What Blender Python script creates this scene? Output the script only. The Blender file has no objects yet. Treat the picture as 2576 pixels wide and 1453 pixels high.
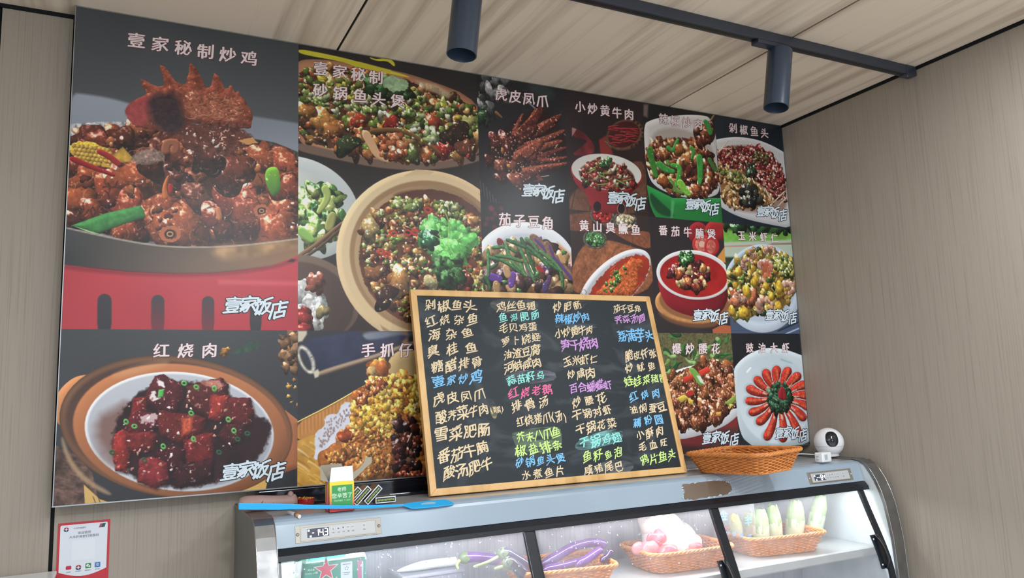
import bpy, bmesh, math
import numpy as np
from mathutils import Vector, Matrix, Euler

scene = bpy.context.scene
COL = scene.collection
# ---------------------------------------------------------------- camera
CEIL, POSTER_W, POSTER_H = 2.65, 2.847, 1.45
WALL_Y, RIGHT_X = 0.069, 2.849
CAM_P = (0.16449, -2.48510, 1.44528); CAM_R = (1.7120471, 0.0362080, -0.4626715); CAM_F = 1935.08
cam = bpy.data.cameras.new('camera'); cam.sensor_width = 36.0; cam.lens = CAM_F * 36.0 / 2576.0; cam.clip_start = 0.02
cam_o = bpy.data.objects.new('camera', cam); COL.objects.link(cam_o)
cam_o.location = CAM_P; cam_o.rotation_euler = CAM_R; scene.camera = cam_o
_R = np.array(Euler(CAM_R, 'XYZ').to_matrix()); _C = np.array(CAM_P)
def on_plane(u, v, axis, val):
    """pixel of the photograph -> point of the plane axis = val (the measuring used to place things)"""
    u = np.atleast_1d(np.asarray(u, float)); v = np.atleast_1d(np.asarray(v, float))
    d = np.stack([(u - 1288.0) / CAM_F, -(v - 726.5) / CAM_F, -np.ones_like(u)], 1) @ _R.T
    t = (val - _C[axis]) / d[:, axis]
    return _C + t[:, None] * d
def on_any(u, v, p0, n):
    u = np.atleast_1d(np.asarray(u, float)); v = np.atleast_1d(np.asarray(v, float))
    d = np.stack([(u - 1288.0) / CAM_F, -(v - 726.5) / CAM_F, -np.ones_like(u)], 1) @ _R.T
    n = np.array(n, float); t = ((np.array(p0) - _C) @ n) / (d @ n)
    return _C + t[:, None] * d

# ---------------------------------------------------------------- light
scene.view_settings.view_transform = 'Standard'; scene.view_settings.look = 'None'
scene.view_settings.exposure = 0.35; scene.view_settings.gamma = 1.0; scene.view_settings.use_curve_mapping = False
world = bpy.data.worlds.new('world'); scene.world = world; world.use_nodes = True
bg = world.node_tree.nodes['Background']; bg.inputs[0].default_value = (0.80, 0.90, 1.0, 1); bg.inputs[1].default_value = 1.0
def area(name, loc, rot, size, power, col=(1, 1, 1), shape='DISK', size_y=None, spread=3.14):
    l = bpy.data.lights.new(name, 'AREA'); l.shape = shape; l.size = size
    if size_y: l.size_y = size_y
    l.energy = power; l.color = col; l.spread = spread
    o = bpy.data.objects.new(name, l); COL.objects.link(o); o.location = loc; o.rotation_euler = rot; return o
# recessed downlights of the restaurant ceiling, in front of the counter and behind the camera
for lx, ly, pw in [(-0.9, -1.9, 4), (0.55, -2.15, 7), (2.05, -2.15, 8), (2.30, -1.60, 13), (-0.9, -3.3, 10), (0.55, -3.3, 12), (2.05, -3.3, 12), (0.55, -4.5, 12), (2.05, -4.5, 12)]:
    area('downlight', (lx, ly, 2.640), (0, 0, 0), 0.10, pw, (0.90, 0.95, 1.0))
area('ceiling_panel_light', (0.9, -3.0, 2.635), (0, 0, 0), 0.6, 34, (0.90, 0.95, 1.0), 'RECTANGLE', 1.2)

# ---------------------------------------------------------------- materials
def mat(name, color=(0.5, 0.5, 0.5), rough=0.5, metal=0.0, spec=0.5, coat=0.0, emis=None, es=0.0, alpha=None, bump=None, var=None, trans=0.0, sss=0.0):
    m = bpy.data.materials.new(name); m.use_nodes = True; nt = m.node_tree; b = nt.nodes['Principled BSDF']
    b.inputs['Base Color'].default_value = (*color, 1); b.inputs['Roughness'].default_value = rough; b.inputs['Metallic'].default_value = metal
    b.inputs['Specular IOR Level'].default_value = spec; b.inputs['Coat Weight'].default_value = coat; b.inputs['Coat Roughness'].default_value = 0.08
    if trans: b.inputs['Transmission Weight'].default_value = trans
    if sss: b.inputs['Subsurface Weight'].default_value = sss; b.inputs['Subsurface Radius'].default_value = (0.02, 0.01, 0.006)
    if emis: b.inputs['Emission Color'].default_value = (*emis, 1); b.inputs['Emission Strength'].default_value = es
    if var or bump:
        tc = nt.nodes.new('ShaderNodeTexCoord'); mp = nt.nodes.new('ShaderNodeMapping'); nt.links.new(tc.outputs['Object'], mp.inputs[0])
        nz = nt.nodes.new('ShaderNodeTexNoise'); nz.inputs['Detail'].default_value = 4
        sc = (var or bump)[1]; mp.inputs['Scale'].default_value = sc if isinstance(sc, tuple) else (sc, sc, sc); nz.inputs['Scale'].default_value = 1.0
        nt.links.new(mp.outputs[0], nz.inputs['Vector'])
        if var:
            rp = nt.nodes.new('ShaderNodeValToRGB'); rp.color_ramp.elements[0].position = 0.3; rp.color_ramp.elements[1].position = 0.7
            k = var[0]; rp.color_ramp.elements[0].color = (*[c * (1 - k) for c in color], 1); rp.color_ramp.elements[1].color = (*[min(1, c * (1 + k)) for c in color], 1)
            nt.links.new(nz.outputs['Fac'], rp.inputs[0]); nt.links.new(rp.outputs[0], b.inputs['Base Color'])
        if bump:
            bp = nt.nodes.new('ShaderNodeBump'); bp.inputs['Strength'].default_value = bump[0]; bp.inputs['Distance'].default_value = 0.002
            nt.links.new(nz.outputs['Fac'], bp.inputs['Height']); nt.links.new(bp.outputs[0], b.inputs['Normal'])
    return m
def s2l(r, g, b): return tuple(((c / 255 / 12.92) if c / 255 <= 0.04045 else ((c / 255 + 0.055) / 1.055) ** 2.4) for c in (r, g, b))

def wood_panel(name, c0, c1, axis='Y'):
    m = mat(name, rough=0.42); nt = m.node_tree; b = nt.nodes['Principled BSDF']
    tc = nt.nodes.new('ShaderNodeTexCoord'); mp = nt.nodes.new('ShaderNodeMapping'); nt.links.new(tc.outputs['Object'], mp.inputs[0])
    mp.inputs['Scale'].default_value = (9.0, 0.55, 1.0) if axis == 'Y' else (9.0, 1.0, 9.0); mp.inputs['Rotation'].default_value = (0, 0, 0.0)
    n1 = nt.nodes.new('ShaderNodeTexNoise'); n1.inputs['Scale'].default_value = 1.0; n1.inputs['Detail'].default_value = 2; n1.inputs['Distortion'].default_value = 0.35
    nt.links.new(mp.outputs[0], n1.inputs['Vector'])
    mp2 = nt.nodes.new('ShaderNodeMapping'); mp2.inputs['Scale'].default_value = (70, 2.2, 1); nt.links.new(tc.outputs['Object'], mp2.inputs[0])
    n2 = nt.nodes.new('ShaderNodeTexNoise'); n2.inputs['Scale'].default_value = 1.0; n2.inputs['Detail'].default_value = 4; n2.inputs['Distortion'].default_value = 0.4; nt.links.new(mp2.outputs[0], n2.inputs['Vector'])
    wv = nt.nodes.new('ShaderNodeTexWave'); wv.wave_type = 'BANDS'; wv.bands_direction = 'X'; wv.inputs['Scale'].default_value = 1.3; wv.inputs['Distortion'].default_value = 9; wv.inputs['Detail'].default_value = 2; wv.inputs['Detail Scale'].default_value = 0.6
    mp3 = nt.nodes.new('ShaderNodeMapping'); mp3.inputs['Scale'].default_value = (3.0, 0.45, 1); nt.links.new(tc.outputs['Object'], mp3.inputs[0]); nt.links.new(mp3.outputs[0], wv.inputs['Vector'])
    a = nt.nodes.new('ShaderNodeMath'); a.operation = 'MULTIPLY_ADD'; a.inputs[1].default_value = 1.0; nt.links.new(n1.outputs['Fac'], a.inputs[0])
    a2 = nt.nodes.new('ShaderNodeMath'); a2.operation = 'MULTIPLY'; a2.inputs[1].default_value = 0.33; nt.links.new(n2.outputs['Fac'], a2.inputs[0]); nt.links.new(a2.outputs[0], a.inputs[2])
    a3 = nt.nodes.new('ShaderNodeMath'); a3.operation = 'MULTIPLY_ADD'; a3.inputs[1].default_value = 0.12; nt.links.new(wv.outputs['Fac'], a3.inputs[0]); nt.links.new(a.outputs[0], a3.inputs[2])
    rp = nt.nodes.new('ShaderNodeValToRGB'); rp.color_ramp.elements[0].position = 0.44; rp.color_ramp.elements[1].position = 0.76
    rp.color_ramp.elements[0].color = (*c0, 1); rp.color_ramp.elements[1].color = (*c1, 1)
    nt.links.new(a3.outputs[0], rp.inputs[0]); nt.links.new(rp.outputs[0], b.inputs['Base Color']); return m

def fabric_wall(name, c0, c1):
    m = mat(name, rough=0.62, spec=0.35); nt = m.node_tree; b = nt.nodes['Principled BSDF']
    tc = nt.nodes.new('ShaderNodeTexCoord')
    outs = []
    for sc in ((260, 260, 3.0), (900, 900, 60), (14, 14, 0.5)):
        mp = nt.nodes.new('ShaderNodeMapping'); mp.inputs['Scale'].default_value = sc; nt.links.new(tc.outputs['Object'], mp.inputs[0])
        n = nt.nodes.new('ShaderNodeTexNoise'); n.inputs['Scale'].default_value = 1.0; n.inputs['Detail'].default_value = 2; nt.links.new(mp.outputs[0], n.inputs['Vector']); outs.append(n)
    a = nt.nodes.new('ShaderNodeMath'); a.operation = 'MULTIPLY_ADD'; a.inputs[1].default_value = 1.0; nt.links.new(outs[0].outputs['Fac'], a.inputs[0])
    a2 = nt.nodes.new('ShaderNodeMath'); a2.operation = 'MULTIPLY_ADD'; a2.inputs[1].default_value = 0.2; nt.links.new(outs[1].outputs['Fac'], a2.inputs[0])
    a3 = nt.nodes.new('ShaderNodeMath'); a3.operation = 'MULTIPLY'; a3.inputs[1].default_value = 0.12; nt.links.new(outs[2].outputs['Fac'], a3.inputs[0])
    nt.links.new(a3.outputs[0], a2.inputs[2]); nt.links.new(a2.outputs[0], a.inputs[2])
    rp = nt.nodes.new('ShaderNodeValToRGB'); rp.color_ramp.elements[0].position = 0.26; rp.color_ramp.elements[1].position = 0.66
    rp.color_ramp.elements[0].color = (*c0, 1); rp.color_ramp.elements[1].color = (*c1, 1)
    nt.links.new(a.outputs[0], rp.inputs[0]); nt.links.new(rp.outputs[0], b.inputs['Base Color']); return m

def steel(name, color=(0.46, 0.46, 0.44), rough=0.3, sc=(4, 400, 400), amt=0.18):
    m = mat(name, color, rough, 1.0); nt = m.node_tree; b = nt.nodes['Principled BSDF']
    tc = nt.nodes.new('ShaderNodeTexCoord'); mp = nt.nodes.new('ShaderNodeMapping'); mp.inputs['Scale'].default_value = sc; nt.links.new(tc.outputs['Object'], mp.inputs[0])
    n = nt.nodes.new('ShaderNodeTexNoise'); n.inputs['Scale'].default_value = 1.0; n.inputs['Detail'].default_value = 3; nt.links.new(mp.outputs[0], n.inputs['Vector'])
    mr = nt.nodes.new('ShaderNodeMapRange'); mr.inputs['To Min'].default_value = rough - amt * .5; mr.inputs['To Max'].default_value = rough + amt; nt.links.new(n.outputs['Fac'], mr.inputs['Value']); nt.links.new(mr.outputs[0], b.inputs['Roughness'])
    n2 = nt.nodes.new('ShaderNodeTexNoise'); n2.inputs['Scale'].default_value = 9; n2.inputs['Detail'].default_value = 4; nt.links.new(tc.outputs['Object'], n2.inputs['Vector'])
    rp = nt.nodes.new('ShaderNodeValToRGB'); rp.color_ramp.elements[0].position = 0.3; rp.color_ramp.elements[0].color = (*[c * .75 for c in color], 1); rp.color_ramp.elements[1].color = (*[min(1, c * 1.2) for c in color], 1)
    nt.links.new(n2.outputs['Fac'], rp.inputs[0]); nt.links.new(rp.outputs[0], b.inputs['Base Color']); return m

M = {
    'wall': fabric_wall('wall_cloth', s2l(139, 130, 119), s2l(165, 155, 143)),
    'ceil': wood_panel('ceiling_laminate', s2l(182, 164, 146), s2l(240, 226, 208)),
    'joint': mat('dark_joint', s2l(22, 25, 28), 0.6, spec=0.2), 'floor': mat('floor_tile', (0.55, 0.53, 0.50), 0.3, var=(0.1, 6)),
    'black': mat('black_paint_hazed', s2l(50, 58, 72), 0.38, coat=0.1), 'blackin': mat('black_inside', s2l(20, 22, 26), 0.35),  # track black is tinted blue: lens-flare haze put into the colour
    'spot': mat('spot_black_hazed', s2l(48, 62, 80), 0.28, spec=0.7), 'refl': mat('reflector', (0.5, 0.5, 0.5), 0.15, 1.0),  # spotlight black has the bluish veil of flare painted into its base colour
    'alu': mat('aluminium_trim', (0.40, 0.42, 0.42), 0.35, 1.0), 'edge': mat('poster_edge', s2l(50, 58, 62), 0.35),
    'header': mat('blue_grey_enamel', s2l(154, 171, 186), 0.22, spec=0.5, coat=0.3, var=(0.03, 5)),
    'steel': steel('brushed_steel', (0.36, 0.35, 0.33), 0.38), 'bezel': mat('bezel_steel', s2l(158, 154, 144), 0.45, 0.55, var=(0.06, 30)), 'steel2': steel('scratched_steel', (0.34, 0.34, 0.34), 0.42, (30, 30, 30), 0.2), 'chrome': mat('chrome', (0.62, 0.62, 0.62), 0.22, 1.0),
    'greymetal': mat('dull_grey_metal', s2l(128, 132, 130), 0.42, 0.6, var=(0.06, 12)),
    'liner': mat('white_liner', s2l(215, 224, 228), 0.35), 'linerback': mat('liner_back', s2l(172, 174, 186), 0.35, 0.25, var=(0.12, (120, 3, 2))),
    'shelf': mat('shelf_enamel', s2l(176, 178, 180), 0.3, coat=0.2), 'frameblk': mat('door_frame_black', s2l(22, 28, 36), 0.3, coat=0.1),
    'white': mat('white_plastic', s2l(236, 238, 240), 0.25), 'camblk': mat('lens_black', s2l(16, 20, 26), 0.08, coat=1.0),
     'wood': wood_panel('pine_frame', s2l(196, 150, 88), s2l(228, 184, 122), 'X'),
    'blue': mat('blue_plastic', s2l(30, 172, 236), 0.35), 'greyp': mat('grey_panel', s2l(188, 190, 192), 0.4),
    'rattan': mat('rattan', s2l(212, 136, 72), 0.4, spec=0.4, var=(0.22, 60)), 'rattan2': mat('pale_rattan', s2l(214, 142, 86), 0.45, var=(0.2, 60)),
}

# ---------------------------------------------------------------- mesh helpers
def link(name, me, m=None, parent=None, smooth=False):
    if m is not None:
        for x in (m if isinstance(m, list) else [m]): me.materials.append(x)
    if smooth:
        for p in me.polygons: p.use_smooth = True
    o = bpy.data.objects.new(name, me); COL.objects.link(o)
    if parent is not None: o.parent = parent
    return o
def mesh(name, vs, fs, m=None, parent=None, smooth=False, mi=None):
    me = bpy.data.meshes.new(name); me.from_pydata([tuple(map(float, v)) for v in vs], [], [tuple(int(i) for i in f) for f in fs]); me.update()
    o = link(name, me, m, parent, smooth)
    if mi is not None:
        for p, k in zip(me.polygons, mi): p.material_index = k
    return o
class B:
    """collects shapes and links them as one mesh object"""
    def __init__(s): s.v = []; s.f = []; s.mi = []; s.cur = 0
    def add(s, vs, fs):
        o = len(s.v); s.v += [tuple(map(float, v)) for v in vs]; s.f += [tuple(int(i) + o for i in f) for f in fs]; s.mi += [s.cur] * len(fs); return s
    def box(s, lo, hi, M4=None):
        x0, y0, z0 = lo; x1, y1, z1 = hi
        v = [(x0, y0, z0), (x1, y0, z0), (x1, y1, z0), (x0, y1, z0), (x0, y0, z1), (x1, y0, z1), (x1, y1, z1), (x0, y1, z1)]
        if M4 is not None: v = [tuple(M4 @ Vector(p)) for p in v]
        return s.add(v, [(0, 3, 2, 1), (4, 5, 6, 7), (0, 1, 5, 4), (1, 2, 6, 5), (2, 3, 7, 6), (3, 0, 4, 7)])
    def prism(s, prof, x0, x1, axis=0, cap=True):
        n = len(prof); v = []
        for x in (x0, x1):
            for a, b in prof: v.append((x, a, b) if axis == 0 else ((a, x, b) if axis == 1 else (a, b, x)))
        f = [(i, (i + 1) % n, n + (i + 1) % n, n + i) for i in range(n)]
        if cap: f += [tuple(range(n))[::-1], tuple(range(n, 2 * n))]
        return s.add(v, f)
    def lathe(s, prof, c=(0, 0, 0), seg=24, M4=None):
        v = []; f = []
        for r, z in prof:
            for k in range(seg):
                a = 2 * math.pi * k / seg; p = Vector((c[0] + r * math.cos(a), c[1] + r * math.sin(a), c[2] + z)); v.append(M4 @ p if M4 is not None else p)
        for i in range(len(prof) - 1):
            for k in range(seg): f.append((i * seg + k, i * seg + (k + 1) % seg, (i + 1) * seg + (k + 1) % seg, (i + 1) * seg + k))
        return s.add(v, f)
    def tube(s, pts, r, seg=8, cap=True, r1=None, flat=1.0):
        pts = [Vector(p) for p in pts]; n = len(pts); v = []; f = []; up = Vector((0, 0, 1))
        for i, p in enumerate(pts):
            t = (pts[min(i + 1, n - 1)] - pts[max(i - 1, 0)]).normalized()
            a = t.cross(up)
            if a.length < 1e-3: a = t.cross(Vector((0, 1, 0)))
            a.normalize(); b = a.cross(t).normalized()
            rr = r[i] if isinstance(r, (list, tuple)) else (r if r1 is None else r + (r1 - r) * i / max(1, n - 1))
            for k in range(seg):
                w = 2 * math.pi * k / seg; v.append(p + a * rr * math.cos(w) + b * rr * flat * math.sin(w))
        for i in range(n - 1):
            for k in range(seg): f.append((i * seg + k, i * seg + (k + 1) % seg, (i + 1) * seg + (k + 1) % seg, (i + 1) * seg + k))
        if cap: f += [tuple(range(seg))[::-1], tuple(range((n - 1) * seg, n * seg))]
        return s.add(v, f)
    def build(s, name, m=None, parent=None, smooth=False, bevel=0.0, seg=2, auto=None):
        me = bpy.data.meshes.new(name); me.from_pydata(s.v, [], s.f); me.update()
        for p, k in zip(me.polygons, s.mi): p.material_index = k
        bm = bmesh.new(); bm.from_mesh(me); bmesh.ops.recalc_face_normals(bm, faces=bm.faces)
        if bevel: bmesh.ops.bevel(bm, geom=[e for e in bm.edges if len(e.link_faces) == 2 and e.calc_face_angle(0) > 0.6], offset=bevel, segments=seg, affect='EDGES', profile=0.6)
        bm.to_mesh(me); bm.free()
        o = link(name, me, m, parent, smooth)
        if auto is not None: me.set_sharp_from_angle(angle=auto)
        return o
def tag(o, label=None, cat=None, group=None, kind=None):
    if label: o['label'] = label
    if cat: o['category'] = cat
    if group: o['group'] = group
    if kind: o['kind'] = kind
    return o
def empty(name, loc, rot=(0, 0, 0), **k):
    o = bpy.data.objects.new(name, None); COL.objects.link(o); o.location = loc; o.rotation_euler = rot; o.empty_display_size = 0.05; tag(o, **k); return o
def copy_tree(o, parent=None):
    c = o.copy(); COL.objects.link(c); c.parent = parent
    for ch in [x for x in COL.objects if x.parent == o]: copy_tree(ch, c)
    return c

# ---------------------------------------------------------------- lettering: glyph outlines as flat meshes
_tc = {}
def glyph(ch, off=0.0, res=3):
    k = (ch, round(off, 4), res)
    if k not in _tc:
        cu = bpy.data.curves.new('g', 'FONT'); cu.body = ch; cu.offset = off; cu.resolution_u = res; cu.fill_mode = 'FRONT'
        o = bpy.data.objects.new('g', cu); COL.objects.link(o); dg = bpy.context.evaluated_depsgraph_get(); dg.update()
        me = bpy.data.meshes.new_from_object(o.evaluated_get(dg)); n = len(me.vertices)
        v = np.empty(n * 3, np.float32); me.vertices.foreach_get('co', v); v = v.reshape(-1, 3)[:, :2].astype(float)
        f = [tuple(p.vertices) for p in me.polygons]; bpy.data.objects.remove(o); bpy.data.curves.remove(cu); bpy.data.meshes.remove(me)
        if ord(ch) > 0x2E80 and n: v = v - np.array([0.5, 0.36])           # centre of the em square
        elif n: v = v - np.array([(v[:, 0].min() + v[:, 0].max()) / 2, 0.35])
        _tc[k] = (v, f)
    return _tc[k]
class Text:
    """letters laid on a plane: origin o, unit vectors ex (right) and ez (up), n towards the reader"""
    def __init__(s, o, ex, ez, n): s.o, s.ex, s.ez, s.n = [np.array(q, float) for q in (o, ex, ez, n)]; s.b = B()
    def put(s, ch, x, z, size, pen=None, lift=0.0006, shear=0.0, slant=0.0, rot=0.0, wx=1.0, warp=None, flip=1, res=1):
        v, f = glyph(ch, 0.0, res)
        if not len(f): return
        p = v.copy()
        if warp:
            a, sd = warp; r = np.random.RandomState(sd); k = r.rand(4) * 6.28
            p[:, 0] += a * np.sin(p[:, 1] * 5 + k[0]) + a * .6 * np.sin(p[:, 0] * 7 + p[:, 1] * 3 + k[1]); p[:, 1] += a * np.sin(p[:, 0] * 4 + k[2]) + a * .6 * np.sin(p[:, 1] * 6 - p[:, 0] * 4 + k[3])
        p[:, 0] *= wx; p[:, 0] += shear * p[:, 1]; p[:, 1] += slant * p[:, 0]
        if rot: c, q = math.cos(rot), math.sin(rot); p = p @ np.array([[c, q], [-q, c]])
        sh = [(0.0, 0.0)]
        if pen:
            rx, ry, n, a = pen; sh = [(rx * math.cos(6.2832 * i / n) * math.cos(a) - ry * math.sin(6.2832 * i / n) * math.sin(a), rx * math.cos(6.2832 * i / n) * math.sin(a) + ry * math.sin(6.2832 * i / n) * math.cos(a)) for i in range(n)]
        for j, (dx, dz) in enumerate(sh):
            q = (p + np.array([dx, dz])) * size * flip + np.array([x, z])
            s.b.add(s.o + q[:, :1] * s.ex + q[:, 1:] * s.ez + s.n * (lift + 0.000004 * j), f)
    def line(s, txt, x, z, size, adv=None, **k):
        w = sum((1.0 if ord(c) > 0x2E80 else 0.58) for c in txt) * size if adv is None else adv * (len(txt) - 1)
        if adv is None:
            cx = x - w / 2
            for c in txt:
                a = (1.0 if ord(c) > 0x2E80 else 0.58) * size
                if c != ' ': s.put(c, cx + a / 2, z, size, **k)
                cx += a
        else:
            for i, c in enumerate(txt): s.put(c, x - w / 2 + adv * i, z, size, **k)
    def done(s, name, m, parent=None): 
        me = bpy.data.meshes.new(name); me.from_pydata(s.b.v, [], s.b.f); me.update(); return link(name, me, m, parent)
# ---------------------------------------------------------------- the room
def struct(o, **k): o['kind'] = 'structure'; return o
# back wall: fabric panels with black joint strips, on a dark backing
wb = struct(B().box((-2.6, WALL_Y + 0.012, 0), (RIGHT_X + .12, WALL_Y + 0.10, CEIL + .1)).build('wall_back', M['joint']))
SX = on_plane(1, 60, 1, WALL_Y)[0][0]
seams = [(-2.6, -1.335), (-1.327, SX - 0.004), (SX + 0.003, -0.0092), (0.0008, 1.212), (1.218, RIGHT_X - .001)]
for a, b in seams: B().box((a, WALL_Y, 0.0), (b, WALL_Y + 0.0119, CEIL - 0.012)).build('wall_panel', M['wall'], wb, bevel=0.0006, seg=1)
wr = struct(B().box((RIGHT_X + 0.012, -5.2, 0), (RIGHT_X + 0.11, WALL_Y + 0.1, CEIL + .1)).build('wall_right', M['joint']))
for a, b in [(-5.2, -3.735), (-3.727, -2.515), (-2.507, WALL_Y - 0.0005)]: B().box((RIGHT_X, a, 0), (RIGHT_X + 0.0119, b, CEIL - 0.012)).build('wall_panel', M['wall'], wr, bevel=0.0006, seg=1)
wl = struct(B().box((-2.7, -5.2, 0), (-2.6, WALL_Y + .1, CEIL + .1)).build('wall_left', M['wall']))
fl = struct(B().box((-2.7, -5.2, -0.1), (RIGHT_X + .11, WALL_Y + .1, 0)).build('floor', M['floor']))
cl = struct(B().box((-2.7, -5.2, CEIL + 0.024), (RIGHT_X + .11, WALL_Y + .1, CEIL + .12)).build('ceiling', M['joint']))
cx = [-2.7, -2.057, -0.637, 0.783, 2.203, RIGHT_X - 0.001]
for i in range(5):
    for y0, y1 in [(-5.2, -2.378), (-2.372, WALL_Y + 0.01)]:
        me_o = B().box((cx[i] + 0.004, y0, CEIL), (cx[i + 1] - 0.004, y1, CEIL + 0.0239)).build('ceiling_panel', M['ceil'], cl, bevel=0.0006, seg=1)
B().box((-2.6, WALL_Y - 0.004, CEIL - 0.012), (RIGHT_X, WALL_Y + 0.0119, CEIL - 0.0002)).build('trim_1', M['joint'])['kind'] = 'structure'
B().box((RIGHT_X - 0.004, -5.2, CEIL - 0.012), (RIGHT_X + 0.0119, WALL_Y - .0045, CEIL - 0.0002)).build('trim_2', M['joint'])['kind'] = 'structure'

for i, x in enumerate(cx[1:5]): B().box((x - 0.0038, -5.2, CEIL + 0.0035), (x + 0.0038, WALL_Y + 0.009, CEIL + 0.0235)).build('trim_%d' % (i + 3), M['joint'])['kind'] = 'structure'
# ---------------------------------------------------------------- flat print of the menu poster (painted in numpy)
CS = 800.0                                   # print resolution, dots per metre
CW, CH = int(POSTER_W * CS), int(POSTER_H * CS)
PRINT = np.zeros((CH, CW, 3), np.float32)
rng = np.random.RandomState(7)
FR = [0.0, 0.0, 1.0]
CLIP = [0, 0, CW, CH]

def vnoise(cell, seed):
    r = np.random.RandomState(seed)
    gh, gw = int(CH / cell) + 3, int(CW / cell) + 3
    g = r.rand(gh, gw).astype(np.float32)
    y = np.arange(CH, dtype=np.float32) / cell; x = np.arange(CW, dtype=np.float32) / cell
    yi = y.astype(int); xi = x.astype(int); fy = y - yi; fx = x - xi
    fy = fy * fy * (3 - 2 * fy); fx = fx * fx * (3 - 2 * fx)
    a = g[yi][:, xi]; b = g[yi][:, xi + 1]; c = g[yi + 1][:, xi]; d = g[yi + 1][:, xi + 1]
    fx = fx[None, :]; fy = fy[:, None]
    return (a * (1 - fx) + b * fx) * (1 - fy) + (c * (1 - fx) + d * fx) * fy
NZ = {'f': 0.55 * vnoise(3.7, 1) + 0.45 * vnoise(6.3, 11), 'm': 0.6 * vnoise(9, 2) + 0.4 * vnoise(4, 3), 'c': 0.6 * vnoise(34, 4) + 0.4 * vnoise(13, 5), 'w': vnoise(90, 6)}

def frame(ox, oy, s): FR[:] = [ox, oy, s]
def cv(pts):
    p = np.atleast_2d(np.asarray(pts, float))
    u = FR[0] + p[:, 0] / FR[2]; v = FR[1] + p[:, 1] / FR[2]
    w = on_plane(u, v, 1, 0.0)
    return np.stack([w[:, 0] * CS, (CEIL - w[:, 2]) * CS], 1)
def clip_m(x0, z1, x1, z0): CLIP[:] = [max(0, int(round(x0 * CS))), max(0, int(round((CEIL - z1) * CS))), min(CW, int(round(x1 * CS))), min(CH, int(round((CEIL - z0) * CS)))]
def C3(c): return np.array(c, np.float32) / 255.0

def sdf(P, xs, ys):
    X = xs[None, :]; Y = ys[:, None]
    d = np.full((len(ys), len(xs)), 1e9, np.float32); ins = np.zeros(d.shape, bool)
    n = len(P)
    for i in range(n):
        x0, y0 = P[i]; x1, y1 = P[(i + 1) % n]; ex, ey = x1 - x0, y1 - y0
        L = ex * ex + ey * ey + 1e-9
        t = np.clip(((X - x0) * ex + (Y - y0) * ey) / L, 0, 1)
        dx = X - x0 - t * ex; dy = Y - y0 - t * ey
        d = np.minimum(d, dx * dx + dy * dy)
        if y0 != y1:
            ins ^= ((Y >= min(y0, y1)) & (Y < max(y0, y1)) & (X < x0 + (Y - y0) * ex / ey))
    d = np.sqrt(d)
    return np.where(ins, -d, d).astype(np.float32)

def up(a, k, h, w):
    y = np.clip((np.arange(h)) / k, 0, a.shape[0] - 1.001); x = np.clip((np.arange(w)) / k, 0, a.shape[1] - 1.001)
    yi = y.astype(int); xi = x.astype(int); fy = (y - yi)[:, None].astype(np.float32); fx = (x - xi)[None, :].astype(np.float32)
    return (a[yi][:, xi] * (1 - fx) + a[yi][:, xi + 1] * fx) * (1 - fy) + (a[yi + 1][:, xi] * (1 - fx) + a[yi + 1][:, xi + 1] * fx) * fy

def chaikin(p, n=2):
    p = np.asarray(p, float)
    for _ in range(n):
        q = np.roll(p, -1, 0); p = np.stack([p * .75 + q * .25, p * .25 + q * .75], 1).reshape(-1, 2)
    return p

def fill(pts, col, a=1.0, soft=1.3, grad=None, nz=None, edge=None, wob=None, gloss=None, bevel=None, raw=False):
    if not raw and 6 <= len(pts) <= 40: pts = chaikin(pts)
    P = cv(pts); m = soft + 3 + (wob[0] if wob else 0)
    x0 = max(CLIP[0], int(P[:, 0].min() - m)); x1 = min(CLIP[2], int(P[:, 0].max() + m) + 1)
    y0 = max(CLIP[1], int(P[:, 1].min() - m)); y1 = min(CLIP[3], int(P[:, 1].max() + m) + 1)
    if x1 - x0 < 2 or y1 - y0 < 2: return
    h, w = y1 - y0, x1 - x0
    k = 1 if h * w < 30000 else (3 if h * w < 250000 else 4)
    xs = x0 + 0.5 + np.arange(0, w + k * 2, k, dtype=np.float32); ys = y0 + 0.5 + np.arange(0, h + k * 2, k, dtype=np.float32)
    d = sdf(P, xs, ys)
    d = d[:h, :w] if k == 1 else up(d, k, h, w)
    if wob: d = d + (NZ[wob[1]][y0:y1, x0:x1] - 0.5) * wob[0] * 2
    al = np.clip(0.5 - d / soft, 0, 1) * a
    c = np.broadcast_to(C3(col), (h, w, 3)).copy()
    X = (np.arange(w, dtype=np.float32) + 0.5)[None, :]; Y = (np.arange(h, dtype=np.float32) + 0.5)[:, None]
    if grad:
        c2, ang = grad; ca, sa = math.cos(math.radians(ang)), math.sin(math.radians(ang))
        q = (X / w - 0.5) * ca + (Y / h - 0.5) * sa; q = np.clip(q / (abs(ca) + abs(sa)) + 0.5, 0, 1)[..., None]
        c = c * (1 - q) + C3(c2) * q
    if nz:
        for amp, key in (nz if isinstance(nz, list) else [nz]): c = c * (1 + amp * 2 * (NZ[key][y0:y1, x0:x1] - 0.5))[..., None]
    if bevel is not None:                    # round look: lit from the upper left
        gy, gx = np.gradient(d); wd, am = bevel
        l = (-gx * -0.55 - gy * -0.83) * -1
        e = np.clip(1 + d / wd, 0, 1)
        c = c * (1 + am * (-(gx * 0.5 + gy * 0.85)) * e)[..., None]
    if edge:
        am, wd = edge; c = c * (1 - am * np.exp(np.minimum(d, 0) / wd))[..., None]
    if gloss:
        st, th, key = gloss; g = np.clip((NZ[key][y0:y1, x0:x1] - th + 0.08) * 5, 0, 1) * st
        c = c + g[..., None] * C3((255, 235, 220))
    R = PRINT[y0:y1, x0:x1]; al = al[..., None]
    R[:] = R * (1 - al) + np.clip(c, 0, 1) * al

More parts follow.
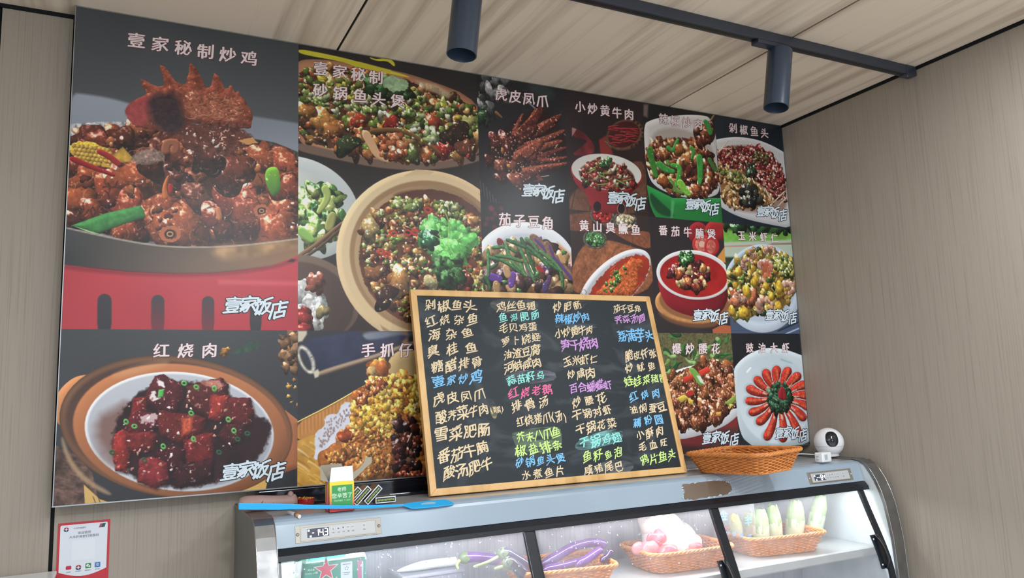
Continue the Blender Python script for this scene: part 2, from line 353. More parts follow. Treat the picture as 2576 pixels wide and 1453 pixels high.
def ell(cx, cy, rx, ry, rot=0, a0=0, a1=360, n=44):
    t = np.radians(np.linspace(a0, a1, n, endpoint=(a1 - a0) < 360)); r = math.radians(rot)
    x = rx * np.cos(t); y = ry * np.sin(t)
    return np.stack([cx + x * math.cos(r) - y * math.sin(r), cy + x * math.sin(r) + y * math.cos(r)], 1)
def tube(pts, w0, w1=None):
    p = np.array(pts, float); n = len(p); w1 = w0 if w1 is None else w1
    t = np.gradient(p, axis=0); t /= np.linalg.norm(t, axis=1)[:, None] + 1e-9; nn = np.stack([-t[:, 1], t[:, 0]], 1)
    ws = np.linspace(w0, w1, n)[:, None] / 2
    return np.concatenate([p + nn * ws, [p[-1] + t[-1] * ws[-1] * 0.8], (p - nn * ws)[::-1], [p[0] - t[0] * ws[0] * 0.8]])
def ring(o, i): return np.concatenate([o, [o[0]], [i[0]], i[::-1]])

def lump(cx, cy, r, col, asp=1.0, rot=0.0, spec=0.5, amb=0.38, jag=0.18, gl=0.0):
    """one irregular morsel with a lit and a dark side, as a food photograph shows it"""
    P = cv([(cx, cy), (cx + r, cy), (cx, cy + r)])
    k = 0.5 * (np.linalg.norm(P[1] - P[0]) + np.linalg.norm(P[2] - P[0])); X0, Y0 = P[0]
    R = max(k, 1.0); ext = R * max(asp, 1) * 1.35 + 2
    x0 = max(CLIP[0], int(X0 - ext)); x1 = min(CLIP[2], int(X0 + ext) + 1); y0 = max(CLIP[1], int(Y0 - ext)); y1 = min(CLIP[3], int(Y0 + ext) + 1)
    if x1 - x0 < 2 or y1 - y0 < 2: return
    X = (np.arange(x0, x1, dtype=np.float32) + 0.5 - X0)[None, :]; Y = (np.arange(y0, y1, dtype=np.float32) + 0.5 - Y0)[:, None]
    ca, sa = math.cos(rot), math.sin(rot)
    u = (X * ca + Y * sa) / (R * asp); v = (-X * sa + Y * ca) / R
    th = np.arctan2(v, u); p1, p2, p3 = rng.rand(3) * 6.28
    q = 1 + jag * np.sin(2 * th + p1) + jag * 0.8 * np.sin(3 * th + p2) + jag * 0.5 * np.sin(5 * th + p3)
    rr = np.sqrt(u * u + v * v) / q
    al = np.clip((1 - rr) * R / 1.1 + 0.5, 0, 1)
    hgt = np.sqrt(np.clip(1 - rr * rr, 0, 1))
    nx, ny = X / (R * asp), Y / R
    li = np.clip(-0.45 * nx - 0.62 * ny + 0.62 * hgt, 0, 1.2)
    n = NZ['m'][y0:y1, x0:x1] - 0.5
    c = C3(col) * (amb + (1.08 - amb) * li + 0.45 * n * (R > 3))[..., None]
    sp = np.clip(li + n * 0.9 - 1.0, 0, 1) * 4 * spec
    if gl: sp = sp + gl * np.clip((NZ['f'][y0:y1, x0:x1] - 0.71) * 5, 0, 1) * (hgt > 0.25)
    c = c + np.clip(sp, 0, 0.75)[..., None] * C3((255, 238, 225))
    W = PRINT[y0:y1, x0:x1]; al = al[..., None]; W[:] = W * (1 - al) + np.clip(c, 0, 1) * al

def inside(poly, n):
    p = np.array(poly, float); lo, hi = p.min(0), p.max(0); out = []
    while len(out) < n:
        q = lo + rng.rand(n * 3, 2) * (hi - lo); ins = np.zeros(len(q), bool)
        for i in range(len(p)):
            a, b = p[i], p[(i + 1) % len(p)]
            if a[1] != b[1]: ins ^= (q[:, 1] >= min(a[1], b[1])) & (q[:, 1] < max(a[1], b[1])) & (q[:, 0] < a[0] + (q[:, 1] - a[1]) * (b[0] - a[0]) / (b[1] - a[1]))
        out += list(q[ins])
    return np.array(out[:n])
def pile(poly, n, r0, r1, pal, asp=(1, 1.6), spec=0.5, amb=0.35, jag=0.18, gl=0.0, order=True, rot=None):
    q = inside(poly, n)
    if order: q = q[np.argsort(q[:, 1] + rng.rand(n) * (r1 * 2))]
    for x, y in q:
        c = np.array(pal[rng.randint(len(pal))], float) * (0.85 + 0.3 * rng.rand())
        lump(x, y, r0 + (r1 - r0) * rng.rand(), c, asp[0] + (asp[1] - asp[0]) * rng.rand(), rng.rand() * 3.14 if rot is None else rot + rng.randn() * 0.35, spec, amb, jag, gl)
def T(pts, w0, col, w1=None, bev=0.5, **k): fill(tube(pts, w0, w1), col, bevel=(6, bev), **k)

def fibers(poly, n, L, cols, w=4, a=0.5, ang=None):
    for x, y in inside(poly, n):
        t = rng.rand() * 6.3 if ang is None else ang + rng.randn() * .5; l = L * (.5 + rng.rand()); c = cols[rng.randint(len(cols))]
        T([(x, y), (x + l * .5 * math.cos(t), y + l * .5 * math.sin(t)), (x + l * math.cos(t + .5), y + l * math.sin(t + .5))], w, c, w * .3, bev=0, a=a, soft=1.6)
X1, X2, X3, X4, X5 = 0.651, 1.304, 1.680, 2.057, 2.448
Z1, Z2 = 1.684, 2.160
BR = [(150, 74, 48), (118, 52, 36), (172, 92, 56), (92, 42, 32), (134, 62, 44), (104, 50, 38), (160, 82, 50)]
GR = [(126, 138, 56), (150, 156, 74), (84, 108, 44), (180, 186, 126), (104, 124, 56)]

def p_chicken():
    clip_m(0, 9, X1, Z1); frame(130, 0, 2.235)
    fill([(-50, -50), (1500, -50), (1500, 1500), (-50, 1500)], (66, 70, 74), grad=((104, 106, 112), 90), nz=(0.03, 'w'))
    fill([(100, 520), (200, 530), (330, 550), (500, 600), (500, 820), (80, 820)], (150, 158, 172), soft=8, grad=((128, 136, 150), 90))
    fill([(1000, 640), (1150, 655), (1400, 695), (1400, 900), (1000, 850)], (120, 126, 138), soft=8, grad=((138, 146, 160), 60))
    # pan: inner rim, dark sauce, food
    fill([(60, 700), (200, 690), (340, 680), (480, 690), (380, 800), (60, 830)], (176, 178, 180), nz=[(0.5, 'm')], soft=3)
    fill([(1080, 770), (1250, 800), (1400, 860), (1400, 960), (1100, 900)], (62, 56, 52), nz=(0.5, 'm'), soft=3)
    for k in range(14): T([(120 + k * 17, 700), (118 + k * 16, 765)], 4, (70, 70, 70) if k % 2 else (225, 228, 230), bev=0, soft=3)
    for k in range(10): T([(1190 + k * 22, 800 + k * 6), (1180 + k * 22, 850 + k * 7)], 4, (150, 140, 130), bev=0, soft=3, a=0.6)
    fill([(60, 760), (300, 740), (480, 690), (900, 700), (1100, 800), (1400, 880), (1400, 1380), (1000, 1392), (850, 1390), (520, 1352), (280, 1312), (60, 1262)], (62, 32, 24), nz=(0.4, 'c'))
    reg = [(90, 790), (300, 730), (430, 690), (560, 720), (760, 760), (1000, 800), (1400, 900), (1400, 1345), (860, 1370), (520, 1330), (290, 1290), (90, 1240)]
    pile([(280, 720), (520, 690), (560, 760), (520, 830), (330, 840)], 10, 40, 75, BR[1:5], spec=0.5, gl=0.5)
    pile([(120, 720), (340, 770), (340, 830), (120, 800)], 7, 30, 48, [(140, 90, 70), (110, 60, 45), (170, 110, 80)], spec=0.6)
    pile(reg, 70, 45, 85, BR, asp=(1, 1.7), spec=0.45, gl=0.3)
    fibers(reg, 90, 70, [(40, 20, 18), (60, 28, 22)], 12, .6)
    for x, y, r, c in [(190, 1010, 85, (178, 84, 48)), (330, 1080, 95, (170, 74, 46)), (480, 1000, 100, (186, 88, 50)), (420, 1180, 90, (164, 70, 44)), (140, 1120, 80, (190, 92, 52)),
                       (420, 1290, 75, (176, 80, 48)), (230, 1190, 70, (150, 66, 42)), (700, 1010, 70, (100, 54, 48)), (560, 900, 95, (112, 58, 44)), (620, 1180, 90, (172, 80, 48)), (830, 1120, 80, (118, 64, 48)),
                       (720, 1290, 130, (176, 86, 48)), (960, 1250, 100, (128, 54, 38)), (1010, 1150, 90, (140, 60, 44)), (1110, 1190, 125, (158, 72, 50)), (1290, 1200, 95, (186, 88, 52)), (1270, 1310, 105, (180, 82, 48)),
                       (1200, 900, 75, (172, 86, 52)), (1340, 940, 80, (180, 84, 54)), (1330, 1060, 80, (156, 70, 44)), (1000, 960, 110, (136, 66, 48)), (880, 900, 80, (74, 42, 38))]:
        lump(x, y, r, c, 1.1 + 0.4 * rng.rand(), rng.rand() * 3, 0.5, gl=0.35)
    fibers(reg, 170, 40, [(214, 140, 92), (196, 104, 66), (84, 36, 28), (230, 176, 140)], 6, .55)
    fibers(reg, 60, 60, [(44, 22, 20)], 12, .6)
    pile(reg, 34, 12, 26, BR + [(190, 110, 66)], spec=0.8, gl=0.4)
    pile(reg, 16, 3, 7, [(240, 225, 210), (230, 190, 150)], spec=1, amb=0.8)
    fill([(480, 850), (560, 830), (650, 870), (620, 905), (520, 925), (420, 915)], (172, 158, 148), wob=(6, 'f'), nz=(0.4, 'f'), soft=3, a=0.6)
    T([(640, 850), (650, 800), (700, 800), (690, 850)], 60, (150, 88, 60)); T([(640, 1110), (632, 1050), (655, 990)], 36, (196, 104, 48), 14); T([(668, 1080), (665, 1040)], 30, (170, 36, 40)); T([(945, 1230), (935, 1170)], 30, (190, 110, 60))
    fill(ell(220, 860, 125, 58, 12), (208, 158, 48), wob=(5, 'm'), bevel=(22, 0.45), nz=(0.25, 'f'))
    for r in range(5):
        for q in range(9): lump(125 + q * 24 + (r % 2) * 12, 818 + r * 22 + q * 3, 13, (224, 176, 70), spec=0.25, jag=0.05, amb=0.6)
    fill([(330, 880), (400, 823), (455, 885), (440, 910), (370, 915)], (214, 164, 60), nz=(0.2, 'm'), edge=(0.3, 6)); fill([(285, 905), (345, 945), (280, 935)], (210, 160, 60))
    T([(110, 890), (190, 925), (270, 955), (350, 985)], 34, (150, 28, 34), 20, gloss=(0.5, 0.85, 'f')); T([(262, 850), (320, 875), (380, 925)], 30, (160, 38, 38), 34)
    # swirls
    for cx, cy, r in [(1180, 1185, 46), (665, 1315, 60)]:
        fill(ring(ell(cx, cy, r, r * .8), ell(cx + 3, cy + 2, r * .62, r * .48)), (186, 100, 62), wob=(3, 'f')); fill(ell(cx, cy, r * .5, r * .4), (44, 22, 20), soft=3)
        fill(ring(ell(cx, cy, r * .33, r * .27), ell(cx, cy, r * .2, r * .14)), (196, 150, 90))
    # head with its comb
    head = [(412, 625), (430, 590), (470, 560), (498, 545), (532, 528), (515, 490), (494, 440), (530, 452), (562, 476), (600, 486), (634, 478), (622, 420), (600, 356), (640, 380), (668, 420), (700, 458), (735, 476), (756, 468), (768, 420), (776, 350), (812, 385), (838, 430), (866, 492), (890, 490), (905, 450), (912, 404), (940, 430), (958, 468), (972, 500), (986, 498), (1006, 474), (1022, 500), (1030, 528), (1050, 508), (1064, 545), (1082, 556), (1100, 592), (1122, 620), (1132, 655), (1120, 720), (1050, 724), (1000, 700), (900, 704), (780, 690), (750, 760), (660, 744), (560, 730), (470, 712), (428, 668)]
    fill(head, (140, 70, 52), raw=True, wob=(2, 'f'), nz=[(0.28, 'm'), (0.16, 'c')], bevel=(26, 0.35), gloss=(0.4, 0.84, 'f'))
    fill([(414, 625), (432, 590), (470, 562), (530, 535), (560, 560), (552, 640), (520, 712), (470, 706), (428, 668)], (164, 68, 68), wob=(3, 'm'), soft=8, nz=(0.15, 'm'))
    fill([(540, 560), (600, 520), (700, 520), (730, 600), (750, 690), (700, 760), (600, 720), (548, 650)], (58, 42, 48), wob=(9, 'c'), soft=18, nz=(0.25, 'm'))
    fill([(740, 520), (800, 490), (850, 530), (1000, 545), (1080, 600), (1040, 690), (900, 640), (790, 670), (760, 640)], (160, 90, 66), soft=16, wob=(8, 'm'), nz=[(0.45, 'f')], a=0.8, gloss=(0.55, 0.8, 'f'))
    for k in range(26): x = 780 + rng.rand() * 260; y = 560 + rng.rand() * 120; T([(x, y), (x + 30, y - 10 + 8 * rng.rand())], 5, (206, 150, 120), 2, bev=0, a=0.6)
    fibers([(790, 520), (1000, 520), (1100, 620), (1040, 700), (800, 670)], 60, 46, [(196, 130, 96), (108, 50, 38), (222, 170, 140)], 6, .55, 2.6)
    fill([(760, 690), (880, 704), (1010, 702), (1100, 740), (1140, 780), (1060, 850), (900, 900), (760, 860), (720, 760)], (96, 52, 42), wob=(6, 'm'), soft=6, nz=(0.35, 'm'), gloss=(0.8, 0.8, 'f'))
    fill([(1040, 790), (1130, 772), (1160, 802), (1100, 815)], (206, 146, 80), wob=(2, 'f'))
    pile([(740, 740), (1000, 720), (1000, 830), (760, 850)], 14, 3, 9, [(220, 200, 190), (190, 150, 130)], spec=1, amb=0.8, jag=0.3)
    # green pepper sticks
    fill([(112, 1266), (300, 1198), (498, 1154), (518, 1180), (528, 1222), (400, 1262), (262, 1312), (180, 1296)], (72, 152, 78), raw=True, bevel=(14, 0.35), nz=(0.15, 'm'), grad=((60, 130, 66), 60), edge=(0.25, 3))
    fill([(112, 1266), (262, 1312), (310, 1322), (230, 1312)], (170, 210, 140))
    fill([(1205, 950), (1240, 934), (1274, 944), (1284, 1000), (1288, 1060), (1270, 1096), (1240, 1108), (1212, 1050), (1196, 1000)], (134, 198, 52), grad=((58, 110, 42), 95), bevel=(12, 0.4), gloss=(0.7, 0.86, 'f'))
    # body of the pan, brazier
    frame(130, 600, 2.137)
    fill([(40, -70), (180, -40), (400, 10), (620, 42), (860, 45), (1080, 30), (1400, -10), (1400, 60), (1325, 98), (1180, 148), (1000, 172), (850, 186), (650, 188), (420, 178), (240, 160), (40, 138)], (60, 62, 64), raw=True, grad=((150, 108, 76), 0), nz=(0.12, 'w'), soft=3)
    fill([(840, 40), (1080, 26), (1400, -14), (1400, 20), (1100, 90), (900, 120)], (186, 142, 92), soft=20, a=0.65, nz=(0.4, 'c'))
    fill([(40, -72), (400, 8), (620, 40), (860, 42), (1100, 26), (1400, -14), (1400, -6), (1100, 34), (860, 50), (620, 49), (400, 18), (40, -62)], (196, 190, 176), soft=3, a=0.8)
    fill([(40, 138), (240, 160), (420, 178), (650, 188), (850, 186), (1000, 172), (1180, 148), (1400, 60), (1400, 500), (40, 500)], (200, 62, 72), raw=True, grad=((178, 52, 62), 60), nz=(0.05, 'w'), soft=2)
    fill([(40, 138), (240, 160), (420, 178), (650, 188), (850, 186), (1000, 172), (1180, 148), (1320, 108), (1320, 120), (1180, 166), (850, 205), (420, 200), (40, 160)], (120, 36, 44), soft=10, a=0.7)
    fill([(900, 225), (1400, 235), (1400, 250), (900, 240)], (236, 110, 118), soft=14, a=0.6)
    for a, b, y in [(246, 322, 296), (535, 606, 302), (807, 874, 309), (1066, 1128, 315)]:
        c = (a + b) / 2; r = (b - a) / 2
        fill(np.concatenate([ell(c, y + r, r, r, 0, 180, 360, 14), [(b, 520), (a - 2, 520)]]), (62, 60, 66), grad=((120, 52, 58) if 500 < a < 1000 else (56, 54, 60), 90), soft=2.5)
    fill([(1262, 125), (1290, 108), (1312, 112), (1300, 126)], (60, 36, 34), soft=3)

def p_pork():
    clip_m(0, Z1, X1, 0); frame(130, 600, 2.137)
    fill([(-50, 450), (1400, 450), (1400, 1500), (-50, 1500)], (68, 70, 74), grad=((48, 48, 52), 70), nz=(0.04, 'w'))
    fill([(-50, 1080), (120, 1150), (220, 1260), (260, 1450), (-50, 1450)], (88, 66, 58), nz=[(0.35, 'm'), (0.3, 'c')])
    for k in range(22): x = 10 + rng.rand() * 140; y = 1130 + rng.rand() * 260; T([(x, y), (x + 60, y + 16)], 6, (128, 96, 82) if k % 2 else (62, 46, 42), 2, bev=0, a=0.6, soft=3)
    fill([(172, 1320), (260, 1400), (420, 1450), (180, 1450)], (204, 164, 92), nz=(0.06, 'w')); fill([(960, 1345), (1165, 1280), (1150, 1350), (1040, 1450)], (214, 168, 84))
    for x in (222, 248): T([(x, 1385), (x + 14, 1420)], 4, (90, 60, 30), bev=0)
    # star anise, leaf, scraps
    pile([(1215, 560), (1260, 520), (1330, 500), (1330, 700), (1300, 740), (1260, 700), (1240, 640)], 34, 14, 30, [(160, 118, 80), (130, 92, 60), (186, 140, 96), (90, 62, 46)], spec=0.2)
    fill([(960, 625), (1000, 590), (1080, 548), (1120, 560), (1100, 600), (1040, 610), (980, 622)], (52, 78, 62), soft=8, nz=(0.2, 'm')); 
    pile([(880, 580), (960, 590), (940, 630), (890, 620)], 8, 8, 16, [(214, 158, 62), (190, 130, 60)]); pile([(1230, 740), (1330, 740), (1330, 920), (1280, 900)], 7, 6, 14, [(200, 150, 70), (170, 120, 70)])
    # pot
    fill([(20, 850), (60, 790), (125, 740), (200, 728), (330, 712), (220, 860), (90, 1010), (20, 1000)], (190, 122, 74), bevel=(20, 0.3), nz=(0.06, 'w'))
    fill([(1255, 920), (1330, 980), (1330, 1230), (1240, 1262), (1200, 1200)], (168, 100, 62), bevel=(16, 0.3))
    O = ell(668, 1012, 630, 380, 7, n=60)
    fill(O, (140, 100, 72), grad=((150, 92, 58), 40), edge=(0.35, 8), nz=(0.06, 'w'))
    fill(ell(672, 1018, 604, 356, 7, n=60), (70, 52, 46), grad=((140, 86, 58), 50), soft=10)
    fill(ell(690, 1030, 578, 356, 6, n=60), (172, 106, 64), grad=((160, 96, 58), 60), soft=4, bevel=(40, 0.25))
    fill(ell(480, 700, 150, 20, -14), (214, 160, 112), soft=14, a=0.5)
    fill([(60, 1060), (100, 1180), (190, 1290), (330, 1370), (300, 1380), (170, 1310), (80, 1200), (48, 1080)], (186, 152, 112), soft=6, a=0.7)
    fill(ell(686, 1036, 510, 320, 5, n=60), (206, 210, 216), soft=2, bevel=(10, 0.2))
    fill(ell(688, 1036, 496, 306, 5, n=60), (190, 194, 202), grad=((150, 154, 164), 80), soft=4)
    fill([(250, 950), (320, 920), (430, 860), (430, 1200), (330, 1220), (260, 1150), (215, 1060)], (128, 96, 90), soft=30, wob=(8, 'c'))
    fill([(330, 1000), (430, 850), (520, 790), (700, 760), (900, 780), (1000, 870), (1080, 960), (1180, 970), (1178, 1060), (1110, 1190), (960, 1290), (720, 1345), (500, 1320), (390, 1240), (330, 1150)], (46, 24, 26), wob=(6, 'm'), soft=8, nz=(0.3, 'c'))
    def cube(pts, c, hl=0.5):
        q = np.array(pts, float); m0 = q.mean(0); q = m0 + (q - m0) * 1.16; c = [v * .86 for v in c]
        fill(q + np.array([5, 8]), (36, 16, 18), raw=True, soft=9, a=.7); fill(q, c, raw=True, wob=(3, 'm'), bevel=(18, 0.5), nz=(0.22, 'm'), gloss=(hl, 0.8, 'f'), edge=(0.3, 5), soft=2)
    cube([(560, 752), (600, 745), (690, 790), (700, 850), (660, 930), (590, 915), (500, 880), (520, 830)], (96, 30, 34), 0.7)
    fill([(565, 750), (600, 770), (606, 800), (572, 790)], (232, 222, 224), wob=(3, 'f'), soft=3); fill([(528, 830), (560, 812), (556, 850), (585, 858), (560, 875), (530, 865)], (226, 214, 216), wob=(4, 'f'), soft=3)
    cube([(740, 800), (800, 780), (900, 760), (935, 790), (930, 840), (870, 960), (790, 920), (735, 880)], (98, 34, 32), 0.5)
    fill([(800, 768), (900, 756), (928, 792), (900, 810), (830, 790)], (190, 120, 104), wob=(5, 'f'), soft=5, nz=(0.3, 'f'))
    cube([(860, 850), (950, 850), (945, 920), (900, 975), (850, 960)], (170, 52, 40), 0.6); cube([(960, 860), (1060, 866), (1078, 930), (1060, 1000), (950, 990), (935, 930)], (108, 34, 34), 0.7)
    cube([(440, 870), (505, 862), (500, 960), (470, 1010), (400, 1060), (410, 1000), (430, 930)], (140, 36, 34)); cube([(420, 960), (480, 930), (600, 960), (570, 1020), (470, 1060), (405, 1040)], (100, 28, 34), 0.8)
    fill([(470, 955), (560, 935), (575, 960), (540, 990), (480, 990)], (220, 200, 200), wob=(6, 'f'), soft=4, a=0.8)
    cube([(340, 1060), (380, 1038), (420, 1060), (415, 1160), (400, 1240), (350, 1230), (330, 1140)], (172, 48, 40)); cube([(410, 1050), (520, 1040), (560, 1060), (540, 1130), (450, 1150), (415, 1120)], (128, 36, 34))
    cube([(590, 930), (660, 945), (760, 950), (810, 970), (800, 1040), (690, 1088), (600, 1050), (580, 990)], (118, 34, 32), 0.4)
    fill([(700, 965), (760, 958), (750, 1030), (700, 1060)], (196, 80, 50), wob=(5, 'f'), soft=8, nz=(0.3, 'f'))
    cube([(720, 1090), (800, 1060), (862, 1050), (860, 1180), (770, 1222), (720, 1180)], (130, 34, 34), 0.5); cube([(570, 1150), (650, 1115), (710, 1140), (705, 1230), (640, 1250), (570, 1200)], (74, 24, 28), 0.8)
    cube([(478, 1190), (540, 1180), (612, 1210), (618, 1290), (560, 1330), (476, 1300)], (152, 44, 48), 0.2); cube([(690, 1220), (860, 1190), (850, 1290), (700, 1330), (660, 1280)], (66, 26, 30), 0.4)
    cube([(940, 1000), (1040, 1000), (1030, 1060), (960, 1120), (900, 1060)], (80, 30, 30), 0.5)
    pile([(340, 900), (900, 780), (1080, 900), (1000, 1100), (700, 1300), (380, 1230)], 50, 3, 8, [(236, 214, 210), (210, 150, 130)], spec=1, amb=0.85)
    for x, y in [(712, 777), (778, 798), (588, 830), (750, 938), (445, 1008), (762, 1077), (600, 1116), (980, 1032), (1052, 1047), (498, 1190), (900, 1148), (400, 984), (325, 1148), (875, 806), (1000, 1078), (950, 972)]:
        fill(ring(ell(x, y, 17, 14, rng.rand() * 90), ell(x, y, 6, 5)), (92, 176, 84) if y < 1120 and x < 1000 else (44, 84, 56), soft=2, bevel=(4, 0.4))
    fill([(575, 812), (605, 808), (598, 850), (570, 856)], (84, 180, 84), soft=2, bevel=(4, 0.4))

def p_fishpot():
    clip_m(X1, 9, X2, Z1); frame(740, 100, 1.9625)
    fill([(-50, -50), (1100, -50), (1100, 1500), (-50, 1500)], (40, 38, 40), grad=((50, 40, 36), 90), nz=(0.1, 'w'))
    fill([(0, 140), (28, 92), (200, 100), (420, 135), (620, 180), (930, 300), (960, 560), (700, 640), (560, 632), (330, 610), (150, 560), (0, 512)], (186, 128, 92), grad=((168, 112, 84), 0), edge=(0.25, 6), soft=2)
    fill([(0, 500), (200, 550), (400, 590), (560, 610), (760, 600), (930, 560), (930, 600), (700, 645), (450, 640), (200, 590), (0, 545)], (112, 90, 76), soft=4)
    F = [(0, 150), (150, 128), (330, 150), (560, 200), (760, 270), (940, 360), (940, 560), (720, 600), (560, 606), (330, 570), (150, 530), (0, 480)]
    fill(F, (74, 46, 30), nz=(0.4, 'c'), wob=(4, 'm'))
    pal = [(186, 120, 60), (120, 74, 40), (150, 92, 50), (110, 132, 52), (90, 110, 44), (168, 86, 46), (200, 150, 90), (84, 50, 32)]
    pile(F, 280, 12, 32, pal, asp=(1, 1.9), spec=0.35, gl=0.4)
    pile([(30, 190), (500, 210), (900, 360), (900, 480), (500, 380), (30, 300)], 120, 10, 22, GR + [(196, 176, 60)], asp=(1, 1.5), spec=0.3)
    pile([(60, 250), (420, 260), (760, 330), (860, 420), (640, 500), (400, 420), (60, 320)], 90, 8, 17, [(150, 172, 92), (190, 200, 140), (220, 222, 190), (110, 140, 60)], asp=(1, 1.5), spec=0.4)
    for x, y, r, c in [(150, 400, 60, (206, 136, 66)), (60, 350, 40, (200, 130, 60)), (190, 440, 44, (196, 122, 62)), (320, 400, 34, (196, 66, 44)), (690, 405, 34, (190, 78, 48)), (740, 540, 44, (172, 44, 42)), (480, 410, 34, (176, 54, 40)), (860, 405, 30, (196, 190, 110)), (580, 570, 40, (96, 116, 56)), (260, 520, 50, (60, 74, 44)), (800, 470, 60, (56, 40, 32)), (850, 540, 46, (110, 62, 44))]:
        lump(x, y, r, c, 1.2, rng.rand() * 3, 0.7, gl=0.4)
    T([(350, 460), (380, 510), (410, 570), (470, 596)], 44, (206, 160, 118), 34); T([(380, 450), (520, 440), (640, 500), (720, 560)], 26, (110, 76, 44), 16)
    pile([(430, 480), (520, 480), (560, 590), (440, 590)], 26, 12, 26, [(200, 112, 70), (214, 160, 120), (180, 90, 50)], spec=0.7)
    pile([(640, 440), (720, 450), (700, 510), (620, 490)], 12, 14, 20, [(186, 200, 150), (160, 184, 110)], spec=0.5)
    pile(F, 130, 3, 7, [(225, 225, 190), (205, 60, 40), (230, 190, 120), (160, 190, 100)], spec=1, amb=0.7)
    pile([(330, 200), (430, 175), (580, 220), (560, 290), (400, 270), (335, 250)], 40, 14, 30, [(50, 92, 44), (66, 112, 54), (40, 72, 36)], jag=0.35, spec=0.2)
    fill([(440, 200), (470, 170), (520, 190), (560, 200), (566, 240), (520, 262), (470, 250), (442, 230)], (146, 176, 132), wob=(6, 'm'), nz=(0.2, 'm'))
    fill([(600, 200), (700, 220), (780, 270), (760, 290), (640, 240)], (188, 168, 138), soft=8, a=0.7)
    fill([(20, 44), (120, 62), (260, 92), (420, 138), (560, 176), (576, 190), (420, 156), (240, 108), (100, 84), (20, 66)], (204, 192, 42), soft=2); fill([(200, 92), (330, 110), (480, 150), (470, 168), (300, 132)], (196, 184, 40), soft=3)
    fill([(374, 84), (400, 96), (450, 90), (486, 100), (500, 124), (492, 134), (462, 104), (410, 106), (372, 92)], (204, 192, 42), soft=2)
    # left plate with greens
    fill(ell(10, 830, 318, 250, 20, n=60), (196, 204, 204), grad=((170, 178, 176), 60), soft=2, bevel=(30, 0.12)); fill(ell(0, 850, 240, 200, 20), (206, 212, 210), soft=14, grad=((130, 150, 120), 40))
    pile([(20, 720), (90, 730), (190, 730), (240, 800), (220, 900), (120, 1000), (20, 1000)], 70, 20, 46, [(64, 116, 52), (40, 86, 40), (130, 158, 78), (96, 146, 60), (168, 184, 100)], asp=(1, 2), spec=0.5, jag=0.25, gl=0.3)
    T([(150, 730), (170, 780), (120, 850)], 44, (160, 178, 92), 30); T([(190, 860), (170, 930)], 40, (150, 150, 80), 50); T([(30, 940), (90, 990)], 50, (130, 180, 80), 36)
    T([(20, 1068), (110, 1010), (240, 900)], 22, (122, 88, 60), 18); T([(20, 1092), (120, 1030), (238, 925)], 16, (84, 60, 44), 14)
    # lower left bowl with rice
    fill(ell(70, 1270, 262, 200, 22, n=50), (120, 100, 84), grad=((88, 66, 54), 60), soft=3); fill(ell(60, 1290, 240, 186, 22, n=50), (92, 68, 58), grad=((60, 46, 42), 30), soft=6)
    pile([(25, 1200), (90, 1190), (140, 1300), (120, 1440), (20, 1440)], 46, 18, 34, [(206, 204, 200), (184, 186, 186), (220, 218, 214)], spec=0.3, amb=0.6)
    pile([(20, 1330), (60, 1350), (60, 1440), (20, 1440)], 8, 24, 36, [(170, 50, 44)]); pile([(70, 1160), (130, 1180), (120, 1240), (60, 1220)], 7, 18, 30, [(150, 60, 50), (170, 90, 70)]); lump(140, 1340, 34, (170, 150, 100))
    # clay pot
    fill(ell(650, 1075, 448, 428, 30, n=70), (196, 168, 126), grad=((214, 186, 142), 200), soft=2, bevel=(26, 0.22), nz=(0.04, 'w'))
    fill([(540, 672), (600, 640), (690, 650), (640, 690)], (202, 174, 132), soft=3); fill([(900, 760), (960, 760), (960, 860), (900, 820)], (196, 160, 118), soft=3)
    fill([(420, 1400), (470, 1380), (560, 1500), (480, 1500)], (150, 118, 84), soft=4)
    fill(ell(655, 1075, 424, 404, 30, n=70), (214, 190, 148), grad=((196, 168, 124), 60), soft=5); fill(ell(662, 1072, 394, 372, 30, n=70), (150, 116, 80), soft=5)
    fill(ell(664, 1076, 372, 352, 30, n=70), (186, 158, 116), soft=4, grad=((110, 76, 50), 20))
    S = ell(668, 1078, 352, 336, 28, n=60)
    fill(S, (92, 52, 34), nz=(0.3, 'c'), wob=(3, 'm'), soft=3); fill([(480, 760), (620, 738), (780, 760), (880, 830), (860, 880), (700, 780), (520, 800)], (86, 48, 38), soft=12)
    pot = [(350, 880), (450, 830), (500, 790), (620, 790), (760, 810), (860, 850), (930, 920), (940, 1100), (940, 1300), (760, 1380), (560, 1370), (420, 1280), (360, 1180), (340, 1000)]
    pile(pot, 300, 11, 27, [(150, 84, 44), (120, 66, 38), (172, 104, 54), (96, 56, 34), (186, 130, 72), (130, 110, 50)], asp=(1, 1.8), spec=0.4, gl=0.5)
    pile(pot, 230, 6, 13, [(120, 158, 62), (160, 184, 92), (92, 130, 52), (200, 206, 140), (186, 72, 44), (176, 150, 80)], asp=(1, 1.5), spec=0.4)
    pile([(520, 790), (640, 790), (600, 830), (500, 830)], 24, 10, 20, [(186, 178, 120), (140, 160, 80)]); pile([(680, 790), (800, 800), (850, 880), (720, 860)], 44, 9, 18, GR)
    for x, y in [(490, 955), (560, 950), (596, 950), (455, 1055), (430, 1045), (660, 840), (810, 1010)]: fill(ring(ell(x, y, 22, 16, 20), ell(x, y, 11, 7, 20)), (186, 50, 36), soft=2, wob=(1.5, 'f'))
    for x, y, r, c in [(375, 940, 46, (190, 160, 100)), (520, 1200, 56, (190, 132, 70)), (680, 1195, 34, (206, 190, 130)), (450, 1270, 50, (70, 40, 34)), (400, 1150, 40, (160, 100, 60)), (760, 1220, 34, (170, 60, 44)), (850, 1180, 30, (160, 60, 44))]: lump(x, y, r, c, 1.3, rng.rand() * 3, 0.6, gl=0.4)
    pile(pot, 150, 3, 6, [(225, 225, 180), (230, 235, 210), (210, 90, 60)], spec=1, amb=0.75)
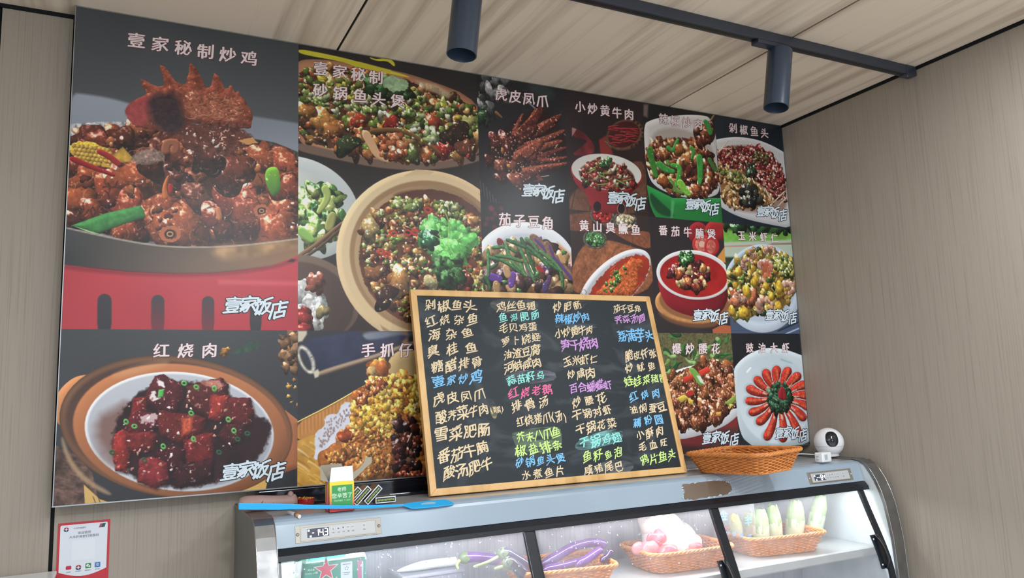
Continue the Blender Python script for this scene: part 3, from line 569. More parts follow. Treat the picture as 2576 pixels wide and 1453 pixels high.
    pile([(650, 940), (740, 900), (850, 940), (860, 1010), (800, 1090), (720, 1080), (660, 1010)], 60, 18, 40, [(86, 172, 78), (70, 150, 66), (104, 188, 90)], jag=0.4, spec=0.15, amb=0.65)
    pile([(700, 1090), (840, 1090), (820, 1200), (720, 1200)], 40, 14, 28, [(56, 110, 52), (44, 88, 42)], jag=0.35, spec=0.15); pile([(640, 960), (680, 950), (690, 1020), (640, 1010)], 14, 14, 24, [(30, 92, 56)], jag=0.3)
    for q in [(760, 900), (680, 960), (850, 960), (800, 1080)]: T([(760, 1010), q], 4, (150, 220, 110), 2, bev=0)
    T([(740, 840), (765, 900), (770, 960)], 6, (120, 170, 80), bev=0)

def p_fried():
    clip_m(X1, Z1, 1.304, 0); frame(740, 820, 3.459)
    fill([(-50, -50), (2200, -50), (2200, 1500), (-50, 1500)], (50, 50, 54), nz=(0.05, 'w'))
    fill([(560, 40), (1100, 40), (1100, 60), (930, 110), (760, 150), (640, 160)], (128, 136, 152), soft=10, grad=((70, 74, 86), 0)); fill([(30, 40), (110, 40), (110, 70), (70, 130), (30, 140)], (196, 184, 160), soft=5)
    fill([(930, 60), (980, 50), (1000, 200), (940, 160)], (140, 100, 76), soft=8)
    fill([(110, 110), (240, 95), (560, 30), (590, 90), (650, 130), (980, 60), (980, 120), (640, 260), (260, 372), (180, 390), (100, 300), (70, 190)], (50, 56, 84), soft=8, nz=(0.15, 'c'), grad=((40, 44, 66), 60))
    T([(215, 420), (420, 350), (700, 270), (900, 195), (1100, 130)], 46, (136, 112, 92), 34, soft=6); T([(230, 400), (600, 290), (880, 200)], 12, (176, 150, 124), 8, bev=0, soft=6)
    fill(ring(ell(105, 290, 64, 132, -24), ell(100, 292, 36, 100, -24)), (186, 180, 166), soft=6, nz=(0.25, 'm')); fill([(165, 400), (205, 372), (220, 400), (210, 440), (180, 452)], (196, 186, 166), soft=4)
    fill([(15, 840), (320, 680), (620, 505), (620, 660), (380, 830), (200, 930), (15, 1010)], (186, 122, 58), nz=[(0.1, 'c')])
    for k in range(40): x = 20 + k * 15.5; y = 838 - k * 8.4; T([(x, y), (x + 3, y + 120 + 40 * rng.rand())], 7, (214, 150, 74) if k % 2 else (156, 96, 44), 4, bev=0, a=0.6, soft=3)
    T([(15, 842), (320, 690), (620, 515)], 16, (216, 160, 84))
    fill([(15, 1000), (200, 930), (520, 900), (560, 1430), (15, 1430)], (192, 140, 54), nz=(0.2, 'c'))
    for k in range(48): x = 10 + rng.rand() * 420; y = 1000 + rng.rand() * 400; T([(x, y), (x + 60, y + 34), (x + 110, y + 78)], 22, [(214, 164, 72), (166, 108, 40), (228, 200, 150), (200, 150, 60)][k % 4], 8, bev=0.3, soft=5, a=0.8)
    fill([(180, 1100), (180, 960), (200, 900), (270, 880), (262, 800), (300, 760), (380, 770), (400, 690), (450, 655), (520, 670), (540, 600), (600, 560), (640, 600), (700, 900), (600, 1120), (450, 1110), (260, 1120), (170, 1180)], (196, 196, 208), wob=(3, 'm'), grad=((218, 220, 232), 60), soft=3, nz=(0.06, 'c'))
    for x, y in inside([(200, 1000), (300, 800), (460, 680), (560, 600), (500, 760), (330, 950), (230, 1080)], 90): fill(ell(x, y, 6, 9), (146, 122, 120), soft=3)
    fill(ell(980, 370, 175, 170, -30), (176, 146, 96), soft=3, bevel=(30, 0.3)); fill([(1080, 200), (1150, 150), (1150, 420), (1080, 430)], (150, 116, 74), soft=6)
    B = [(690, 335), (760, 322), (830, 350), (826, 410), (920, 420), (1010, 440), (1180, 430), (1300, 600), (1300, 1300), (430, 1330), (240, 1180), (230, 1130), (395, 1060), (392, 960), (450, 900), (500, 880), (485, 770), (530, 700), (545, 620), (610, 590), (600, 510), (660, 470), (700, 430), (650, 400)]
    fill(B, (150, 80, 36), nz=(0.3, 'c'), wob=(6, 'm'))
    fill([(900, 1000), (1040, 900), (1100, 800), (1300, 700), (1300, 1400), (850, 1330)], (60, 30, 28), soft=12)
    OR = [(206, 122, 44), (186, 96, 36), (222, 146, 56), (160, 80, 34), (212, 134, 70)]
    pile(B, 170, 26, 60, OR, spec=0.2, amb=0.45, jag=0.25)
    pile([(610, 520), (700, 440), (900, 430), (1100, 450), (1100, 760), (900, 760), (900, 960), (640, 1010), (480, 930), (500, 760), (560, 640)], 330, 13, 32, [(222, 172, 52), (206, 150, 46), (230, 190, 78), (196, 124, 44)], spec=0.2, amb=0.5, jag=0.35)
    pile([(560, 620), (640, 500), (760, 440), (800, 500), (640, 640), (540, 720)], 60, 12, 24, [(190, 96, 44), (206, 120, 54), (156, 70, 34)], amb=0.45, jag=0.35)
    for x, y, r, c in [(760, 375, 62, (206, 110, 50)), (680, 390, 40, (224, 178, 110)), (540, 1040, 120, (206, 124, 60)), (740, 1160, 135, (212, 130, 56)), (930, 1010, 75, (196, 116, 48)), (450, 960, 60, (176, 74, 36)), (600, 1270, 150, (206, 132, 56)), (340, 1140, 110, (196, 112, 46)), (980, 1140, 70, (150, 112, 90))]: lump(x, y, r, c, 1.2, 0.3, 0.2, 0.5, 0.1)
    pile([(240, 1130), (400, 1060), (480, 930), (800, 900), (860, 1120), (800, 1300), (450, 1330)], 170, 8, 20, OR + [(232, 176, 96)], spec=0.2, amb=0.5, jag=0.35)
    pile([(860, 850), (1050, 800), (1100, 1000), (1100, 1290), (880, 1290)], 50, 16, 46, [(52, 26, 26), (96, 44, 34), (38, 22, 26), (120, 50, 38)], spec=0.5, gl=0.3)
    T([(1050, 720), (1075, 650), (1060, 700)], 18, (226, 210, 190)); T([(985, 1010), (1020, 930)], 10, (214, 190, 170)); pile([(900, 1270), (1100, 1250), (1130, 1300), (920, 1310)], 24, 10, 20, [(176, 70, 44), (196, 100, 60)])

def p_claws():
    clip_m(X2, 9, X3, Z2 - 0.0); frame(1195, 180, 2.506)
    fill([(-50, -50), (1600, -50), (1600, 1500), (-50, 1500)], (32, 32, 38), nz=(0.2, 'w'))
    pile([(10, 130), (60, 60), (230, 60), (210, 160), (130, 200), (120, 290), (30, 260)], 26, 18, 40, [(120, 122, 124), (92, 94, 98), (150, 150, 150), (60, 66, 66)], spec=0.1, jag=0.3); pile([(15, 260), (60, 260), (110, 310), (80, 340), (20, 320)], 12, 14, 28, [(56, 96, 60), (40, 70, 44)], jag=0.3)
    T([(130, 255), (170, 290)], 22, (124, 86, 60), 10); fill(ell(420, 120, 90, 44, 25), (52, 70, 70), soft=20, a=0.6)
    T([(300, 160), (420, 270), (575, 405)], 10, (130, 130, 140), 8, bev=0, soft=3)
    RB = [(122, 58, 46), (100, 44, 38), (140, 70, 52), (84, 36, 32)]
    def claw(pts, w0, w1, c=None): fill(tube(pts, w0, w1), c or RB[rng.randint(4)], wob=(2.5, 'f'), bevel=(11, 0.6), nz=[(0.4, 'f'), (0.25, 'm')], gloss=(0.5, 0.82, 'f'), edge=(0.4, 3))
    fill([(110, 430), (300, 270), (420, 230), (560, 370), (580, 590), (300, 730), (150, 650), (70, 560)], (40, 22, 24), soft=14, wob=(8, 'c'))
    for pts, a, b in [([(240, 400), (270, 330), (300, 268)], 40, 22), ([(260, 400), (340, 330), (390, 240)], 60, 36), ([(300, 380), (400, 290), (420, 225)], 70, 40), ([(330, 400), (440, 330), (540, 275)], 60, 26), ([(430, 370), (500, 310), (530, 290)], 50, 36),
                      ([(250, 430), (380, 400), (500, 340)], 60, 34), ([(280, 480), (420, 440), (560, 375)], 60, 34), ([(320, 520), (440, 470), (545, 440)], 66, 30), ([(360, 570), (460, 520), (575, 480)], 60, 26), ([(380, 560), (480, 560), (580, 540)], 44, 20), ([(240, 650), (400, 610), (580, 580)], 66, 26), ([(250, 700), (340, 650), (460, 610)], 62, 36), ([(160, 590), (260, 560), (380, 540)], 80, 50), ([(230, 560), (340, 500), (420, 440)], 90, 60), ([(180, 470), (280, 430), (380, 350)], 96, 60), ([(390, 660), (430, 690)], 20, 12)]: claw(pts, a, b)
    for x, y, r in [(130, 450, 48), (205, 440, 52), (90, 560, 34), (160, 600, 44), (260, 580, 50), (170, 670, 36), (260, 690, 44), (200, 500, 40), (230, 600, 30)]: lump(x, y, r, RB[rng.randint(4)], 1.2, rng.rand() * 3, 0.6, gl=0.8, jag=0.25)
    pile([(120, 430), (300, 290), (520, 300), (560, 560), (300, 700), (140, 620)], 110, 3, 6, [(196, 140, 120), (170, 100, 80)], spec=1, amb=0.6)
    for x, y in [(172, 495), (215, 598)]: lump(x, y, 13, (214, 140, 60))
    for k in range(7): T([(30 + k * 20, 680 + k * 24), (40 + k * 20, 760 + k * 22)], 5, (120, 118, 112), 3, bev=0, a=0.6, soft=3)
    T([(370, 690), (430, 680), (400, 650)], 8, (110, 44, 40), bev=0); T([(400, 700), (395, 640)], 8, (110, 44, 40), bev=0); T([(415, 662), (466, 655)], 4, (210, 200, 190), bev=0)

def p_beef():
    clip_m(X3, 9, X4, Z2); frame(1195, 180, 2.506)
    fill([(500, -50), (1200, -50), (1200, 1000), (500, 1000)], (40, 30, 36), nz=(0.2, 'w'), grad=((52, 36, 34), 90))
    fill([(590, 780), (700, 700), (1000, 560), (1080, 570), (1100, 910), (590, 910)], (104, 66, 50), nz=[(0.2, 'c'), (0.15, 'm')], soft=8)
    for k in range(5): T([(640 + k * 110, 700), (600 + k * 120, 900)], 5, (58, 36, 32), bev=0, soft=3)
    fill([(600, 350), (640, 360), (700, 395), (760, 470), (740, 530), (600, 530), (660, 480), (720, 430), (620, 420)], (104, 32, 38), soft=4, nz=(0.3, 'c')); fill([(612, 352), (640, 362), (610, 410)], (160, 120, 120), soft=3)
    fill([(780, 430), (830, 400), (870, 520), (790, 520)], (132, 40, 38), soft=6)
    fill(ell(945, 398, 122, 96, -22), (112, 78, 56), edge=(0.3, 5), nz=(0.2, 'm')); fill(ell(938, 396, 104, 80, -22), (70, 26, 30), soft=3)
    for k in range(26): x, y = 860 + rng.rand() * 150, 350 + rng.rand() * 100; T([(x - 30, y), (x + 30, y - 18 + 36 * rng.rand())], 18, (128, 36, 40), 8, gloss=(0.3, 0.86, 'f'))
    for t in range(-60, 70, 16): x = 945 + 112 * math.cos(math.radians(t)); y = 390 + 90 * math.sin(math.radians(t)); fill(ell(x, y, 7, 7), (36, 26, 26), soft=2)
    T([(820, 440), (860, 480)], 8, (60, 100, 60))
    fill([(602, 640), (1052, 660), (1040, 720), (980, 760), (955, 900), (740, 900), (700, 760), (640, 720)], (150, 34, 42), bevel=(20, 0.3), grad=((120, 30, 38), 0))
    fill(ell(770, 850, 24, 32), (34, 26, 30)); fill(ell(922, 864, 24, 32), (34, 26, 30)); fill(ring(ell(922, 864, 28, 36), ell(922, 864, 22, 30)), (170, 130, 120), a=0.6)
    fill(ell(828, 640, 228, 118, 8, n=50), (158, 36, 42)); fill(ell(828, 632, 222, 112, 8, n=50), (196, 192, 186), grad=((222, 220, 214), 0), soft=2); fill(ell(830, 655, 176, 84, 8), (110, 76, 60), soft=6)
    G = [(670, 640), (700, 590), (780, 560), (860, 570), (920, 600), (980, 650), (1000, 710), (900, 745), (760, 738), (690, 700)]
    pile(G, 150, 10, 22, [(122, 62, 48), (96, 46, 38), (150, 84, 64), (160, 44, 40), (80, 40, 34)], spec=0.4, gl=0.4)
    pile(G, 26, 8, 14, [(176, 44, 40), (90, 140, 60), (200, 190, 150)]); pile([(790, 560), (860, 560), (860, 600), (790, 600)], 12, 9, 18, [(66, 112, 60)], jag=0.3)
    for a, b in [((780, 650), (850, 682)), ((880, 675), (950, 712)), ((770, 712), (845, 706)), ((720, 620), (770, 596)), ((800, 640), (860, 640)), ((930, 690), (980, 680)), ((710, 640), (760, 612))]: T([a, b], 8, (124, 160, 80), 6, bev=0.2)

def p_beans():
    clip_m(X2, Z2, X3, Z1); frame(1195, 180, 2.506)
    fill([(-50, 700), (700, 700), (700, 1600), (-50, 1600)], (34, 32, 38), nz=(0.15, 'w'))
    for k in range(16): x, y = 40 + rng.rand() * 140, 850 + rng.rand() * 130; fill(ell(x, y, 14, 14), (120, 40, 46), soft=6, a=0.6)
    fill(ell(318, 1210, 318, 262, 8, n=60), (212, 216, 222), soft=2, bevel=(26, 0.16)); fill(ell(318, 1225, 260, 205, 8), (184, 190, 202), soft=10); fill([(520, 1080), (600, 1150), (600, 1250), (500, 1200)], (196, 120, 70), soft=14)
    fill([(40, 1180), (150, 1090), (330, 1060), (480, 1080), (580, 1200), (600, 1420), (40, 1420)], (70, 46, 46), soft=10, nz=(0.3, 'c'))
    R = [(50, 1190), (160, 1080), (400, 1050), (540, 1120), (600, 1250), (600, 1400), (50, 1400)]
    pile(R, 70, 24, 44, [(160, 124, 84), (130, 92, 60), (90, 60, 60), (96, 66, 120), (176, 140, 96), (60, 42, 50)], asp=(1.2, 2.2), spec=0.4)
    for p, w in [([(360, 1040), (430, 1110), (520, 1200), (600, 1300)], 56), ([(450, 1080), (480, 1150), (470, 1180)], 44)]: T(p, w, (124, 92, 70), nz=(0.3, 'm')); T([(a + 16, b + 14) for a, b in p], w * .35, (84, 58, 120), bev=0.3)
    for p, w, c in [([(90, 1290), (160, 1310)], 50, (92, 58, 142)), ([(240, 1270), (226, 1350)], 44, (104, 66, 150)), ([(320, 1200), (350, 1290)], 30, (110, 84, 120)), ([(450, 1330), (440, 1380)], 40, (74, 60, 110)), ([(470, 1290), (460, 1340)], 30, (80, 56, 90)), ([(190, 1230), (210, 1290)], 44, (176, 140, 100)), ([(130, 1330), (140, 1390)], 44, (166, 130, 84)), ([(540, 1150), (560, 1200)], 40, (180, 140, 90)), ([(150, 1060), (170, 1100)], 40, (110, 36, 40))]: T(p, w, c, gloss=(0.6, 0.82, 'f'))
    fill([(380, 1215), (430, 1240), (440, 1270), (390, 1250)], (160, 36, 44))
    for p in [[(80, 1120), (86, 1200), (84, 1290)], [(90, 1170), (180, 1190), (250, 1240), (310, 1280)], [(110, 1110), (200, 1100), (260, 1140)], [(190, 1080), (210, 1150), (240, 1210), (300, 1260)], [(250, 1060), (290, 1130), (330, 1220), (380, 1330)], [(290, 1050), (330, 1130), (360, 1220), (400, 1310)], [(320, 1050), (370, 1090), (400, 1140)], [(340, 1130), (430, 1180), (540, 1260)], [(330, 1100), (400, 1160), (470, 1240)], [(60, 1290), (90, 1340), (95, 1380)], [(540, 1260), (550, 1310), (552, 1360)], [(200, 1060), (280, 1090), (320, 1110)], [(100, 1240), (140, 1210)], [(280, 1190), (310, 1280), (330, 1290)], [(38, 1300), (60, 1370)], [(130, 1160), (220, 1170), (300, 1200)], [(410, 1130), (500, 1200), (545, 1260)]]: T(p, 26, [(64, 116, 66), (52, 98, 58), (82, 134, 80)][rng.randint(3)], 20, bev=0.65, nz=(0.25, 'f'), edge=(0.4, 2))
    for x, y in [(188, 1326), (392, 1275), (560, 1140), (280, 1380)]: lump(x, y, 16, (88, 150, 80))

def p_fish():
    clip_m(X3, Z2, X4, Z1); frame(1195, 180, 2.506)
    fill([(560, 800), (1200, 800), (1200, 1700), (560, 1700)], (56, 42, 44), nz=(0.1, 'w'))
    fill([(590, 900), (740, 880), (740, 1010), (600, 1000)], (112, 66, 50), nz=(0.2, 'm'), soft=5)
    fill([(760, 930), (960, 1010), (1120, 1000), (1120, 1130), (980, 1080), (880, 1020)], (128, 74, 50), nz=[(0.2, 'm')], soft=3)
    fill([(600, 1250), (680, 1080), (800, 1050), (960, 1090), (1120, 1150), (1120, 1420), (600, 1420)], (142, 84, 54), nz=[(0.25, 'm'), (0.15, 'c')], soft=4)
    for k in range(30): x, y = 620 + rng.rand() * 450, 1080 + rng.rand() * 320; T([(x, y), (x - 30, y + 60)], 5, (104, 60, 42) if k % 2 else (170, 108, 70), 2, bev=0, a=0.6, soft=3)
    for cx, cy, c in [(800, 905, (176, 36, 36)), (945, 940, (196, 176, 138)), (755, 1055, (70, 130, 70))]:
        fill(ell(cx, cy, 78, 62, 10), (52, 46, 44), soft=2, wob=(2, 'f')); fill(ring(ell(cx, cy, 76, 60, 10), ell(cx, cy, 64, 50, 10)), (110, 100, 90), a=0.7, nz=(0.6, 'f')); fill(ell(cx, cy, 60, 46, 10), c, nz=(0.35, 'f'), wob=(3, 'f'))
    pile(ell(755, 1055, 50, 38), 34, 6, 12, [(84, 150, 84), (60, 116, 62), (110, 170, 100)]); pile(ell(945, 940, 54, 36), 20, 8, 16, [(206, 188, 150)]); pile(ell(800, 905, 54, 36), 20, 6, 12, [(190, 44, 40), (150, 30, 32)])
    fill(ell(880, 1330, 280, 138, -42, n=60), (206, 208, 214), soft=2, bevel=(14, 0.25)); fill(ell(885, 1330, 252, 112, -42, n=60), (176, 178, 184), soft=4)
    fill(ell(905, 1335, 240, 112, -42, n=60), (158, 44, 26), wob=(5, 'm'), soft=3, nz=(0.15, 'c'))
    fill([(730, 1420), (830, 1330), (900, 1250), (970, 1190), (985, 1160), (1000, 1180), (1060, 1180), (1060, 1230), (1020, 1250), (1026, 1320), (1000, 1400), (960, 1430)], (186, 84, 38), wob=(4, 'm'), nz=[(0.35, 'f'), (0.2, 'm')], bevel=(20, 0.3), gloss=(0.3, 0.85, 'f'))
    for k in range(24): x, y = 800 + rng.rand() * 200, 1240 + rng.rand() * 160; T([(x, y), (x + 40, y - 34)], 5, (214, 130, 66), 2, bev=0, a=0.7)
    pile([(800, 1380), (860, 1280), (940, 1230), (960, 1260), (900, 1340), (850, 1400)], 30, 6, 12, [(110, 160, 70), (80, 130, 56)])

def p_peppermeat():
    clip_m(X4, 9, X5, Z2); frame(1610, 250, 2.4217)
    fill([(-50, -50), (600, -50), (600, 1000), (-50, 1000)], (30, 30, 34), nz=(0.15, 'w'))
    fill([(20, 30), (50, 30), (45, 110), (20, 100)], (120, 100, 96), soft=8)
    fill([(40, 520), (200, 600), (500, 600), (510, 800), (300, 800), (120, 760), (80, 690), (60, 640)], (34, 138, 60), raw=True, bevel=(26, 0.3), grad=((28, 112, 50), 60)); fill([(60, 560), (100, 600), (200, 690), (210, 720), (110, 700), (60, 620)], (18, 70, 38), soft=8); fill([(190, 610), (210, 620), (200, 720), (185, 720)], (90, 180, 110), soft=5, a=0.6)
    fill([(22, 150), (60, 128), (110, 112), (260, 92), (400, 96), (430, 120), (462, 190), (470, 400), (492, 560), (440, 596), (330, 604), (220, 588), (110, 545), (50, 480), (28, 320)], (206, 200, 196), soft=2, bevel=(24, 0.2), grad=((214, 214, 214), 90))
    fill([(60, 200), (200, 160), (400, 230), (462, 330), (480, 540), (300, 585), (120, 520), (50, 400)], (176, 164, 156), soft=14)
    F = [(40, 320), (90, 240), (160, 250), (230, 228), (310, 240), (400, 290), (470, 400), (484, 540), (400, 590), (300, 590), (190, 560), (90, 480), (50, 400)]
    fill(F, (84, 44, 34), wob=(6, 'm'), soft=5)
    pile(F, 190, 12, 25, [(146, 78, 50), (112, 54, 40), (176, 104, 60), (96, 44, 34), (186, 120, 66)], spec=0.5, gl=0.5, jag=0.25)
    for p, w, c in [([(60, 300), (70, 370), (100, 470)], 44, (60, 126, 50)), ([(170, 290), (200, 320), (230, 245)], 34, (62, 152, 66)), ([(110, 390), (160, 430), (205, 440)], 44, (56, 146, 60)), ([(195, 400), (245, 410), (235, 480), (220, 530)], 36, (66, 156, 60)), ([(360, 345), (368, 420), (364, 510)], 42, (60, 150, 62)), ([(240, 500), (270, 550), (300, 580)], 46, (120, 186, 60)), ([(310, 290), (330, 320), (310, 370)], 26, (70, 140, 60)), ([(180, 490), (210, 550), (260, 570)], 36, (96, 134, 60)), ([(420, 360), (450, 420), (470, 440)], 26, (60, 110, 50)), ([(160, 360), (176, 400)], 26, (100, 160, 70))]: T(p, w, c, w * .7, gloss=(0.45, 0.84, 'f'), nz=(0.12, 'm'))
    for x, y, r, c in [(240, 310, 30, (190, 110, 56)), (150, 335, 30, (180, 100, 56)), (290, 370, 30, (196, 116, 60)), (150, 500, 34, (180, 96, 44)), (340, 545, 26, (186, 96, 60)), (300, 430, 26, (120, 50, 40))]: lump(x, y, r, c, 1.3, rng.rand() * 3, 0.6, gl=0.5)
    fill([(318, 200), (335, 165), (430, 130), (462, 180), (455, 240), (430, 272), (350, 276)], (50, 34, 34), soft=3); pile([(330, 180), (430, 150), (450, 260), (360, 275)], 22, 13, 24, [(150, 76, 56), (120, 50, 40), (176, 100, 66)], spec=0.6); T([(395, 130), (420, 170), (430, 210)], 30, (60, 140, 64)); T([(430, 130), (450, 98)], 14, (130, 100, 70))

def p_choppedchili():
    clip_m(X5, 9, 9, Z2); frame(1610, 250, 2.4217)
    fill([(400, -50), (1000, -50), (1000, 1000), (400, 1000)], (28, 38, 48), nz=(0.2, 'w'))
    fill([(440, 250), (500, 235), (590, 226), (700, 240), (790, 272), (880, 322), (1000, 400), (1000, 800), (700, 745), (560, 700), (440, 620)], (208, 206, 206), soft=2, bevel=(16, 0.15), grad=((186, 186, 190), 100))
    fill([(470, 310), (560, 280), (700, 280), (830, 350), (880, 460), (900, 640), (860, 690), (640, 690), (500, 640), (480, 480)], (150, 120, 104), soft=14)
    A = [(470, 340), (500, 300), (600, 285), (700, 280), (790, 320), (850, 400), (880, 500), (890, 620), (820, 600), (740, 520), (650, 460), (560, 420), (478, 385)]
    fill(A, (116, 36, 42), wob=(4, 'm')); pile(A, 330, 6, 14, [(140, 42, 46), (112, 34, 40), (160, 60, 58), (176, 84, 70)], spec=0.6, gl=0.3, jag=0.25); pile(A, 90, 3, 6, [(206, 180, 140), (130, 130, 70), (190, 190, 150)], amb=0.7)
    B = [(478, 400), (560, 425), (640, 455), (700, 500), (760, 560), (830, 620), (800, 650), (740, 660), (640, 668), (540, 650), (494, 590)]
    fill(B, (140, 96, 60), wob=(4, 'm')); pile(B, 300, 7, 15, [(190, 142, 88), (166, 112, 66), (206, 166, 112), (140, 90, 50)], spec=0.3, jag=0.3)
    pile([(480, 410), (560, 430), (700, 500), (620, 520), (500, 460)], 50, 6, 14, [(140, 150, 70), (110, 120, 56), (196, 170, 110)]); pile([(590, 560), (700, 540), (740, 620), (640, 650), (590, 610)], 26, 14, 26, [(44, 44, 40), (30, 34, 34), (70, 70, 56)]); pile([(650, 370), (700, 370), (690, 470), (650, 470)], 20, 8, 16, [(50, 76, 50), (36, 56, 40)], jag=0.3)
    pile([(680, 320), (770, 330), (800, 400), (700, 380)], 40, 6, 11, [(96, 96, 50), (130, 120, 70), (100, 60, 46)])
    for q in [((480, 320), (540, 250)), ((500, 300), (560, 300)), ((880, 560), (800, 640)), ((890, 600), (830, 660)), ((760, 540), (800, 620))]: T(list(q), 12, (206, 182, 160), 4, bev=0.2)

def p_tomato():
    clip_m(X4, Z2, X5, Z1); frame(1610, 250, 2.4217)
    fill([(0, 650), (700, 650), (700, 1500), (0, 1500)], (48, 42, 46), nz=(0.15, 'w'))
    fill(ell(352, 812, 60, 66), (140, 34, 40), bevel=(20, 0.4)); fill(ell(462, 800, 68, 66), (160, 38, 42), bevel=(20, 0.4))
    fill(ell(376, 882, 58, 60), (186, 50, 48), bevel=(8, 0.3)); fill(ell(376, 882, 40, 42), (204, 110, 96), wob=(3, 'f'), nz=(0.3, 'm')); fill(ell(376, 880, 18, 20), (214, 170, 150), wob=(2, 'f'))
    fill(ell(436, 896, 46, 60), (180, 44, 44), bevel=(8, 0.3)); fill(ell(432, 896, 28, 42), (200, 96, 84), nz=(0.3, 'm')); fill(ell(404, 800, 12, 8), (120, 120, 70))
    fill([(470, 960), (520, 890), (540, 1000), (500, 990)], (206, 140, 60), soft=3)
    fill(ell(330, 1250, 240, 130, 6, n=50), (190, 132, 78), bevel=(14, 0.3), nz=(0.1, 'm')); fill(ell(330, 1235, 214, 108, 6), (140, 90, 56), soft=5); fill([(110, 1290), (200, 1345), (350, 1370), (470, 1350), (470, 1385), (330, 1395), (180, 1360), (115, 1310)], (110, 72, 48), soft=8)
    fill([(440, 1400), (500, 1370), (560, 1380), (560, 1450), (450, 1450)], (176, 92, 56), soft=4)
    fill([(102, 1060), (540, 1080), (550, 1150), (510, 1290), (430, 1330), (300, 1320), (170, 1270), (120, 1180)], (150, 28, 40), bevel=(30, 0.3), grad=((112, 24, 34), 0), gloss=(0.1, 0.9, 'c'))
    fill(ell(326, 1068, 228, 150, 8, n=60), (214, 214, 214), soft=2, bevel=(8, 0.2)); fill(ell(326, 1072, 206, 130, 8, n=60), (150, 24, 28), soft=3, grad=((180, 34, 32), 60), nz=(0.12, 'c'))
    M = [(170, 1060), (220, 1010), (290, 990), (370, 1000), (420, 1050), (440, 1110), (400, 1140), (330, 1150), (290, 1150), (210, 1090)]
    pile(M, 70, 14, 30, [(112, 34, 40), (90, 30, 36), (136, 50, 48), (190, 100, 52)], spec=0.6, gl=0.4)
    for k in range(16): x, y = 215 + rng.rand() * 200, 1010 + rng.rand() * 110; lump(x, y, 13, (222, 184, 126), 1.5, rng.rand() * 3, 0.4, 0.6, 0.05)
    pile([(240, 940), (310, 930), (318, 980), (270, 1010), (250, 990)], 34, 8, 16, [(44, 96, 48), (60, 118, 56), (32, 76, 38)], jag=0.35); lump(390, 1030, 24, (206, 122, 60)); lump(240, 1070, 26, (196, 90, 44)); lump(240, 1138, 10, (214, 160, 80)); lump(400, 1130, 12, (220, 180, 110))

def p_corn():
    clip_m(X5, Z2, 9, Z1); frame(1610, 250, 2.4217)
    fill([(480, 650), (1050, 650), (1050, 1500), (480, 1500)], (48, 66, 50), nz=(0.2, 'c'))
    fill([(490, 780), (700, 830), (1000, 790), (1000, 860), (490, 890)], (112, 176, 66), soft=12, nz=(0.2, 'c')); pile([(500, 750), (700, 740), (900, 760), (900, 800), (520, 800)], 30, 14, 30, [(40, 84, 44), (60, 110, 50), (30, 60, 36)], jag=0.3)
    fill([(490, 870), (1000, 850), (1000, 960), (490, 960)], (176, 190, 170), soft=8); T([(500, 895), (700, 890), (1000, 868)], 8, (190, 130, 110), bev=0, soft=4); T([(800, 880), (1000, 880)], 5, (90, 110, 90), bev=0, soft=3)
    fill([(480, 1250), (1050, 1250), (1050, 1500), (480, 1500)], (70, 84, 110)); T([(840, 1410), (1000, 1340)], 12, (40, 50, 70), bev=0); T([(880, 1430), (1000, 1380)], 10, (150, 170, 200), bev=0)
    fill(ell(745, 1150, 240, 270, 0, n=60), (170, 186, 206), soft=2, bevel=(26, 0.18), grad=((196, 208, 224), 90)); fill(ell(740, 1130, 208, 226, 0), (140, 152, 150), soft=12, grad=((178, 192, 212), 90))
    G = [(535, 1060), (590, 980), (680, 910), (800, 905), (890, 950), (930, 1020), (945, 1140), (900, 1250), (820, 1300), (700, 1310), (600, 1345), (560, 1300), (540, 1200)]
    fill(G, (110, 84, 40), wob=(5, 'm'), soft=5)
    pile(G, 200, 14, 23, [(206, 166, 70), (190, 146, 54), (216, 182, 96), (176, 126, 50), (150, 150, 70)], spec=0.4, jag=0.15, amb=0.4)
    pile(G, 44, 8, 16, [(80, 110, 56), (50, 76, 46), (120, 150, 70)], jag=0.3)
    pile([(560, 1180), (700, 1180), (700, 1240), (560, 1240)], 22, 16, 26, [(206, 120, 84), (196, 104, 70)]); pile([(820, 940), (920, 990), (930, 1080), (840, 1060)], 50, 9, 18, [(176, 176, 76), (196, 190, 100), (110, 130, 60)], jag=0.25)
    def shrimp(cx, cy, r, a, c=(216, 150, 122)):
        for k, t in enumerate(np.linspace(a, a + 4.0, 8)): lump(cx + r * math.cos(t), cy + r * math.sin(t) * .9, r * (.62 - .045 * k), c if k % 2 else (226, 178, 156), 1.0, 0, 0.7, 0.55, 0.05)
    for s in [(655, 1000, 30, 2.2), (690, 930, 22, 1), (790, 925, 26, 3), (765, 1020, 36, 3.4), (900, 1150, 34, 4.2), (765, 1255, 42, 2.6), (620, 1190, 30, 0.5), (740, 1120, 24, 4)]: shrimp(*s)
    fill([(740, 990), (800, 990), (800, 1090), (740, 1080)], (196, 90, 66), soft=10, wob=(6, 'm'), a=0.7, nz=(0.3, 'f'))
    for x, y, r in [(635, 1300, 34), (650, 1170, 30), (700, 1110, 28), (600, 1050, 24), (850, 1150, 30), (770, 1140, 22), (845, 1265, 26), (560, 1290, 26), (800, 1200, 22), (580, 1130, 18)]: lump(x, y, r, (226, 178, 52), 1.2, rng.rand() * 3, 0.4, 0.5, 0.1)

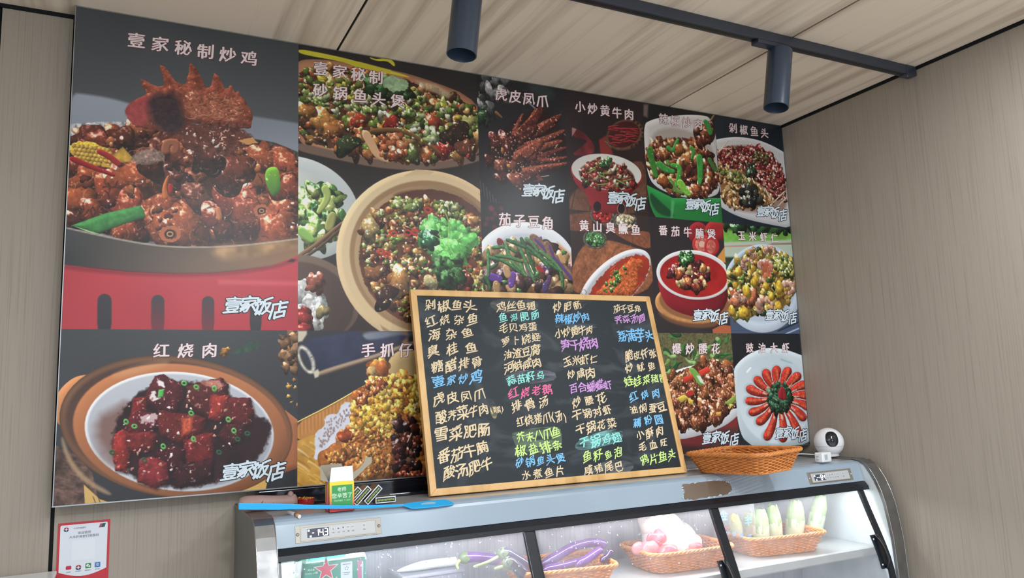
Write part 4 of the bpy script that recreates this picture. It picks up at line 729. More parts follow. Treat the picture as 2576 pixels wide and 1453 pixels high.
def p_kidney():
    clip_m(X4 - 0.03, Z1, X5, 0); frame(1640, 820, 3.544)
    fill([(-200, -100), (900, 0), (900, 1200), (0, 1200)], (96, 92, 60), nz=(0.3, 'f'))
    for k in range(44):
        x, y = 100 + rng.rand() * 620, 60 + rng.rand() * 340; a = rng.rand() * 6.3; l = 50 + 50 * rng.rand()
        T([(x, y), (x + l * .6 * math.cos(a), y + l * .6 * math.sin(a)), (x + l * 1.1 * math.cos(a + .4), y + l * 1.1 * math.sin(a + .4))], 46, [(70, 130, 62), (120, 170, 86), (40, 78, 48), (156, 196, 120), (52, 100, 54)][k % 5], 6, bev=0.3, nz=(0.15, 'm'), edge=(0.3, 3))
    fill([(100, 900), (900, 700), (900, 1200), (100, 1200)], (120, 42, 44), nz=(0.08, 'c')); fill([(560, 920), (800, 900), (800, 1200), (500, 1100)], (84, 48, 44), soft=14)
    fill([(100, 1040), (300, 1060), (600, 1080), (800, 1090), (800, 1200), (100, 1200)], (60, 36, 40), soft=16)
    fill([(150, 420), (300, 360), (520, 325), (740, 330), (860, 500), (860, 700), (700, 860), (560, 930), (420, 975), (270, 1010), (150, 1000)], (206, 208, 212), soft=2, bevel=(24, 0.18))
    F = [(160, 450), (280, 390), (370, 360), (430, 300), (560, 315), (680, 345), (760, 430), (800, 620), (740, 720), (620, 820), (480, 870), (340, 905), (240, 925), (160, 920)]
    fill(F, (92, 50, 32), wob=(6, 'm')); pile(F, 150, 26, 50, [(156, 86, 50), (130, 66, 42), (176, 104, 60), (110, 56, 38)], asp=(1, 1.6), spec=0.5, gl=0.6, jag=0.22)
    for k in range(260):
        x, y = inside(F, 1)[0]; T([(x, y), (x + 8 * rng.randn(), y + 24)], 9, [(190, 116, 70), (96, 46, 32), (206, 140, 96)][k % 3], 4, bev=0.3, a=0.8)
    pile(F, 120, 3, 7, [(236, 206, 176), (220, 170, 130)], spec=1, amb=0.8)
    fill([(270, 460), (370, 425), (390, 460), (290, 510)], (196, 56, 40), bevel=(8, 0.3)); fill([(410, 400), (500, 356), (520, 400), (440, 448)], (214, 60, 42), bevel=(8, 0.3)); fill([(310, 585), (366, 572), (368, 610), (320, 618)], (196, 44, 40))
    fill([(318, 372), (372, 365), (430, 440), (470, 520), (420, 535), (370, 450)], (110, 160, 70), bevel=(10, 0.3)); fill([(395, 440), (430, 440), (468, 520), (430, 500)], (206, 220, 200), soft=4)
    for p, c in [([(225, 640), (290, 610), (330, 640), (260, 680)], (206, 176, 66)), ([(315, 640), (370, 660), (365, 700), (330, 690)], (216, 172, 60)), ([(650, 680), (740, 610), (760, 660), (690, 720)], (126, 150, 64)), ([(690, 690), (730, 700), (690, 740)], (214, 180, 70)), ([(570, 770), (620, 760), (616, 800), (576, 800)], (206, 150, 60)), ([(740, 560), (800, 570), (790, 620), (745, 600)], (196, 140, 60))]: fill(p, c, bevel=(8, 0.35), wob=(2, 'm'))

def p_shrimp():
    clip_m(X5, Z1, 9, 0); frame(1640, 820, 3.544)
    fill([(600, 0), (1600, 0), (1600, 1200), (600, 1200)], (32, 34, 40), nz=(0.1, 'w'))
    fill([(720, 400), (760, 330), (840, 260), (940, 210), (1040, 190), (1160, 200), (1290, 240), (1500, 330), (1500, 1080), (930, 1085), (870, 1050), (790, 980), (740, 700)], (196, 208, 214), soft=2, bevel=(20, 0.15), grad=((176, 190, 196), 90))
    fill(ell(1090, 650, 326, 400, -8, n=60), (182, 196, 204), soft=8, grad=((206, 216, 222), 100)); T([(845, 410), (880, 370)], 16, (236, 240, 242), bev=0, soft=4); T([(1150, 295), (1190, 310), (1250, 330)], 16, (140, 176, 196), 8, bev=0, soft=5)
    T([(940, 1080), (1300, 1078), (1400, 1040)], 5, (70, 90, 96), bev=0)
    cx, cy = 1135, 640
    ts = list(np.linspace(-95, 265, 17)[:-1])
    for t in ts:
        r = math.radians(t); w = 86 + 8 * rng.rand(); R1 = 285 if 10 < t < 200 else 265; R1 += (90 if 60 < t < 130 else 0)
        ox, oy = cx + R1 * math.cos(r), cy + R1 * math.sin(r); ix, iy = cx + 95 * math.cos(r), cy + 95 * math.sin(r); mx, my = (ox + ix) / 2 + 18 * math.sin(r), (oy + iy) / 2 - 18 * math.cos(r)
        fill(ell(ox - 22 * math.cos(r) - 6, oy - 22 * math.sin(r), 56, 48, t), (150, 166, 176), soft=10, a=0.7)
        q = lambda a: (ox + (ix - ox) * a, oy + (iy - oy) * a)
        fill(tube([q(.02), (mx, my), (ix, iy)], w, 38), (192, 52, 38), bevel=(18, 0.5), nz=[(0.2, 'm'), (0.12, 'f')], edge=(0.35, 4), gloss=(0.55, 0.84, 'f'))
        fill(tube([q(.1), q(.35), q(.6)], 26, 10), (222, 104, 66), soft=6, a=0.8)
        fill(tube([(ix + (ox - ix) * .35 + 10, iy + (oy - iy) * .35), (ix, iy)], 22, 8), (226, 196, 176), soft=4, a=0.75, wob=(3, 'f'))
        for s in (.25, .45, .65): a = q(s); T([(a[0] - 26 * math.sin(r), a[1] + 26 * math.cos(r)), (a[0] + 26 * math.sin(r), a[1] - 26 * math.cos(r))], 4, (130, 30, 28), bev=0, a=0.6)
    fill(ell(cx, cy, 104, 130), (26, 44, 34), soft=10, wob=(8, 'm'))
    pile(ell(cx, cy, 98, 128), 110, 12, 26, [(32, 66, 44), (24, 52, 36), (44, 86, 54)], jag=0.4, spec=0.15, amb=0.4)
    fill([(1150, 530), (1170, 540), (1196, 600), (1200, 650), (1180, 660), (1130, 650), (1120, 600)], (150, 30, 44), bevel=(10, 0.4)); fill([(1160, 540), (1164, 650), (1156, 650)], (96, 20, 30))

def p_hidden():
    clip_m(X2, Z1, X4 - 0.03, 0); frame(0, 0, 1)
    fill([(800, 600), (2100, 600), (2100, 1500), (800, 1500)], (46, 42, 44), nz=(0.2, 'w'))

for fn in (p_hidden, p_chicken, p_pork, p_fishpot, p_fried, p_claws, p_beef, p_beans, p_fish, p_peppermeat, p_choppedchili, p_tomato, p_corn, p_kidney, p_shrimp): fn()

lum = (PRINT @ np.array([0.3, 0.59, 0.11], np.float32))[..., None]
PRINT[:] = np.clip(lum + (PRINT - lum) * 0.90, 0, 1)
# ---------------------------------------------------------------- the menu poster
# the print's colours are paint colours: displayed value / light that falls on it
ALB = 0.88
lin = np.where(PRINT <= 0.04045, PRINT / 12.92, ((np.clip(PRINT, 0, 1) + 0.055) / 1.055) ** 2.4) / ALB
lin = np.clip(lin, 0, 0.95)
srgb = np.where(lin <= 0.0031308, lin * 12.92, 1.055 * lin ** (1 / 2.4) - 0.055)
im = bpy.data.images.new('menu_print', CW, CH, alpha=False)
buf = np.ones((CH, CW, 4), np.float32); buf[..., :3] = srgb[::-1]
im.pixels.foreach_set(buf.ravel()); im.update(); im.pack(); del buf, lin, srgb
mp_ = mat('poster_print', rough=0.33, spec=0.38); nt = mp_.node_tree
tx = nt.nodes.new('ShaderNodeTexImage'); tx.image = im; tx.extension = 'EXTEND'; nt.links.new(tx.outputs[0], nt.nodes['Principled BSDF'].inputs['Base Color'])
poster = empty('menu_poster', (POSTER_W / 2, 0.03, CEIL - POSTER_H), label='wall-wide glossy menu poster of dish photographs, hung between ceiling and display fridge', cat='poster')
pinv = Matrix.Translation(-poster.location)
def under(o, p):
    """parent without moving: child built in world coordinates"""
    o.parent = p; o.matrix_parent_inverse = p.matrix_basis.inverted() if p.type == 'EMPTY' else p.matrix_basis.inverted(); return o
PZ0, PZ1 = CEIL - POSTER_H, CEIL - 0.0015
under(B().box((0.0, 0.0003, PZ0 + .001), (POSTER_W, 0.0685, PZ1 - 0.001)).build('backing_box', M['edge']), poster)
fv = [(0, 0, PZ0), (POSTER_W, 0, PZ0), (POSTER_W, 0, CEIL - .002), (0, 0, CEIL - .002)]
face = mesh('printed_face', fv, [(0, 1, 2, 3)], mp_); uv = face.data.uv_layers.new(name='UVMap')
for li, c in enumerate([(0, 0), (1, 0), (1, 1 - .002 / 1.45), (0, 1 - .002 / 1.45)]): uv.data[li].uv = c
under(face, poster)
tb = B(); w = 0.0032
tb.box((-0.0014, -0.002, PZ0 - 0.002), (0.0010, 0.006, PZ1)); tb.box((-0.0022, -0.003, PZ0 - 0.0022), (POSTER_W, 0.006, PZ0 + 0.0012)); tb.box((-0.0022, -0.0022, PZ1 - 0.0018), (POSTER_W, 0.004, PZ1)); tb.box((POSTER_W - 0.0012, -0.003, PZ0), (POSTER_W, 0.006, PZ1))
under(tb.build('metal_edging', M['alu']), poster)

TIT = [('壹家秘制炒鸡', (343, 104), (627, 146), 39), ('壹家秘制', (807, 176), (946, 193), 36), ('砂锅鱼头煲', (806, 226), (1000, 258), 36), ('红烧肉', (406, 882), (527, 882), 38),
       ('手抓仔排', (926, 881), (1066, 881), 37), ('虎皮凤爪', (1261, 240), (1364, 253), 33), ('小炒黄牛肉', (1459, 269), (1582, 289), 29), ('茄子豆角', (1270, 552), (1378, 561), 34),
       ('黄山臭鳜鱼', (1469, 567), (1599, 579), 29), ('辣椒炒肉', (1669, 301), (1756, 312), 28), ('剁椒鱼头', (1844, 323), (1923, 335), 26), ('番茄牛腩煲', (1668, 581), (1789, 588), 27),
       ('玉米虾仁', (1865, 594), (1948, 598), 25), ('爆炒腰花', (1702, 877), (1800, 877), 29), ('豉油大虾', (1886, 876), (1976, 874), 26)]
LOGO = [((586, 768), (701, 776), 43), ((579, 1187), (696, 1182), 43), ((1329, 479), (1405, 491), 34), ((1542, 498), (1611, 510), 33), ((1736, 514), (1797, 524), 30), ((1914, 532), (1969, 539), 28),
        ((1755, 793), (1820, 798), 30), ((1936, 792), (1994, 798), 28), ((1778, 1102), (1847, 1103), 31), ((1961, 1089), (2020, 1092), 29)]
m_tw = mat('title_white', s2l(240, 226, 228), 0.36); m_tr = mat('title_outline', s2l(112, 40, 48), 0.36); m_lw = mat('logo_white', s2l(222, 236, 246), 0.36); m_lk = mat('logo_outline', s2l(18, 26, 34), 0.36)
PO, PX, PZ, PN = (0, 0, 0), (1, 0, 0), (0, 0, 1), (0, -1, 0)
def psize(p, h):
    a = on_plane([p[0], p[0]], [p[1] - h / 2, p[1] + h / 2], 1, 0.0); return abs(a[0, 2] - a[1, 2])
def dish_text(txt, a, b, h, kind):
    A = on_plane(a[0], a[1], 1, 0)[0]; Bp = on_plane(b[0], b[1], 1, 0)[0]; s0, s1 = psize(a, h), psize(b, h); n = len(txt)
    t0, t1 = Text(PO, PX, PZ, PN), Text(PO, PX, PZ, PN)
    for i, ch in enumerate(txt):
        q = i / (n - 1); x = A[0] + (Bp[0] - A[0]) * q; z = (A[2] + Bp[2]) / 2 if kind == 't' else A[2] + (Bp[2] - A[2]) * q; s = (s0 + (s1 - s0) * q) * 1.0
        if kind == 't':
            k = dict(shear=0.02, slant=0.07, warp=(0.012, i + 3)); t0.put(ch, x, z, s, pen=(0.052, 0.045, 9, 0), lift=0.0005, **k); t1.put(ch, x, z, s, pen=(0.026, 0.012, 6, 0.3), lift=0.0009, **k)
        else:
            k = dict(shear=0.24, slant=0.13, warp=(0.03, i + 11), wx=[1.05, 1.1, 1.0, 0.95][i]); dz = [0.0, 0.10, 0.08, -0.06][i] * s; ss = s * [0.98, 1.02, 1.02, 1.1][i]
            t0.put(ch, x, z + dz, ss, pen=(0.078, 0.072, 10, 0), lift=0.0005, **k); t1.put(ch, x, z + dz, ss, pen=(0.030, 0.010, 6, -0.7), lift=0.0009, **k)
    nm = 'dish_name' if kind == 't' else 'shop_name'
    o = under(t1.done(nm, m_tw if kind == 't' else m_lw), poster)
    e = t0.done(nm + '_outline', m_tr if kind == 't' else m_lk); e.parent = o; e.matrix_parent_inverse = Matrix()
    e.matrix_parent_inverse = Matrix.Identity(4)
for t, a, b, h in TIT: dish_text(t, a, b, h, 't')
for a, b, h in LOGO: dish_text('壹家饭店', a, b, h, 'l')
# ---------------------------------------------------------------- the display fridge
FX0, FX1 = 0.475, 2.822
fr = empty('display_fridge', (1.65, -0.2, 0), label='long glass-fronted display fridge with pale blue header and brushed steel ends', cat='fridge')
def P(b_or_o, p=None): return under(b_or_o, p or fr)
def child(o, parent):
    """child of a part: parts are built in world coordinates and their own basis is identity"""
    o.parent = parent; o.matrix_parent_inverse = Matrix(); return o
TOPZ = 1.157
OUT = [(-0.285, 1.1590), (-0.318, 1.1560), (-0.345, 1.142), (-0.366, 1.114), (-0.384, 1.085), (-0.402, 1.045), (-0.416, 1.000), (-0.427, 0.935), (-0.436, 0.870), (-0.442, 0.724), (-0.446, 0.5), (-0.444, 0.12)]
INN = [(y + 0.012, z - 0.006) for y, z in OUT]
for x0, x1, inner in [(FX0, 0.526, 1), (2.768, FX1, 0)]:
    e = B(); body = [(0.055, 0.12), (0.055, 1.159 - .004)] + [(y + 0.004, z - 0.003) for y, z in OUT]
    n = len(body)
    for k, x in enumerate((x0 + 0.0015, x1 - 0.0015)):
        pass
    e.prism(body, x0 + 0.0015, x1 - 0.0015, cap=False)
    i0 = len(e.v); e.cur = 0
    e.add([(x0 + 0.0015, a, b) for a, b in body], [tuple(range(n))]); e.cur = 1 if inner else 1; e.add([(x1 - 0.0015, a, b) for a, b in body], [tuple(range(n))])
    if not inner: e.mi[-2], e.mi[-1] = 1, 0
    P(e.build('end_wall', [M['greymetal'], M['liner']]))
    # bright strip bent over the front edge
    sv = []; sf = []
    for (y, z) in OUT: sv += [(x0, y, z), (x1, y, z)]
    for (y, z) in INN[::-1]: sv += [(x1, y, z), (x0, y, z)]
    m_ = len(OUT); st = B()
    for i in range(m_ - 1):
        a, b = OUT[i], OUT[i + 1]; c, d = INN[i + 1], INN[i]
        st.prism([a, b, c, d], x0, x1)
    me_o = B(); me_o.prism(OUT + INN[::-1], x0, x1); o = P(me_o.build('front_strip', M['steel2'], bevel=0.0012, seg=1))
    for xx in (x0, x1):
        eb = B(); eb.tube([(xx, y - 0.001, z) for y, z in OUT], 0.0011, 6); P(eb.build('polished_edge', M['chrome'], smooth=True))
    tp = B(); tp.box((x0, -0.286, 1.152), (x1, 0.056, 1.159)); P(tp.build('end_top', M['steel'], bevel=0.001, seg=1))
# top, header, rails
P(B().prism([(-0.288, 1.1535), (-0.288, 1.1435), (0.055, 1.1435), (0.055, 1.1545)], 0.5262, 2.7678).build('top_panel', mat('top_enamel', s2l(176, 178, 180), 0.25, coat=0.3, var=(0.05, 4)), bevel=0.0008, seg=1))
HT, HBt = (-0.3165, 1.1345), (-0.3335, 1.0765)
P(B().prism([(-0.2882, 1.1540), (-0.306, 1.1475), (-0.313, 1.1420), HT, HBt, (-0.322, 1.0765), (-0.300, 1.130), (-0.2882, 1.1440)], 0.5265, 2.7635).build('header_panel', M['header'], bevel=0.001, seg=1))
P(B().prism([(-0.3355, 1.0755), (-0.3500, 1.0600), (-0.3535, 1.0465), (-0.3300, 1.0465), (-0.322, 1.0755)], 0.5268, 2.7655).build('top_rail', M['frameblk'], bevel=0.0012, seg=2))
P(B().box((0.5268, -0.3285, 1.048), (2.7655, -0.318, 1.0763)).build('inner_rail', M['blackin']))
# inside
P(B().box((0.5265, 0.030, 0.44), (2.7675, 0.054, 1.142)).build('back_liner', M['linerback']))
P(B().box((0.5265, -0.30, 1.085), (2.7675, 0.0295, 1.142)).build('inner_ceiling', M['liner']))
P(B().prism([(0.029, 0.836), (-0.352, 0.836), (-0.360, 0.832), (-0.360, 0.806), (-0.352, 0.800), (0.029, 0.800)], 0.527, 2.7672).build('shelf', M['shelf'], bevel=0.001, seg=1))
P(B().box((0.5265, -0.43, 0.40), (2.7675, 0.0295, 0.44)).build('inner_floor', M['liner']))
P(B().box((FX0 + 0.002, -0.44, 0.10), (FX1 - 0.002, 0.054, 0.3995)).build('base_cabinet', M['header'], bevel=0.003))
for x in (0.56, 2.74):
    for y in (-0.38, 0.0): P(B().lathe([(0, 0), (0.02, 0), (0.02, 0.012), (0.012, 0.02), (0.012, 0.10), (0, 0.10)], (x, y, 0), 12).build('foot', M['blackin']))
# light tube behind the header
m_led = mat('led_tube', (1, 1, 1), 0.4, emis=(0.93, 0.97, 1.0), es=12.0)
P(B().tube([(0.62, -0.296, 1.066), (2.70, -0.296, 1.066)], 0.008, 10).build('light_tube', m_led, smooth=True))
# doors
GL = [(-0.3440, 1.0460), (-0.3560, 1.015), (-0.3700, 0.980), (-0.3860, 0.942), (-0.4030, 0.902), (-0.4200, 0.860), (-0.4360, 0.815), (-0.4480, 0.765), (-0.4560, 0.70), (-0.4600, 0.60), (-0.4580, 0.45)]
mg = bpy.data.materials.new('fridge_glass'); mg.use_nodes = True; nt = mg.node_tree; nt.nodes.clear()
out = nt.nodes.new('ShaderNodeOutputMaterial'); tr = nt.nodes.new('ShaderNodeBsdfTransparent'); tr.inputs[0].default_value = (0.97, 0.985, 0.98, 1); gs = nt.nodes.new('ShaderNodeBsdfGlossy'); gs.inputs['Roughness'].default_value = 0.02
lwt = nt.nodes.new('ShaderNodeLayerWeight'); lwt.inputs[0].default_value = 0.5; pw = nt.nodes.new('ShaderNodeMath'); pw.operation = 'POWER'; pw.inputs[1].default_value = 4.0; nt.links.new(lwt.outputs['Facing'], pw.inputs[0])
fz = nt.nodes.new('ShaderNodeMath'); fz.operation = 'MULTIPLY_ADD'; fz.inputs[1].default_value = 0.85; fz.inputs[2].default_value = 0.055; nt.links.new(pw.outputs[0], fz.inputs[0]); mx = nt.nodes.new('ShaderNodeMixShader'); nt.links.new(fz.outputs[0], mx.inputs[0]); nt.links.new(tr.outputs[0], mx.inputs[1]); nt.links.new(gs.outputs[0], mx.inputs[2])
df = nt.nodes.new('ShaderNodeBsdfTranslucent'); df.inputs[0].default_value = (0.9, 0.9, 0.95, 1); d2 = nt.nodes.new('ShaderNodeBsdfDiffuse'); d2.inputs[0].default_value = (0.85, 0.86, 0.92, 1); ad = nt.nodes.new('ShaderNodeMixShader'); ad.inputs[0].default_value = 0.5; nt.links.new(df.outputs[0], ad.inputs[1]); nt.links.new(d2.outputs[0], ad.inputs[2])
tc = nt.nodes.new('ShaderNodeTexCoord'); nz = nt.nodes.new('ShaderNodeTexNoise'); nz.inputs['Scale'].default_value = 7; nz.inputs['Detail'].default_value = 5; nt.links.new(tc.outputs['Object'], nz.inputs['Vector'])
mr = nt.nodes.new('ShaderNodeMapRange'); mr.inputs['From Min'].default_value = 0.35; mr.inputs['From Max'].default_value = 0.75; mr.inputs['To Min'].default_value = 0.10; mr.inputs['To Max'].default_value = 0.26; nt.links.new(nz.outputs['Fac'], mr.inputs['Value'])
m2 = nt.nodes.new('ShaderNodeMixShader'); nt.links.new(mr.outputs[0], m2.inputs[0]); nt.links.new(mx.outputs[0], m2.inputs[1]); nt.links.new(ad.outputs[0], m2.inputs[2]); nt.links.new(m2.outputs[0], out.inputs[0])
def strip_on_glass(b, x0, x1, y_out, y_in, prof=GL):
    q = [(y - y_out, z) for y, z in prof] + [(y + y_in, z) for y, z in prof[::-1]]; b.prism(q, x0, x1)
def curved_pane(name, x0, x1, dy):
    n = len(GL); v = []
    for y, z in GL: v += [(x0, y + dy, z), (x1, y + dy, z)]
    for y, z in GL: v += [(x0, y + dy + 0.004, z), (x1, y + dy + 0.004, z)]
    f = [(2 * i, 2 * i + 1, 2 * i + 3, 2 * i + 2) for i in range(n - 1)]
    return mesh(name, v[:2 * n], f, mg, None, True)
doors = [(0.5285, 1.252), (1.2895, 1.972), (2.008, 2.709)]
rg = np.random.RandomState(3)
for di, (x0, x1) in enumerate(doors):
    wl_ = 0.014 if di == 0 else 0.0035
    g = P(curved_pane('glass_pane', x0 + 0.002, x1 - 0.002, 0.0))
    b = B(); strip_on_glass(b, x0, x0 + wl_, 0.003, 0.006); o = P(b.build('door_edge', M['frameblk']))
    # drops of condensation
    if di < 2:
        b = B()
        for k in range(150):
            t = rg.rand() ** 1.6 * 4.2; i = int(t); q = t - i; y = GL[i][0] * (1 - q) + GL[i + 1][0] * q; z = GL[i][1] * (1 - q) + GL[i + 1][1] * q
            x = x0 + 0.03 + rg.rand() * (x1 - x0 - 0.06); r = 0.0008 + 0.0022 * rg.rand() ** 2
            b.lathe([(0, 1.0 * r), (.6 * r, .8 * r), (r, 0.0), (.6 * r, -.8 * r), (0, -1.0 * r)], (x, y - .0008, z), 6)
        o = child(b.build('condensation_drops', mat('water', (1, 1, 1), 0.02, spec=0.8, trans=0.9), smooth=True), g); o['kind'] = 'stuff'
for x0, x1 in [(1.2535, 1.288), (1.9735, 2.0065), (2.711, 2.735)]:
    b = B(); strip_on_glass(b, x0, x1, 0.0065, 0.006); P(b.build('mullion', M['frameblk'], bevel=0.0015, seg=2))
# dotted print beside the left mullion
b = B()
for r in range(90):
    t = r / 90 * 7.0; i = int(t); q = t - i; y = GL[i][0] * (1 - q) + GL[i + 1][0] * q; z = GL[i][1] * (1 - q) + GL[i + 1][1] * q
    for c in range(4):
        x = 1.2945 + c * 0.0032 + (r % 2) * 0.0016; s_ = 0.0011 - c * 0.00018
        b.add([(x - s_, y - .0012, z), (x, y - .0012 - 0, z - s_), (x + s_, y - .0012, z), (x, y - .0012, z + s_)], [(0, 1, 2, 3)])
o = P(b.build('dotted_glass_print', M['frameblk'])); o['kind'] = 'stuff'
# latches
def latch(x, zc, w=0.040):
    def gy(z):
        for (ya, za), (yb, zb) in zip(GL, GL[1:]):
            if zb <= z <= za: return ya + (yb - ya) * (za - z) / (za - zb)
        return -0.46
    L = 0.115; b = B(); n = 9; pr = []
    for i in range(n): z = zc + L / 2 - L * i / (n - 1); pr.append((gy(z) - 0.0035, z))
    b.prism([(y - 0.006, z) for y, z in pr] + [(y, z) for y, z in pr[::-1]], x - w, x); o = P(b.build('latch', M['frameblk'], bevel=0.002, seg=2))
    c = B(); mid = []
    for i in range(n): t = i / (n - 1); y, z = pr[i]; mid.append((x - w * .42 + 0.006 * math.sin(3 * t), y - 0.008 - 0.015 * math.sin(math.pi * t) ** 0.6, z))
    c.tube(mid, 0.0075, 8, flat=0.7); child(c.build('handle_grip', M['blackin'], smooth=True), o)
    for i in (1, 7): y, z = pr[i]; d = B(); d.lathe([(0, .003), (.003, .002), (.0042, 0)], (0, 0, 0), 10, Matrix.Translation((x - w * .82, y - 0.0065, z)) @ Matrix.Rotation(math.pi / 2, 4, 'X')); child(d.build('rivet', M['chrome'], smooth=True), o)
latch(2.7095, 0.835); latch(1.9725, 0.833)
# the two control panels
HN = Vector((0, -0.058, 0.017)).normalized(); HUP = Vector((0, 0.017, 0.058)).normalized()
m_dig = mat('display_digits', (1, 1, 1), 0.4, emis=(0.95, 0.98, 1.0), es=3.5); m_disp = mat('display_window', s2l(72, 74, 92), 0.15)
m_mark = mat('panel_marks', s2l(84, 86, 90), 0.5); m_btn = mat('button_field', s2l(196, 198, 202), 0.4)
def ctrl(xc, k):
    c = Vector((xc, -0.3245, 1.1065)); E = Matrix(((1, 0, 0, 0), (0, HUP.y, -HN.y, 0), (0, HUP.z, -HN.z, 0), (0, 0, 0, 1)))
    T4 = Matrix.Translation(c) @ Matrix(((1, 0, 0, 0), (0, HUP.y, HN.y, 0), (0, HUP.z, HN.z, 0), (0, 0, 0, 1)))   # local: x right, y up, z out
    def bx(x0, y0, z0, x1, y1, z1, b): b.box((x0, y0, z0), (x1, y1, z1), T4)
    b = B(); bx(-.118, -.0225, -.001, .118, .0225, .0014, b); bz = P(b.build('control_bezel', M['bezel'], bevel=0.001, seg=2))
    if k: bz['label'] = 'brushed steel control bezel'
    b = B()
    for q in [(-.1045, .0165, .1045, .019), (-.1045, -.019, .1045, -.0165), (-.1045, -.0165, -.1015, .0165), (.1015, -.0165, .1045, .0165)]: bx(q[0], q[1], .0014, q[2], q[3], .0032, b)
    child(b.build('raised_border', M['bezel']), bz)
    b = B(); bx(-.1015, -.0165, .0014, .1015, .0165, .0020, b); child(b.build('button_plate', M['greyp']), bz)
    b = B(); bx(-.0865, -.0115, .0020, -.028, .0115, .0024, b); child(b.build('display_window', m_disp), bz)
    # seven segment digits
    b = B()
    def seg(x, y, on):
        w_, h_, t = .0068, .0078, .0019
        S = {'a': (x - w_ / 2, y + h_, x + w_ / 2, y + h_ + t), 'g': (x - w_ / 2, y - t / 2, x + w_ / 2, y + t / 2), 'd': (x - w_ / 2, y - h_ - t, x + w_ / 2, y - h_),
             'f': (x - w_ / 2 - t, y, x - w_ / 2, y + h_), 'b': (x + w_ / 2, y, x + w_ / 2 + t, y + h_), 'e': (x - w_ / 2 - t, y - h_, x - w_ / 2, y), 'c': (x + w_ / 2, y - h_, x + w_ / 2 + t, y)}
        for s_ in on: q = S[s_]; bx(q[0], q[1], .0024, q[2], q[3], .0027, b)
    if k: bx(-.0735, -.0008, .0024, -.0685, .0008, .0027, b); seg(-.0610, 0, 'bc'); seg(-.0485, 0, 'fgbc'); seg(-.0362, 0, 'abgcd'); bx(-.0430, -.0105, .0024, -.0412, -.0085, .0027, b)
    else: bx(-.0735, -.0008, .0024, -.0685, .0008, .0027, b); seg(-.0610, 0, 'g'); seg(-.0485, 0, 'abgedfc'); seg(-.0362, 0, 'fgbc')
    bx(-.0848, .0045, .0024, -.0800, .0095, .0027, b); bx(-.0800, -.0105, .0024, -.0755, -.0060, .0027, b)
    child(b.build('display_digits', m_dig), bz)
    tx_ = Text(c, (1, 0, 0), HUP, HN)
    xsb = [-.0165, -.0025, .0110, .0245, .0380, .0690]
    b = B()
    for x in xsb: bx(x - .0052, .0005, .0020, x + .0052, .0110, .0022, b)
    child(b.build('button_fields', m_btn), bz)['kind'] = 'stuff'
    b = B()
    def tri(x, y, s_): b.add([tuple(T4 @ Vector((x - .0028, y - .0022 * s_, .0026))), tuple(T4 @ Vector((x + .0028, y - .0022 * s_, .0026))), tuple(T4 @ Vector((x, y + .0026 * s_, .0026)))], [(0, 1, 2)])
    tri(xsb[1], .0055, 1); tri(xsb[2], .0055, -1)
    for xo, r in [(xsb[5], .0026), (xsb[0], .0020)]:
        for q in range(12):
            a, a2 = q * .5236, (q + 1) * .5236; b.add([tuple(T4 @ Vector((xo + rr * math.cos(w_), .006 + rr * math.sin(w_), .0026))) for rr, w_ in [(r, a), (r, a2), (r * .72, a2), (r * .72, a)]], [(0, 1, 2, 3)])
    bx(xsb[0] - .0008, .0024, .0022, xsb[0] + .0008, .0038, .0026, b)
    child(b.build('button_symbols', m_mark), bz)['kind'] = 'stuff'
    for t_, x in (('SET', xsb[3]), ('RST', xsb[4])): tx_.line(t_, x, .0058, .0042, lift=.0026)
    for t_, x in zip(('灯光', '上调', '下调', '设置', '复位', '电源'), xsb): tx_.line(t_, x, -.0050, .0034, lift=.0026)
    child(tx_.done('panel_lettering', m_mark), bz)
    for x in (-.1115, .1115):
        d = B(); d.lathe([(0, .0042), (.0028, .0036), (.0042, .0015), (.0046, 0)], (0, 0, 0), 14, T4 @ Matrix.Translation((x, 0, .0014))); child(d.build('screw', M['chrome'], smooth=True), bz)
ctrl(0.7005, 1); ctrl(2.5905, 0)
# torn away patch of the header's protective film: bare steel shows
pp = np.array([(1718, 1216), (1728, 1208), (1760, 1206), (1800, 1206), (1826, 1209), (1838, 1218), (1842, 1232), (1830, 1244), (1800, 1247), (1770, 1251), (1742, 1257), (1722, 1255), (1716, 1245), (1722, 1236), (1714, 1226)], float)
def hface(px): return on_any(px[:, 0], px[:, 1], (0, -0.325, 1.1055), tuple(HN))
W3 = hface(pp); W3[:, 2] = np.minimum(W3[:, 2], 1.1342); 
Wc = []
for i in range(len(W3)):
    a, b_ = W3[i], W3[(i + 1) % len(W3)]
    for q in range(4): p = a + (b_ - a) * q / 4 + rg.randn(3) * np.array([.0016, 0, .0012]); z = max(1.0785, min(1.1338, p[2])); Wc.append((p[0], -0.3165 - (1.1345 - z) * 0.017 / 0.058 - 0.0005, z))
P(mesh('bare_steel_patch', Wc, [tuple(range(len(Wc)))], mat('bare_steel', s2l(150, 140, 128), 0.38, 0.85)))
fm = B()
for i in range(0, len(Wc), 2):
    p = Vector(Wc[i]); b_ = Vector(Wc[(i + 1) % len(Wc)]); fm.add([p, b_, b_ + Vector((rg.randn() * .004, -.0012, rg.randn() * .004)), p + Vector((rg.randn() * .002, -.0015, rg.randn() * .004))], [(0, 1, 2, 3)])
o = P(fm.build('torn_film_edge', mat('film', s2l(205, 214, 222), 0.3))); o['kind'] = 'stuff'
area('fridge_led', (1.66, -0.285, 1.056), (math.radians(-28), 0, 0), 2.08, 5.5, (0.94, 0.97, 1.0), 'RECTANGLE', 0.02)
